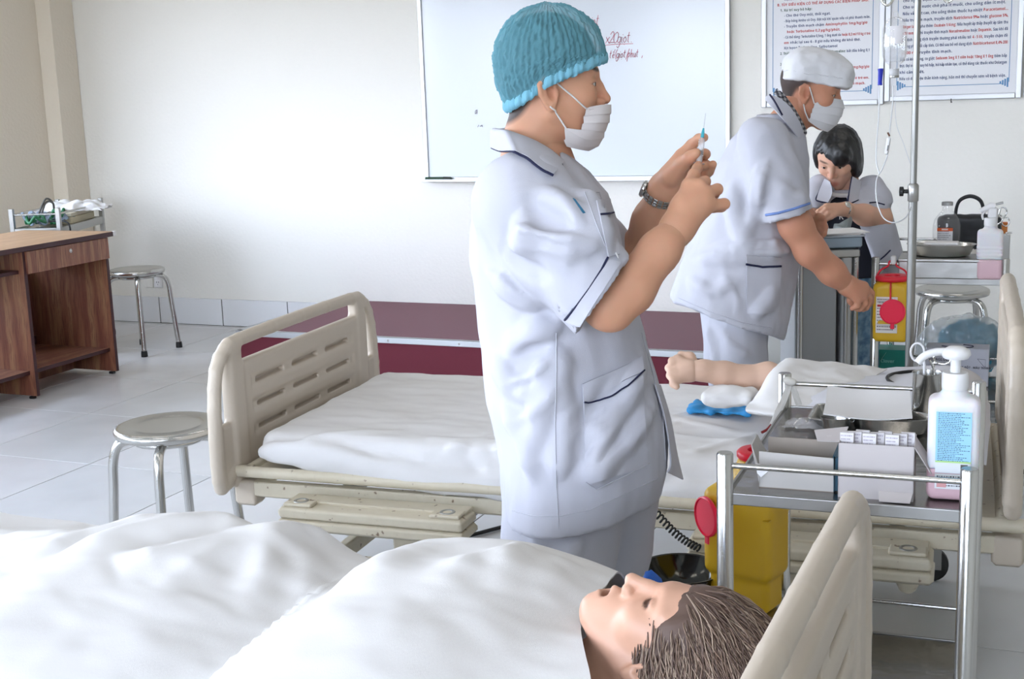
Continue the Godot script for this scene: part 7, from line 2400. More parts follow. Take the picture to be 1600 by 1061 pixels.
	obj("hem_stitch", MB.new().tube(hits(c, [[Vector3(-0.1192, 0.7491, 0.42), Vector3(-0.1258, 0.5693, -0.12)], [Vector3(-0.086, 0.7389, 0.42), Vector3(-0.0841, 0.5564, -0.12)], [Vector3(-0.0428, 0.7363, 0.42), Vector3(-0.0299, 0.5531, -0.12)], [Vector3(0.0115, 0.7457, 0.42), Vector3(0.0384, 0.565, -0.12)], [Vector3(0.0768, 0.774, 0.42), Vector3(0.1205, 0.6005, -0.12)], [Vector3(0.1288, 0.7969, 0.42), Vector3(0.1859, 0.6293, -0.12)]], 0.0, 5), 0.001, 6), M.coat, coat)
	obj("piping", MB.new().tube(hits(c, [[Vector3(0.0508, 1.1753, 0.42), Vector3(0.0878, 1.1048, -0.12)], [Vector3(0.0399, 1.1546, 0.42), Vector3(0.0742, 1.0788, -0.12)], [Vector3(0.0205, 1.1257, 0.42), Vector3(0.0497, 1.0424, -0.12)], [Vector3(-0.0011, 1.0977, 0.42), Vector3(0.0226, 1.0073, -0.12)], [Vector3(-0.0217, 1.0739, 0.42), Vector3(-0.0033, 0.9774, -0.12)]], 0.0006, 4), 0.002, 8), M.navy, coat)
	var cf := on_cloth(c, [[Vector3(0.0528, 1.171, 0.42), Vector3(0.0903, 1.0994, -0.12)], [Vector3(0.0714, 1.1651, 0.42), Vector3(0.1137, 1.092, -0.12)], [Vector3(0.0032, 1.0623, 0.42), Vector3(0.028, 0.9628, -0.12)], [Vector3(-0.0186, 1.0717, 0.42), Vector3(0.0006, 0.9746, -0.12)]], 4, 14, 0.0028, 0.0028)
	obj("cuff", cf, M.coat, coat)
	var pk := obj("breast_pocket", on_cloth(c, [[Vector3(0.0342, 1.2675, 0.42), Vector3(0.0669, 1.2207, -0.12)], [Vector3(0.0569, 1.2698, 0.42), Vector3(0.0955, 1.2236, -0.12)], [Vector3(0.0696, 1.1788, 0.42), Vector3(0.1114, 1.1092, -0.12)], [Vector3(0.0508, 1.1763, 0.42), Vector3(0.0879, 1.1061, -0.12)]], 6, 12, 0.0035, 0.0035), M.coat, t)
	obj("pocket_piping", MB.new().tube(hits(c, [[Vector3(0.0388, 1.2435, 0.42), Vector3(0.0728, 1.1906, -0.12)], [Vector3(0.0502, 1.2442, 0.42), Vector3(0.0871, 1.1914, -0.12)], [Vector3(0.0606, 1.2469, 0.42), Vector3(0.1001, 1.1948, -0.12)]], 0.0048, 4), 0.0018, 8), M.navy, pk)
	var side := obj("side_pocket", on_cloth(c, [[Vector3(0.005, 0.9628, 0.42), Vector3(0.0302, 0.8377, -0.12)], [Vector3(0.1041, 0.9963, 0.42), Vector3(0.1548, 0.8798, -0.12)], [Vector3(0.1098, 0.8177, 0.42), Vector3(0.1619, 0.6555, -0.12)], [Vector3(0.0072, 0.7921, 0.42), Vector3(0.033, 0.6233, -0.12)]], 14, 18, 0.003, 0.003), M.coat, t)
	obj("pocket_band", on_cloth(c, [[Vector3(0.004, 0.965, 0.42), Vector3(0.0289, 0.8405, -0.12)], [Vector3(0.1032, 1.005, 0.42), Vector3(0.1536, 0.8908, -0.12)], [Vector3(0.1049, 0.9811, 0.42), Vector3(0.1558, 0.8607, -0.12)], [Vector3(0.0043, 0.9343, 0.42), Vector3(0.0293, 0.802, -0.12)]], 14, 4, 0.0062, 0.004), M.coat, side)
	obj("pocket_piping", MB.new().tube(hits(c, [[Vector3(0.0043, 0.9343, 0.42), Vector3(0.0293, 0.802, -0.12)], [Vector3(0.0319, 0.9356, 0.42), Vector3(0.0641, 0.8036, -0.12)], [Vector3(0.0533, 0.9414, 0.42), Vector3(0.0909, 0.8109, -0.12)], [Vector3(0.0801, 0.9569, 0.42), Vector3(0.1247, 0.8303, -0.12)], [Vector3(0.1049, 0.9821, 0.42), Vector3(0.1558, 0.8621, -0.12)]], 0.0066, 4), 0.0017, 8), M.navy, side)
	obj("pocket_stitch", MB.new().tube(hits(c, [[Vector3(0.0073, 0.7966, 0.42), Vector3(0.0331, 0.629, -0.12)], [Vector3(0.0231, 0.7826, 0.42), Vector3(0.053, 0.6113, -0.12)], [Vector3(0.0611, 0.7993, 0.42), Vector3(0.1008, 0.6323, -0.12)], [Vector3(0.1131, 0.8243, 0.42), Vector3(0.1661, 0.6638, -0.12)]], 0.003, 4), 0.0011, 6), M.coat, side)
	var flap := obj("front_flap", patch([
		[Vector3(0.162, 0.8771, 0.06), Vector3(0.1797, 0.8601, 0)],
		[Vector3(0.1821, 0.8032, 0.05), Vector3(0.2015, 0.7845, -0.02)],
		[Vector3(0.1947, 0.7121, 0.03), Vector3(0.2184, 0.6989, -0.05)],
		[Vector3(0.188, 0.6885, 0.03), Vector3(0.231, 0.6434, -0.06)],
	], 5, 6, 0.003), M.coat, t)
	obj("chest_emblem", on_cloth(c, [[Vector3(-0.0039, 1.273, 0.42), Vector3(0.0191, 1.2276, -0.12)], [Vector3(0.0002, 1.2708, 0.42), Vector3(0.0243, 1.2248, -0.12)], [Vector3(0.0162, 1.2485, 0.42), Vector3(0.0443, 1.1968, -0.12)], [Vector3(0.012, 1.2476, 0.42), Vector3(0.0391, 1.1957, -0.12)]], 3, 8, 0.0012, 0.0008), mat(Color(0.15, 0.42, 0.55), 0.6), t)
	obj("button", MB.new().lathe([Vector2(0, 0), Vector2(0.006, 0), Vector2(0.006, 0.002), Vector2(0, 0.003)], 14, hit(c, [Vector3(0.0644, 1.1769, 0.42), Vector3(0.1049, 1.1068, -0.12)], 0.001), Basis(Vector3.BACK, -1.2)), M.white_plastic, coat)
	# ---- trousers
	var tr := Field.new()
	tr.chain([Vector3(-0.0188, 0.6991, 0.05), Vector3(-0.0285, 0.5602, 0.07), Vector3(-0.0418, 0.2791, 0.08), Vector3(-0.0564, -0.0406, 0.09)], [0.125, 0.108, 0.085, 0.07], 0.04)
	tr.chain([Vector3(0.0636, 0.663, -0.06), Vector3(0.0688, 0.4989, -0.09), Vector3(0.0352, 0.1904, -0.1), Vector3(-0.0001, -0.1337, -0.11)], [0.125, 0.098, 0.082, 0.07], 0.02)
	tr.half(Vector3(0, 0.05, 0), Vector3.DOWN)
	tr.half(Vector3(0, 0.80, 0), Vector3.UP)
	cloth_noise(tr, 9, 0.008, Vector3(1, 0.3, 1), 8.0)
	add_folds(tr, [[[Vector3(-0.0785, 0.7022, 0.42), Vector3(-0.0747, 0.5103, -0.12)], [Vector3(-0.0816, 0.6748, 0.42), Vector3(-0.0785, 0.4759, -0.12)], [Vector3(-0.0851, 0.6312, 0.42), Vector3(-0.083, 0.4211, -0.12)]], [[Vector3(-0.0059, 0.6997, 0.42), Vector3(0.0166, 0.5071, -0.12)], [Vector3(-0.0174, 0.6749, 0.42), Vector3(0.0021, 0.476, -0.12)], [Vector3(-0.0346, 0.641, 0.42), Vector3(-0.0196, 0.4334, -0.12)]]], 0.007, 0.015, 0.4)
	obj("trousers", soft([[tr, 0.0095]]), M.coat, t)
	for s in [[Vector3(-0.0577, -0.0841, 0.09), 0.02], [Vector3(-0.0013, -0.1806, -0.11), -0.05]]:
		var sh := Field.new()
		sh.chain([Vector3(s[0].x - 0.06, 0.035, s[0].z), Vector3(s[0].x + 0.05, 0.04, s[0].z), Vector3(s[0].x + 0.14, 0.028, s[0].z)], [0.036, 0.042, 0.03], 0.02)
		sh.half(Vector3(0, 0.002, 0), Vector3.DOWN)
		obj("shoe", soft([[sh, 0.009]]), M.black, t)
	# ---- hair and hair net
	var hr := Field.new()
	hr.ell(Vector3(-0.004, 0.058, 0), Vector3(0.099, 0.096, 0.083), 0.02)
	hr.half(Vector3(0, 0.034, 0), Vector3(0.30, -0.95, 0))
	hr.noise = grain(40.0, 4, 2)
	hr.noise_amp = 0.003
	obj("hair", soft([[hr, 0.005, [], head_at]]), mat(Color(0.05, 0.048, 0.05), 0.6), t)
	var net := mat(Color(0.42, 0.67, 0.73, 0.60), 0.75)
	net.transparency = BaseMaterial3D.TRANSPARENCY_ALPHA
	var P := []
	var rows := 46
	var cols := 300
	var n1 := grain(2.2, 5, 2)
	var n2 := grain(28.0, 8, 2)
	for i in rows:
		for j in cols:
			var th := TAU * j / cols
			var rim_y := 0.024 + 0.036 * cos(th) - 0.012 * smoothstep(0.0, -0.7, cos(th))
			var p := net_point(th, float(i) / (rows - 1), rim_y)
			var dir := (p - Vector3(0, 0.06, 0)).normalized()
			var pl := sin(th * 54.0 + n1.get_noise_2d(th, i * 0.02) * 2.5) * 0.0013 * minf(1.0, i / 14.0)
			pl += n2.get_noise_3dv(dir) * 0.0030 + n1.get_noise_3dv(dir * 2.0) * 0.004
			p += dir * pl
			P.append(head_at * p)
	var cap := obj("hair_net", MB.new().grid(P, cols, 0.0, true), net, t)
	var band := mat(Color(0.48, 0.72, 0.80), 0.8)
	var Q := []
	for i in 5:
		for j in 220:
			var th := TAU * j / 220
			var ry := 0.024 + 0.036 * cos(th) - 0.012 * smoothstep(0.0, -0.7, cos(th))
			var ruf := sin(th * 38.0 + n1.get_noise_2d(th * 2.0, 3.0) * 6.0) * 0.0032 * (1.0 if cos(th) < 0.55 else 0.4)
			var prof: Array = [[0.000, 0.016], [0.005, 0.010], [0.0055, 0.000], [0.003, -0.007], [-0.003, -0.008]][i]
			var q := net_point(th, 1.0, ry)
			var o := Vector3(cos(th), 0, sin(th))
			Q.append(head_at * (q + o * (prof[0] + ruf) + Vector3.UP * (prof[1] + n2.get_noise_2d(th * 3.0, i) * 0.004)))
	obj("elastic_band", MB.new().grid(Q, 220, 0.0, true), band, cap)
	# ---- mask pulled below the nose, with ear loops
	var mm := bumpy(mat(Color(0.90, 0.88, 0.88), 0.85), noise_tex(0.4, 61, 128, 2.0), 30.0, 0.3)
	var mk := MB.new()
	mk.append(mask_patch([
		[Vector3(0.064, -0.030, 0.051), Vector3(0.098, -0.027, 0.028), Vector3(0.1165, -0.028, 0)],
		[Vector3(0.060, -0.044, 0.055), Vector3(0.098, -0.043, 0.036), Vector3(0.116, -0.044, 0)],
		[Vector3(0.057, -0.058, 0.058), Vector3(0.092, -0.059, 0.042), Vector3(0.112, -0.061, 0)],
		[Vector3(0.052, -0.068, 0.059), Vector3(0.084, -0.074, 0.043), Vector3(0.104, -0.077, 0)],
		[Vector3(0.022, -0.066, 0.066), Vector3(0.062, -0.088, 0.050), Vector3(0.100, -0.090, 0)],
		[Vector3(0.020, -0.086, 0.064), Vector3(0.050, -0.100, 0.046), Vector3(0.090, -0.104, 0)],
		[Vector3(0.022, -0.101, 0.058), Vector3(0.046, -0.108, 0.040), Vector3(0.070, -0.114, 0)],
	]), head_at)
	var mo := obj("face_mask", mk, mm, t)
	for l in [[Vector3(0.004, 0.026, 0.080), Vector3(0.020, 0.010, 0.073), Vector3(0.045, -0.012, 0.064), Vector3(0.066, -0.032, 0.053)], [Vector3(-0.004, -0.022, 0.077), Vector3(0.006, -0.036, 0.073), Vector3(0.024, -0.066, 0.067)]]:
		var w := []
		for p in smooth_line(l, 4):
			w.append(head_at * (hf.snap(p, 0.002) if hf.value(p) < 0.002 else p))
		obj("ear_loop", MB.new().tube(smooth_line(w, 2), 0.0016, 8), M.white_plastic, mo)
	obj("nose_wire", MB.new().tube(smooth_line([head_at * Vector3(0.072, -0.034, 0.050), head_at * Vector3(0.100, -0.032, 0.030), head_at * Vector3(0.118, -0.033, 0)], 5), 0.0012, 6), mm, mo)
	# ---- wrist watch on the left wrist
	var wa := Vector3(0.1959, 1.2312, -0.078)
	var ax: Vector3 = (Vector3(0.2041, 1.2481, -0.07) - Vector3(0.1846, 1.1837, -0.11)).normalized()
	var fb := frame_of(ax, Vector3(0, 0, 1))
	var w := Node3D.new()
	w.name = "wrist_watch"
	t.add_child(w, true)
	for k in 20:
		var a := TAU * k / 20
		var d := fb.y * cos(a) + fb.z * sin(a)
		var lb := Basis(ax, d, ax.cross(d))
		var lk := MB.new()
		for s in [-1, 0, 1]:
			lk.box(wa + d * (0.0335) + ax * s * 0.0062, Vector3(0.0055, 0.0035, 0.0092), 0.0012, lb)
		obj("bracelet_link", lk, M.steel if k % 2 else M.steel_dull, w)
	var face_d := (fb.y * -0.2 - fb.z * 0.98).normalized()
	obj("watch_case", MB.new().lathe([Vector2(0, 0), Vector2(0.017, 0), Vector2(0.018, 0.004), Vector2(0.015, 0.008), Vector2(0, 0.008)], 20, wa + face_d * 0.033, frame_of(ax, face_d)), M.steel, w)
	syringe(t)

func net_point(th: float, t: float, rim_y: float) -> Vector3:      # puffed hair net in head space: t runs from the crown to the rim
	var a := t * 1.75
	var y: float
	var r: float
	if a < 1.0:
		y = 0.066 + 0.104 * cos(a * PI / 2)
		r = sin(a * PI / 2)
	else:
		var s := (a - 1.0) / 0.75
		y = lerpf(0.066, rim_y, s)
		r = 1.0 - s * s * (0.02 + 0.17 * (0.5 - 0.5 * cos(th)))
	return Vector3(0.004 + cos(th) * 0.109 * r, y, sin(th) * 0.095 * r)

func syringe(t: Node3D) -> void:
	var a := Vector3(0.2563, 1.2938, 0.03)
	var b := Vector3(0.273, 1.3879, 0.012)
	var xf := t.transform
	var d: Vector3 = (b - a).normalized()
	var s := thing("syringe", "small clear syringe with blue hub needle held up between both hands", "syringe", xf * a, 0.0)
	s.basis = xf.basis * Basis(d.cross(Vector3(0, 0, 1)).normalized() * -1.0, d, d.cross(d.cross(Vector3(0, 0, 1)).normalized() * -1.0) * -1.0).orthonormalized()
	var clear := mat(Color(0.94, 0.92, 0.93, 0.30), 0.08)
	clear.transparency = BaseMaterial3D.TRANSPARENCY_ALPHA
	obj("barrel", MB.new().lathe([Vector2(0.0054, 0.004), Vector2(0.0062, 0.004), Vector2(0.0062, 0.05), Vector2(0.003, 0.053), Vector2(0.0022, 0.058), Vector2(0, 0.058)], 20), clear, s)
	obj("flange", MB.new().box(Vector3(0, 0.004, 0), Vector3(0.022, 0.002, 0.011), 0.0008), clear, s)
	obj("plunger_seal", MB.new().lathe([Vector2(0, 0.022), Vector2(0.0055, 0.022), Vector2(0.0055, 0.027), Vector2(0.003, 0.030), Vector2(0, 0.030)], 16), mat(Color(0.10, 0.05, 0.05), 0.5), s)
	obj("plunger_rod", MB.new().box(Vector3(0, 0.010, 0), Vector3(0.006, 0.024, 0.0015), 0.0004).box(Vector3(0, 0.010, 0), Vector3(0.0015, 0.024, 0.006), 0.0004), M.white_plastic, s)
	obj("needle_hub", MB.new().lathe([Vector2(0, 0.054), Vector2(0.0036, 0.054), Vector2(0.0030, 0.064), Vector2(0.0016, 0.072), Vector2(0, 0.072)], 14), mat(Color(0.25, 0.66, 0.72), 0.35), s)
	obj("needle", MB.new().cyl(Vector3(0, 0.07, 0), Vector3(0, 0.101, 0), 0.0007, 8), mat(Color(0.85, 0.87, 0.88), 0.2), s)

func nurse_in_white_cap() -> void:
	var t := person("stooping male nurse in white cap and face mask reaching over the bed", Vector3(-1, 0, -4.27))
	var skin := skin_mat(Color(0.735, 0.515, 0.405))
	var head_at := Transform3D(Basis(Vector3.UP, -0.30) * Basis(Vector3.BACK, -0.24) * 0.99, Vector3(0.2186, 1.3995, 0))
	var parts := []
	var f := Field.new()
	f.chain([Vector3(0.1834, 1.3636, 0), Vector3(0.1337, 1.2825, 0), Vector3(0.0458, 1.0226, 0), Vector3(0.0029, 0.7222, 0)], [0.054, 0.058, 0.09, 0.09], 0.03)
	f.chain([Vector3(0.0528, 1.2503, 0.16), Vector3(0.1368, 0.9932, 0.2), Vector3(0.1841, 0.9097, 0.2), Vector3(0.2589, 0.8363, 0.18), Vector3(0.3125, 0.7885, 0.165)], [0.055, 0.050, 0.047, 0.040, 0.031], 0.03)
	f.chain([Vector3(0.1728, 1.2545, -0.16), Vector3(0.2154, 1.0204, -0.2), Vector3(0.2686, 0.9599, -0.12)], [0.05, 0.045, 0.03], 0.03)
	parts.append([f, 0.009])
	parts.append([head_field(1.02), 0.0043, scalp(face_paint(), Color(0.06, 0.055, 0.055)), head_at])
	f = Field.new()
	var wr := Vector3(0.3125, 0.7885, 0.165)
	f.cap(wr, Vector3(0.3728, 0.7805, 0.14), 0.028, 0.016, 0.016)
	f.cap(wr, Vector3(0.3733, 0.7639, 0.155), 0.028, 0.016, 0.016)
	f.cap(wr, Vector3(0.3613, 0.7499, 0.17), 0.028, 0.016, 0.016)
	f.cap(wr, Vector3(0.3423, 0.7437, 0.18), 0.028, 0.015, 0.016)
	f.chain([Vector3(0.3728, 0.7805, 0.14), Vector3(0.4008, 0.7548, 0.13), Vector3(0.4027, 0.7243, 0.125), Vector3(0.396, 0.7109, 0.12)], [0.0135, 0.011, 0.0095, 0.008], 0.004)
	f.chain([Vector3(0.3733, 0.7639, 0.155), Vector3(0.3916, 0.7372, 0.15), Vector3(0.381, 0.7093, 0.145), Vector3(0.372, 0.7024, 0.14)], [0.0135, 0.011, 0.0098, 0.0085], 0.004)
	f.chain([Vector3(0.3613, 0.7499, 0.17), Vector3(0.3699, 0.7265, 0.17), Vector3(0.355, 0.7093, 0.165), Vector3(0.3438, 0.7089, 0.16)], [0.013, 0.011, 0.0098, 0.0085], 0.004)
	f.chain([Vector3(0.3423, 0.7437, 0.18), Vector3(0.3426, 0.7228, 0.18), Vector3(0.3275, 0.7141, 0.175)], [0.0125, 0.0105, 0.009], 0.004)
	f.chain([Vector3(0.3316, 0.7651, 0.14), Vector3(0.3359, 0.7309, 0.125), Vector3(0.35, 0.7083, 0.12)], [0.016, 0.0125, 0.0095], 0.008)
	parts.append([f, 0.0036])
	f = Field.new()
	wr = Vector3(0.2642, 0.9622, -0.12)
	f.cap(wr, Vector3(0.2813, 0.9702, -0.1), 0.026, 0.017, 0.014)
	f.cap(wr, Vector3(0.2859, 0.9482, -0.1), 0.026, 0.017, 0.014)
	f.chain([Vector3(0.2813, 0.9768, -0.1), Vector3(0.2964, 0.9707, -0.09), Vector3(0.2964, 0.9478, -0.08)], [0.013, 0.0105, 0.009], 0.004)
	f.chain([Vector3(0.2846, 0.9597, -0.095), Vector3(0.2997, 0.9515, -0.085), Vector3(0.2966, 0.9281, -0.08)], [0.013, 0.0105, 0.009], 0.004)
	f.chain([Vector3(0.2814, 0.945, -0.09), Vector3(0.2922, 0.9327, -0.08), Vector3(0.2854, 0.9157, -0.078)], [0.0125, 0.0105, 0.0085], 0.004)
	f.chain([Vector3(0.2683, 0.9729, -0.1), Vector3(0.2777, 0.9893, -0.085), Vector3(0.2905, 0.9854, -0.075)], [0.014, 0.0115, 0.009], 0.006)
	parts.append([f, 0.0036])
	obj("body", soft(parts), skin, t)
	eyes(t, head_at, Color(0.06, 0.04, 0.03))
	# tunic
	var c := Field.new()
	c.chain([Vector3(0.0425, 1.2563, 0.15), Vector3(0.0755, 1.1303, 0.19), Vector3(0.1204, 1.009, 0.21)], [0.082, 0.080, 0.074], 0.03)
	c.half(Vector3(0.1123, 1.0286, 0.2), Vector3(0.26, -0.965, 0.0), 0.003)
	c.cap(Vector3(0.1051, 1.0496, 0.205), Vector3(0.139, 0.9473, 0.21), 0.061, 0.061, 0.003, 1)
	c.column([[0.5589, -0.0471, 0.0000, 0.1832, 0.2000], [0.6581, -0.0435, 0.0000, 0.1993, 0.2000], [0.7454, -0.0357, 0.0000, 0.2043, 0.1950], [0.8314, -0.0108, 0.0000, 0.1981, 0.1900], [0.9167, 0.0181, 0.0000, 0.1920, 0.1850], [1.0015, 0.0394, 0.0000, 0.1802, 0.1850], [1.0860, 0.0531, 0.0000, 0.1693, 0.1900], [1.1907, 0.0730, 0.0000, 0.1498, 0.1850], [1.2632, 0.0897, 0.0000, 0.1219, 0.1600], [1.3044, 0.1032, 0.0000, 0.0876, 0.1150], [1.3350, 0.1167, 0.0000, 0.0613, 0.0700]], deg_to_rad(-12), 0.03)
	c.half(Vector3(-0.0618, 0.6653, 0), Vector3(-0.36, -0.93, 0.04), 0.004)
	cloth_noise(c, 21, 0.011)
	add_folds(c, [
		[[Vector3(-0.1659, 0.9432, 0.42), Vector3(-0.0857, 0.8731, -0.12)], [Vector3(-0.0888, 0.9599, 0.42), Vector3(0.0021, 0.8921, -0.12)], [Vector3(0.0074, 0.943, 0.42), Vector3(0.1116, 0.8728, -0.12)], [Vector3(0.0843, 0.9539, 0.42), Vector3(0.1992, 0.8852, -0.12)]],
		[[Vector3(-0.2143, 0.9254, 0.42), Vector3(-0.1407, 0.8528, -0.12)], [Vector3(-0.1275, 0.9224, 0.42), Vector3(-0.0419, 0.8494, -0.12)], [Vector3(-0.0118, 0.9281, 0.42), Vector3(0.0897, 0.8559, -0.12)]],
		[[Vector3(-0.0122, 1.1971, 0.42), Vector3(0.0893, 1.1621, -0.12)], [Vector3(-0.0312, 1.1025, 0.42), Vector3(0.0677, 1.0544, -0.12)], [Vector3(-0.0503, 1.007, 0.42), Vector3(0.0459, 0.9457, -0.12)]],
		[[Vector3(-0.1075, 1.1243, 0.42), Vector3(-0.0192, 1.0792, -0.12)], [Vector3(-0.0887, 1.0277, 0.42), Vector3(0.0023, 0.9692, -0.12)], [Vector3(-0.06, 0.9686, 0.42), Vector3(0.0349, 0.902, -0.12)]],
		[[Vector3(0.0356, 1.1384, 0.42), Vector3(0.1437, 1.0953, -0.12)], [Vector3(0.0739, 1.0988, 0.42), Vector3(0.1873, 1.0502, -0.12)], [Vector3(0.1179, 1.0935, 0.42), Vector3(0.2374, 1.0441, -0.12)]],
		[[Vector3(-0.2342, 0.8577, 0.42), Vector3(-0.1634, 0.7757, -0.12)], [Vector3(-0.1666, 0.8259, 0.42), Vector3(-0.0865, 0.7395, -0.12)], [Vector3(-0.0891, 0.8526, 0.42), Vector3(0.0018, 0.7699, -0.12)]],
		[[Vector3(0.0174, 0.8096, 0.42), Vector3(0.123, 0.721, -0.12)], [Vector3(-0.0116, 0.7711, 0.42), Vector3(0.09, 0.6772, -0.12)], [Vector3(-0.031, 0.752, 0.42), Vector3(0.0679, 0.6554, -0.12)]],
	], 0.014, 0.03, 0.4)
	add_folds(c, [
		[[Vector3(-0.1891, 0.9382, 0.42), Vector3(-0.1121, 0.8673, -0.12)], [Vector3(-0.0889, 0.9463, 0.42), Vector3(0.002, 0.8766, -0.12)], [Vector3(0.017, 0.9368, 0.42), Vector3(0.1226, 0.8658, -0.12)], [Vector3(0.0883, 0.9401, 0.42), Vector3(0.2037, 0.8696, -0.12)]],
		[[Vector3(-0.1312, 0.9614, 0.42), Vector3(-0.0461, 0.8938, -0.12)], [Vector3(-0.0407, 0.9641, 0.42), Vector3(0.0568, 0.8968, -0.12)], [Vector3(0.0554, 0.9723, 0.42), Vector3(0.1663, 0.9062, -0.12)]],
		[[Vector3(-0.1084, 0.8533, 0.42), Vector3(-0.0202, 0.7707, -0.12)], [Vector3(-0.0854, 0.7935, 0.42), Vector3(0.006, 0.7026, -0.12)], [Vector3(-0.0894, 0.7442, 0.42), Vector3(0.0015, 0.6465, -0.12)]],
		[[Vector3(0.0068, 1.2154, 0.42), Vector3(0.1109, 1.1829, -0.12)], [Vector3(-0.0159, 1.1402, 0.42), Vector3(0.0851, 1.0973, -0.12)], [Vector3(-0.0197, 1.0637, 0.42), Vector3(0.0808, 1.0103, -0.12)]],
	], 0.008, 0.011, 0.2)
	var coat := obj("tunic", soft([[c, 0.0085]]), M.coat, t)
	var pale := mat(Color(0.42, 0.52, 0.74), 0.8)
	obj("piping", MB.new().tube(hits(c, [[Vector3(-0.0005, 1.0515, 0.42), Vector3(0.1026, 0.9964, -0.12)], [Vector3(0.0359, 1.056, 0.42), Vector3(0.144, 1.0015, -0.12)], [Vector3(0.0836, 1.0678, 0.42), Vector3(0.1984, 1.0149, -0.12)], [Vector3(0.1294, 1.0816, 0.42), Vector3(0.2506, 1.0306, -0.12)]], 0.0005, 4), 0.004, 8), pale, coat)
	var pk := obj("side_pocket", on_cloth(c, [[Vector3(-0.0581, 0.9336, 0.42), Vector3(0.0371, 0.8621, -0.12)], [Vector3(0.046, 0.9222, 0.42), Vector3(0.1556, 0.8491, -0.12)], [Vector3(0.0389, 0.7535, 0.42), Vector3(0.1475, 0.6572, -0.12)], [Vector3(-0.0582, 0.753, 0.42), Vector3(0.0369, 0.6565, -0.12)]], 8, 12, 0.004, 0.004), M.coat, t)
	obj("pocket_piping", MB.new().tube(hits(c, [[Vector3(-0.06, 0.9083, 0.42), Vector3(0.0349, 0.8334, -0.12)], [Vector3(-0.0118, 0.8949, 0.42), Vector3(0.0898, 0.8181, -0.12)], [Vector3(0.0422, 0.895, 0.42), Vector3(0.1513, 0.8182, -0.12)]], 0.006, 4), 0.0035, 8), M.navy, pk)
	obj("hem_stitch", MB.new().tube(hits(c, [[Vector3(-0.2637, 0.8076, 0.42), Vector3(-0.197, 0.7187, -0.12)], [Vector3(-0.167, 0.7607, 0.42), Vector3(-0.087, 0.6654, -0.12)], [Vector3(-0.0699, 0.7236, 0.42), Vector3(0.0236, 0.6231, -0.12)], [Vector3(0.0177, 0.7047, 0.42), Vector3(0.1233, 0.6015, -0.12)]], 0.0, 4), 0.0018, 6), M.coat, coat)
	obj("collar", patch([
		[Vector3(0.0814, 1.3983, 0.02), Vector3(0.1015, 1.3938, 0.075), Vector3(0.1375, 1.3604, 0.1), Vector3(0.1727, 1.3064, 0.09), Vector3(0.1919, 1.2639, 0.06)],
		[Vector3(0.0733, 1.3863, 0.03), Vector3(0.0763, 1.3666, 0.1), Vector3(0.106, 1.326, 0.135), Vector3(0.1501, 1.2756, 0.12), Vector3(0.1835, 1.2403, 0.08)],
	], 5, 5, 0.003), M.coat, t)
	obj("piping", MB.new().tube(smooth_line([Vector3(0.0838, 1.4024, 0.05), Vector3(0.0875, 1.3785, 0.115), Vector3(0.1039, 1.3383, 0.145)], 6), 0.003, 8), M.navy, coat)
	var im := Image.create(32, 32, false, Image.FORMAT_RGB8)
	for x in 32:
		for y in 32:
			im.set_pixel(x, y, [Color(0.85, 0.85, 0.85), Color(0.33, 0.34, 0.38), Color(0.06, 0.06, 0.08)][int(x % 16 < 8) + int(y % 16 < 8)])
	var plaid := mat(Color(1, 1, 1), 0.9)
	plaid.albedo_texture = ImageTexture.create_from_image(im)
	plaid.uv1_triplanar = true
	plaid.uv1_scale = Vector3.ONE * 34.0
	obj("shirt_collar", patch([
		[Vector3(0.1104, 1.4198, 0.03), Vector3(0.1302, 1.3967, 0.055), Vector3(0.1624, 1.3509, 0.06), Vector3(0.1949, 1.3003, 0.045), Vector3(0.2067, 1.2747, 0.03)],
		[Vector3(0.0962, 1.404, 0.05), Vector3(0.1119, 1.3854, 0.085), Vector3(0.1417, 1.3401, 0.1), Vector3(0.1738, 1.294, 0.085), Vector3(0.1941, 1.2614, 0.05)],
	], 5, 5, 0.003), plaid, t)
	# trousers and shoes
	var tr := Field.new()
	tr.chain([Vector3(-0.033, 0.7116, 0.06), Vector3(-0.0308, 0.5396, 0.07), Vector3(-0.0331, 0.2769, 0.08), Vector3(-0.0424, 0.0176, 0.08)], [0.115, 0.098, 0.08, 0.07], 0.03)
	tr.chain([Vector3(-0.0052, 0.6872, -0.08), Vector3(0.0005, 0.5052, -0.09), Vector3(-0.0046, 0.2299, -0.09), Vector3(-0.0232, -0.0157, -0.09)], [0.115, 0.096, 0.08, 0.07], 0.02)
	tr.half(Vector3(0, 0.05, 0), Vector3.DOWN)
	cloth_noise(tr, 31, 0.009, Vector3(1, 0.3, 1), 8.0)
	add_folds(tr, [[[Vector3(-0.177, 0.7174, 0.42), Vector3(-0.0983, 0.6161, -0.12)], [Vector3(-0.1638, 0.6572, 0.42), Vector3(-0.0832, 0.5475, -0.12)], [Vector3(-0.1524, 0.5866, 0.42), Vector3(-0.0703, 0.4671, -0.12)]], [[Vector3(-0.1478, 0.7264, 0.42), Vector3(-0.065, 0.6262, -0.12)], [Vector3(-0.1091, 0.6553, 0.42), Vector3(-0.021, 0.5453, -0.12)], [Vector3(-0.0505, 0.6132, 0.42), Vector3(0.0457, 0.4974, -0.12)]]], 0.01, 0.02, 0.4)
	obj("trousers", soft([[tr, 0.0105]]), M.coat, t)
	for z in [0.08, -0.09]:
		var sh := Field.new()
		var x: float = -0.029
		sh.chain([Vector3(x - 0.06, 0.035, z), Vector3(x + 0.05, 0.04, z), Vector3(x + 0.14, 0.028, z)], [0.036, 0.042, 0.03], 0.02)
		sh.half(Vector3(0, 0.002, 0), Vector3.DOWN)
		obj("shoe", soft([[sh, 0.011]]), M.black, t)
	# cap and mask
	var cap := Field.new()
	var cb := Basis(Vector3.BACK, -0.19)
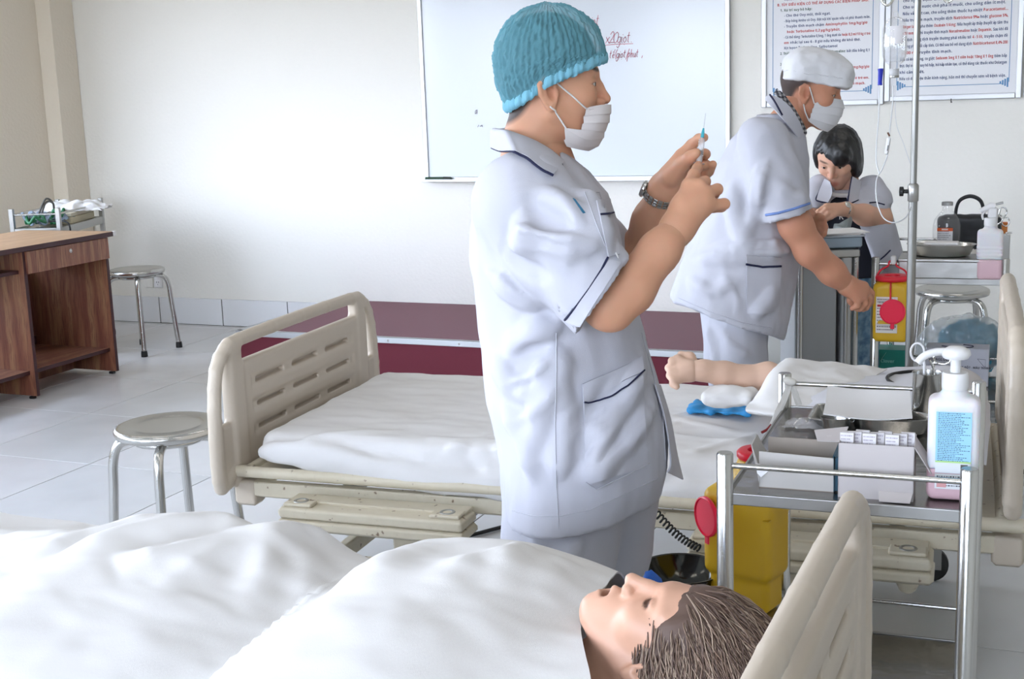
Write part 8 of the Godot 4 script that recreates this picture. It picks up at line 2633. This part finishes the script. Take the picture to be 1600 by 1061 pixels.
	cap.rbox(Vector3(0.2453, 1.4458, 0), Vector3(0.109, 0.070, 0.088), 0.046, 0.02, cb)
	cap.ell(Vector3(0.2449, 1.4867, 0), Vector3(0.104, 0.062, 0.084), 0.03, cb)
	cap.half(Vector3(0.2454, 1.4294, 0), cb * Vector3.DOWN, 0.006)
	cap.noise = grain(16.0, 9, 3)
	cap.noise_amp = 0.006
	var white := bumpy(mat(Color(0.89, 0.895, 0.91), 0.85), noise_tex(0.35, 11, 256, 2.0), 12.0, 0.4)
	var co := obj("surgical_cap", soft([[cap, 0.0055]]), white, t)
	var bandp := []
	for k in 40:
		var a := TAU * k / 40
		bandp.append(Vector3(0.2452, 1.4519, 0) + cb * Vector3(cos(a) * 0.107, 0.006, sin(a) * 0.085))
	obj("band_seam", MB.new().tube(cap.snaps(bandp, 0.0004), 0.0014, 6, false, true), white, co)
	var mm := mat(Color(0.88, 0.88, 0.89), 0.85)
	var mk := MB.new()
	mk.append(mask_patch([
		[Vector3(0.030, -0.022, 0.068), Vector3(0.075, 0.002, 0.040), Vector3(0.110, 0.004, 0)],
		[Vector3(0.030, -0.038, 0.069), Vector3(0.085, -0.022, 0.042), Vector3(0.1235, -0.020, 0)],
		[Vector3(0.029, -0.054, 0.068), Vector3(0.087, -0.046, 0.044), Vector3(0.121, -0.048, 0)],
		[Vector3(0.028, -0.070, 0.064), Vector3(0.080, -0.076, 0.042), Vector3(0.112, -0.078, 0)],
		[Vector3(0.028, -0.084, 0.058), Vector3(0.064, -0.100, 0.036), Vector3(0.090, -0.106, 0)],
	]), head_at)
	var mo := obj("face_mask", mk, mm, t)
	for l in [[Vector3(0.004, 0.026, 0.080), Vector3(0.016, 0.005, 0.075), Vector3(0.032, -0.024, 0.068)], [Vector3(-0.004, -0.024, 0.077), Vector3(0.010, -0.055, 0.070), Vector3(0.029, -0.082, 0.059)]]:
		var w := []
		for p in l:
			w.append(head_at * p)
		obj("ear_loop", MB.new().tube(smooth_line(w, 5), 0.0021, 8), M.white_plastic, mo)

func woman_writing() -> void:
	var t := person("woman with short black hair in white coat and jeans bending over the cabinet", Vector3(-0.8, 0, -5.17))
	var skin := skin_mat(Color(0.85, 0.665, 0.565))
	var hf := Basis(Vector3(-0.44, -0.46, 0.77).normalized(), Vector3.UP, Vector3.RIGHT)
	hf = frame_of(Vector3(-0.44, -0.46, 0.77))
	var head_at := Transform3D(hf * 0.96, Vector3(-0.0324, 1.138, 0))
	var parts := []
	var f := Field.new()
	f.chain([Vector3(-0.017, 1.0894, -0.02), Vector3(0.009, 1.0082, -0.03), Vector3(0.0407, 0.8825, -0.02)], [0.046, 0.055, 0.09], 0.03)
	f.chain([Vector3(0.1107, 0.9995, 0), Vector3(0.115, 0.9099, 0.08), Vector3(0.0324, 0.9343, 0.15), Vector3(-0.0482, 0.9634, 0.2)], [0.045, 0.041, 0.038, 0.026], 0.025)
	f.chain([Vector3(-0.1172, 1.009, 0.02), Vector3(-0.16, 0.9101, 0.06), Vector3(-0.137, 0.8961, 0.1)], [0.045, 0.04, 0.028], 0.025)
	parts.append([f, 0.009])
	parts.append([head_field(0.94), 0.0042, face_paint(Color(0.07, 0.06, 0.06), 0.7), head_at])
	f = Field.new()
	var wr := Vector3(-0.0482, 0.9634, 0.2)
	f.cap(wr, Vector3(-0.0998, 0.9771, 0.225), 0.024, 0.014, 0.014)
	f.cap(wr, Vector3(-0.1045, 0.9662, 0.235), 0.024, 0.014, 0.014)
	f.cap(wr, Vector3(-0.1008, 0.9547, 0.24), 0.024, 0.013, 0.014)
	f.chain([Vector3(-0.0998, 0.9795, 0.225), Vector3(-0.1343, 0.982, 0.24), Vector3(-0.1648, 0.965, 0.25), Vector3(-0.1789, 0.9512, 0.25)], [0.012, 0.0105, 0.009, 0.0075], 0.004)
	f.chain([Vector3(-0.1045, 0.9686, 0.235), Vector3(-0.1401, 0.9693, 0.255), Vector3(-0.1658, 0.9498, 0.265)], [0.012, 0.0105, 0.008], 0.004)
	f.chain([Vector3(-0.1008, 0.957, 0.24), Vector3(-0.1352, 0.9558, 0.265), Vector3(-0.1551, 0.9404, 0.27)], [0.0115, 0.010, 0.008], 0.004)
	f.chain([Vector3(-0.0913, 0.9543, 0.24), Vector3(-0.1209, 0.9435, 0.265), Vector3(-0.138, 0.9349, 0.268)], [0.011, 0.0095, 0.0075], 0.004)
	parts.append([f, 0.0034])
	obj("body", soft(parts), skin, t)
	eyes(t, head_at, Color(0.06, 0.04, 0.03))
	# bobbed hair
	var h := Field.new()
	h.ell(Vector3(-0.014, 0.044, 0), Vector3(0.110, 0.093, 0.088), 0.02)
	for s in [-1.0, 1.0]:
		h.ell(Vector3(-0.014, 0.012 if s > 0.0 else -0.012, s * 0.068), Vector3(0.054, 0.060 if s > 0.0 else 0.076, 0.028), 0.03)
	h.ell(Vector3(-0.052, -0.015, 0), Vector3(0.058, 0.078, 0.068), 0.03)
	h.ell(Vector3(0.066, 0.060, -0.034), Vector3(0.040, 0.046, 0.046), 0.02, Basis(Vector3.RIGHT, 0.6))
	h.ell(Vector3(0.105, -0.016, 0.022), Vector3(0.088, 0.102, 0.056), 0.008, Basis(Vector3.RIGHT, 0.50), 1)
	h.ell(Vector3(0.0, -0.11, 0), Vector3(0.06, 0.06, 0.055), 0.01, Basis(), 1)
	h.noise = grain(30.0, 3, 3)
	h.noise_scale = Vector3(1.0, 0.25, 1.0)
	h.noise_amp = 0.006
	var hair := mat(Color(0.022, 0.022, 0.028), 0.38)
	obj("hair", soft([[h, 0.0042, [], head_at]]), hair, t)
	# navy shirt and open coat
	var sh := Field.new()
	sh.column([[0.683, 0.064, 0.000, 0.115, 0.150], [0.784, 0.045, 0.010, 0.110, 0.145], [0.910, 0.018, 0.020, 0.112, 0.150], [0.980, 0.002, 0.000, 0.090, 0.140], [1.015, -0.004, -0.020, 0.065, 0.075]], deg_to_rad(-108), 0.02)
	cloth_noise(sh, 41, 0.006)
	obj("t_shirt", soft([[sh, 0.010]]), mat(Color(0.045, 0.055, 0.115), 0.9), t)
	var ring := []
	for k in 18:
		var a := TAU * k / 18
		ring.append(Vector3(-0.0259, 1.0133, 0.02) + Vector3(cos(a) * 0.060, 0.012 - sin(a) * 0.022, sin(a) * 0.05))
	obj("neckband", MB.new().tube(ring, 0.0085, 8, false, true), M.sheet, t)
	var word := TextMesh.new()
	word.text = "K"
	word.font_size = 16
	word.pixel_size = 0.0018
	word.depth = 0.002
	var pr := obj("shirt_print", word, M.sheet, t)
	pr.position = Vector3(-0.0583, 0.934, 0.165)
	pr.rotation.y = -0.3
	var c := Field.new()
	c.chain([Vector3(0.0983, 1.014, -0.01), Vector3(0.1128, 0.9795, 0.03), Vector3(0.1202, 0.9275, 0.06)], [0.060, 0.058, 0.056], 0.02)
	c.half(Vector3(0.1151, 0.9564, 0.05), Vector3(0.10, -0.98, 0.15), 0.003)
	var c3 := Field.new()
	c3.chain([Vector3(-0.0979, 1.0242, 0), Vector3(-0.1292, 0.988, 0.03), Vector3(-0.1551, 0.9223, 0.06)], [0.060, 0.058, 0.056], 0.02)
	c3.half(Vector3(-0.1433, 0.9556, 0.05), Vector3(-0.2, -0.97, 0.15), 0.003)
	c.column([[0.658, 0.081, -0.010, 0.145, 0.175], [0.784, 0.050, 0.000, 0.135, 0.165], [0.910, 0.018, 0.010, 0.122, 0.165], [0.985, 0.002, 0.000, 0.105, 0.160], [1.025, -0.004, -0.020, 0.075, 0.090]], deg_to_rad(-108), 0.025)
	c.cap(Vector3(-0.0506, 1.0252, 0.1), Vector3(-0.0493, 0.9133, 0.13), 0.048, 0.058, 0.004, 1)
	c.cap(Vector3(-0.0518, 0.9143, 0.14), Vector3(0.002, 0.6834, 0.17), 0.060, 0.11, 0.004, 1)
	c.half(Vector3(0.1256, 0.7253, 0), Vector3(0.3, -0.95, 0), 0.004)
	cloth_noise(c, 51, 0.010)
	var coat := obj("white_coat", soft([[c, 0.0085]]), M.coat, t)
	obj("sleeve", soft([[c3, 0.010]]), M.coat, t)
	obj("piping", MB.new().tube(hits(c, [[Vector3(-0.0572, 1.0178, 0.55), Vector3(0.1239, 0.9538, -0.12)], [Vector3(-0.0351, 1.0193, 0.55), Vector3(0.1493, 0.9555, -0.12)], [Vector3(-0.0039, 1.0093, 0.55), Vector3(0.1851, 0.944, -0.12)]], 0.001, 3), 0.0028, 6), M.navy, coat)
	obj("piping", MB.new().tube(hits(c, [[Vector3(-0.0225, 0.8127, 0.55), Vector3(0.1638, 0.7183, -0.12)], [Vector3(-0.0005, 0.83, 0.55), Vector3(0.1891, 0.7382, -0.12)], [Vector3(0.0192, 0.8496, 0.55), Vector3(0.2117, 0.7607, -0.12)]], 0.001, 3), 0.0028, 6), M.navy, coat)
	for q in [[[Vector3(-0.0952, 1.0671, 0.05), Vector3(-0.0803, 1.0589, 0.08)], [Vector3(-0.1261, 1.0222, 0.09), Vector3(-0.0809, 1.0177, 0.115)], [Vector3(-0.1425, 0.9936, 0.12), Vector3(-0.1023, 0.9837, 0.135)]], [[Vector3(0.0075, 1.074, 0.06), Vector3(0.0526, 1.05, 0.02)], [Vector3(-0.0156, 1.0251, 0.115), Vector3(0.0288, 1.0115, 0.085)], [Vector3(-0.0248, 0.9786, 0.135), Vector3(0.0202, 0.9894, 0.11)]]]:
		var lp := obj("lapel", patch(q, 4, 5, 0.003), M.coat, t)
		var side: int = 0 if q == null else 1
		obj("piping", MB.new().tube(smooth_line([q[0][0], q[1][0], q[2][0], q[2][1]], 5), 0.0028, 6), M.navy, lp)
	# jeans
	var tr := Field.new()
	tr.chain([Vector3(0.0454, 0.7419, -0.03), Vector3(0.02, 0.5762, -0.03), Vector3(-0.0201, 0.3496, 0), Vector3(-0.0315, 0.0333, 0)], [0.115, 0.088, 0.068, 0.055], 0.03)
	tr.chain([Vector3(0.0885, 0.7378, -0.05), Vector3(0.0939, 0.5687, -0.06), Vector3(0.0926, 0.3332, -0.06), Vector3(0.0925, 0.0128, -0.06)], [0.105, 0.080, 0.062, 0.055], 0.02)
	tr.half(Vector3(0, 0.05, 0), Vector3.DOWN)
	tr.half(Vector3(0.0625, 0.7528, 0), Vector3.UP)
	cloth_noise(tr, 61, 0.008, Vector3(1, 0.5, 1), 10.0)
	var denim := speckled(mat(Color(1, 1, 1), 0.9), noise_tex(0.03, 71, 256, 0.0, [[0.0, 0.4, 0.65, 1.0], [Color(0.24, 0.36, 0.48), Color(0.42, 0.55, 0.66), Color(0.56, 0.68, 0.76), Color(0.66, 0.76, 0.82)]]), 3.0)
	obj("jeans", soft([[tr, 0.0105]]), denim, t)
	for p in [[-0.032, 0.0], [0.093, -0.06]]:
		var s := Field.new()
		s.chain([Vector3(p[0], 0.035, p[1] - 0.06), Vector3(p[0], 0.04, p[1] + 0.03), Vector3(p[0] - 0.02, 0.028, p[1] + 0.12)], [0.034, 0.038, 0.028], 0.02)
		s.half(Vector3(0, 0.002, 0), Vector3.DOWN)
		obj("shoe", soft([[s, 0.011]]), M.black, t)
	# watch and ring
	var w := Node3D.new()
	w.name = "wrist_watch"
	t.add_child(w, true)
	var ax: Vector3 = (Vector3(-0.101, 0.9728, 0.23) - Vector3(0.0324, 0.9343, 0.15)).normalized()
	var fb := frame_of(ax)
	var at := Vector3(-0.0537, 0.9639, 0.203)
	obj("strap", MB.new().lathe([Vector2(0.0275, -0.005), Vector2(0.029, -0.004), Vector2(0.029, 0.004), Vector2(0.0275, 0.005)], 24, at, Basis(fb.y, ax, fb.y.cross(ax))), M.steel, w)
	var d := (fb.y * 0.5 + Vector3(0, 0, 1) * 0.6).normalized()
	obj("watch_case", MB.new().lathe([Vector2(0, 0), Vector2(0.013, 0), Vector2(0.014, 0.003), Vector2(0.011, 0.006), Vector2(0, 0.006)], 18, at + d * 0.026, frame_of(ax, d)), mat(Color(0.92, 0.92, 0.9), 0.2, 0.6), w)

func manikin_head() -> void:
	var t := thing("patient_manikin", "training manikin lying face up with open mouth and brown wig", "manikin", Vector3(-0.46, 0.60, -1.5))
	var a := deg_to_rad(12.0)
	var fx := Vector3(-sin(a), cos(a), 0.0)
	var uy := Vector3(cos(a), sin(a), 0.0)
	var xf := Transform3D(Basis(fx, uy, fx.cross(uy)) * 0.885, Vector3(-0.0356, 0.2356, 0) - fx * 0.118 * 0.885 + uy * 0.016 * 0.885)
	var skin := mat(Color(0.83, 0.645, 0.545), 0.42)
	skin.vertex_color_use_as_albedo = true
	var paint := [[Vector3(0.094, -0.058, 0), Vector3(0.022, 0.007, 0.0145), Color(0.18, 0.10, 0.09), 0.5]]
	for s in [-1.0, 1.0]:
		paint.append([Vector3(0.084, 0.0135, s * 0.032), Vector3(0.02, 0.006, 0.0135), Color(0.09, 0.06, 0.05), 0.35])
	var body := Field.new()
	body.chain([xf * Vector3(-0.05, -0.15, 0), xf * Vector3(-0.06, -0.28, 0), Vector3(-0.70, 0.07, -0.02)], [0.05, 0.070, 0.065], 0.04)
	obj("body", soft([[head_field(1.0, true), 0.0034, paint, xf], [body, 0.014]]), skin, t)
	var tooth := MB.new()
	for k in 4:
		tooth.box(xf * Vector3(0.082 - 0.002 * absf(k - 1.5), -0.0525, (k - 1.5) * 0.0055), Vector3(0.005, 0.004, 0.0045), 0.0012)
	obj("teeth", tooth, mat(Color(0.80, 0.66, 0.42), 0.4), t)
	# wig: a cap of hair and loose strands over it
	var h := Field.new()
	h.ell(Vector3(-0.022, 0.058, 0), Vector3(0.112, 0.108, 0.092), 0.02)
	h.ell(Vector3(-0.05, 0.10, 0), Vector3(0.092, 0.080, 0.097), 0.03)
	h.ell(Vector3(0.085, -0.048, 0), Vector3(0.088, 0.106, 0.099), 0.008, Basis(), 1)
	h.noise = grain(26.0, 8, 3)
	h.noise_scale = Vector3(1.0, 0.4, 1.0)
	h.noise_amp = 0.005
	var tones := [mat(Color(0.34, 0.26, 0.22), 0.55), mat(Color(0.47, 0.38, 0.32), 0.5), mat(Color(0.62, 0.54, 0.47), 0.5)]
	var hd := Field.new()
	hd.ell(Vector3(-0.010, 0.046, 0), Vector3(0.092, 0.084, 0.073), 0.02)
	hd.ell(Vector3(0.030, 0.020, 0), Vector3(0.064, 0.078, 0.062), 0.03)
	var wig := obj("wig", soft([[h, 0.0042, [], xf]]), tones[0], t)
	var r := RandomNumberGenerator.new()
	r.seed = 19
	for tone in 3:
		var mb := MB.new()
		for k in [420, 380, 280][tone]:
			var psi := r.randf_range(-2.5, 2.5)
			var el := r.randf_range(0.46 + 0.24 * smoothstep(0.9, 1.5, absf(psi)), 1.35)
			var lift := r.randf_range(0.0, 0.005)
			var stop := el + r.randf_range(0.9, 1.9)
			var p := []
			var back := 0.29 - 0.15 * smoothstep(0.9, 1.5, absf(psi))
			var d0 := Vector3(cos(el - back), sin(el - back) * cos(psi), sin(el - back) * sin(psi))
			p.append(xf * (hd.march(Vector3(-0.035, 0.055, 0) + d0 * 0.17, -d0, 0.15) + d0 * 0.002))
			while el < stop:
				var dn := Vector3(cos(el), sin(el) * cos(psi), sin(el) * sin(psi))
				var c0 := Vector3(-0.035, 0.055, 0)
				var q := h.march(c0 + dn * 0.17, -dn, 0.15)
				p.append(xf * (q + dn * lift))
				el += 0.16
				psi += r.randf_range(-0.07, 0.07)
			mb.tube(smooth_line(p, 2), r.randf_range(0.0004, 0.0010), 4, false)
		var st := obj("hair_strands", mb, tones[tone], wig)
		st.set_meta("kind", "stuff")

func manikin_arm() -> void:
	var t := thing("training_arm", "pale manikin arm with closed fist lying palm down on the far bed", "manikin", Vector3(-0.8373, 0.6482, -3.36))
	var o := t.position
	var skin := mat(Color(0.88, 0.735, 0.64), 0.42)
	skin.vertex_color_use_as_albedo = true
	var parts := []
	var f := Field.new()
	f.chain([Vector3(-0.9317, 0.685, -3.33) - o, Vector3(-0.8848, 0.6871, -3.34) - o, Vector3(-0.8337, 0.6749, -3.36) - o, Vector3(-0.7791, 0.6612, -3.38) - o, Vector3(-0.7245, 0.6669, -3.4) - o, Vector3(-0.6682, 0.6338, -3.42) - o], [0.027, 0.0265, 0.033, 0.034, 0.036, 0.03], 0.02)
	parts.append([f, 0.007])
	f = Field.new()
	var wr := Vector3(-0.921, 0.6856, -3.33) - o
	for q in [[Vector3(-0.9603, 0.7113, -3.35), Vector3(-0.9736, 0.7091, -3.34), Vector3(-0.9697, 0.7011, -3.32)], [Vector3(-0.9601, 0.6995, -3.33), Vector3(-0.977, 0.6936, -3.32), Vector3(-0.9659, 0.6843, -3.3)], [Vector3(-0.9528, 0.6846, -3.31), Vector3(-0.9678, 0.6772, -3.3), Vector3(-0.9564, 0.6688, -3.285)], [Vector3(-0.9448, 0.6696, -3.3), Vector3(-0.9548, 0.6583, -3.285), Vector3(-0.9446, 0.653, -3.28)]]:
		f.cap(wr, q[0] - o, 0.024, 0.0145, 0.014)
		f.chain([q[0] - o, q[1] - o, q[2] - o], [0.0125, 0.0105, 0.009], 0.004)
	f.chain([Vector3(-0.922, 0.7004, -3.36) - o, Vector3(-0.9317, 0.7157, -3.37) - o, Vector3(-0.9568, 0.7216, -3.37) - o], [0.018, 0.013, 0.010], 0.01)
	parts.append([f, 0.003])
	obj("arm", soft(parts), skin, t)
	var pad := Field.new()
	pad.rbox(Vector3.ZERO, Vector3(0.092, 0.006, 0.06), 0.005, 0.004)
	pad.noise = grain(16.0, 3, 2)
	pad.noise_amp = 0.010
	var p := obj("blue_pad", soft([[pad, 0.005]]), mat(Color(0.17, 0.58, 0.83), 0.5))
	p.position = Vector3(-0.863, 0.556, -3.462)
	tag(p, "bright blue plastic pad on the far bed under the small white cushion", "pad")
	var cu := Field.new()
	cu.rbox(Vector3.ZERO, Vector3(0.070, 0.020, 0.045), 0.018, 0.01)
	cu.ell(Vector3(0, 0.004, 0), Vector3(0.055, 0.026, 0.035), 0.02)
	cu.noise = grain(14.0, 5, 2)
	cu.noise_amp = 0.008
	var cs := obj("arm_cushion", soft([[cu, 0.005]]), M.sheet)
	cs.position = Vector3(-0.8052, 0.6287, -3.3)
	tag(cs, "small white cushion under the forearm of the manikin arm", "cushion")
	var cover := obj("patient_cover", patch([
		[Vector3(-0.7493, 0.5986, -3.62), Vector3(-0.6042, 0.6191, -3.7), Vector3(-0.4272, 0.6397, -3.7), Vector3(-0.2651, 0.6536, -3.7), Vector3(-0.2048, 0.6305, -3.68)],
		[Vector3(-0.7079, 0.635, -3.42), Vector3(-0.5583, 0.6646, -3.42), Vector3(-0.3944, 0.6806, -3.42), Vector3(-0.2368, 0.6959, -3.42), Vector3(-0.1739, 0.6526, -3.42)],
		[Vector3(-0.647, 0.6472, -3.15), Vector3(-0.512, 0.6808, -3.14), Vector3(-0.3588, 0.6981, -3.12), Vector3(-0.2145, 0.707, -3.12), Vector3(-0.1494, 0.6632, -3.14)],
		[Vector3(-0.6084, 0.6395, -2.985), Vector3(-0.4835, 0.6522, -2.97), Vector3(-0.34, 0.6564, -2.97), Vector3(-0.2018, 0.6604, -2.97), Vector3(-0.1425, 0.6415, -2.98)],
		[Vector3(-0.5919, 0.5855, -2.935), Vector3(-0.4761, 0.5839, -2.93), Vector3(-0.3339, 0.5925, -2.93), Vector3(-0.197, 0.6008, -2.93), Vector3(-0.1441, 0.5965, -2.94)],
	], 9, 9, 0.003, grain(7.0, 12, 3), 0.010), bumpy(mat(Color(0.83, 0.83, 0.85), 0.9), noise_tex(0.35, 11, 256, 2.0), 8.0, 0.3))
	tag(cover, "light grey sheet covering the manikin's trunk on the far bed", "sheet")
	var drape := obj("arm_drape", patch([
		[Vector3(-0.7351, 0.6153, -3.5), Vector3(-0.6886, 0.7003, -3.46), Vector3(-0.589, 0.6898, -3.5), Vector3(-0.4984, 0.6796, -3.52), Vector3(-0.4332, 0.6695, -3.55)],
		[Vector3(-0.7287, 0.638, -3.34), Vector3(-0.6939, 0.6999, -3.36), Vector3(-0.5982, 0.6963, -3.36), Vector3(-0.5026, 0.6868, -3.38), Vector3(-0.4462, 0.6777, -3.42)],
		[Vector3(-0.7211, 0.6438, -3.2), Vector3(-0.6737, 0.6835, -3.2), Vector3(-0.582, 0.6789, -3.2), Vector3(-0.5048, 0.6743, -3.24), Vector3(-0.4711, 0.6726, -3.3)],
		[Vector3(-0.7162, 0.6482, -3.1), Vector3(-0.6493, 0.6519, -3.07), Vector3(-0.5668, 0.655, -3.06), Vector3(-0.5052, 0.662, -3.1), Vector3(-0.4844, 0.6699, -3.18)],
		[Vector3(-0.705, 0.6392, -3.1), Vector3(-0.6504, 0.642, -3.09), Vector3(-0.5685, 0.6397, -3.07), Vector3(-0.5095, 0.6514, -3.09), Vector3(-0.4904, 0.6613, -3.16)],
	], 7, 7, 0.003, grain(12.0, 22, 2), 0.006), M.sheet)
	tag(drape, "stiff white drape folded over the manikin's upper arm on the far bed", "drape")
	var loop := obj("black_tube_loop", MB.new().tube(smooth_line([Vector3(-0.348, 0.6954, -3.26), Vector3(-0.381, 0.6922, -3.28), Vector3(-0.4072, 0.6923, -3.34), Vector3(-0.401, 0.687, -3.42), Vector3(-0.3508, 0.6879, -3.46), Vector3(-0.294, 0.688, -3.45), Vector3(-0.2629, 0.6899, -3.38), Vector3(-0.2653, 0.6944, -3.3), Vector3(-0.2901, 0.7016, -3.24)], 6), 0.0042, 8), M.black)
	tag(loop, "black rubber tube lying in a loop on the grey sheet", "tube")
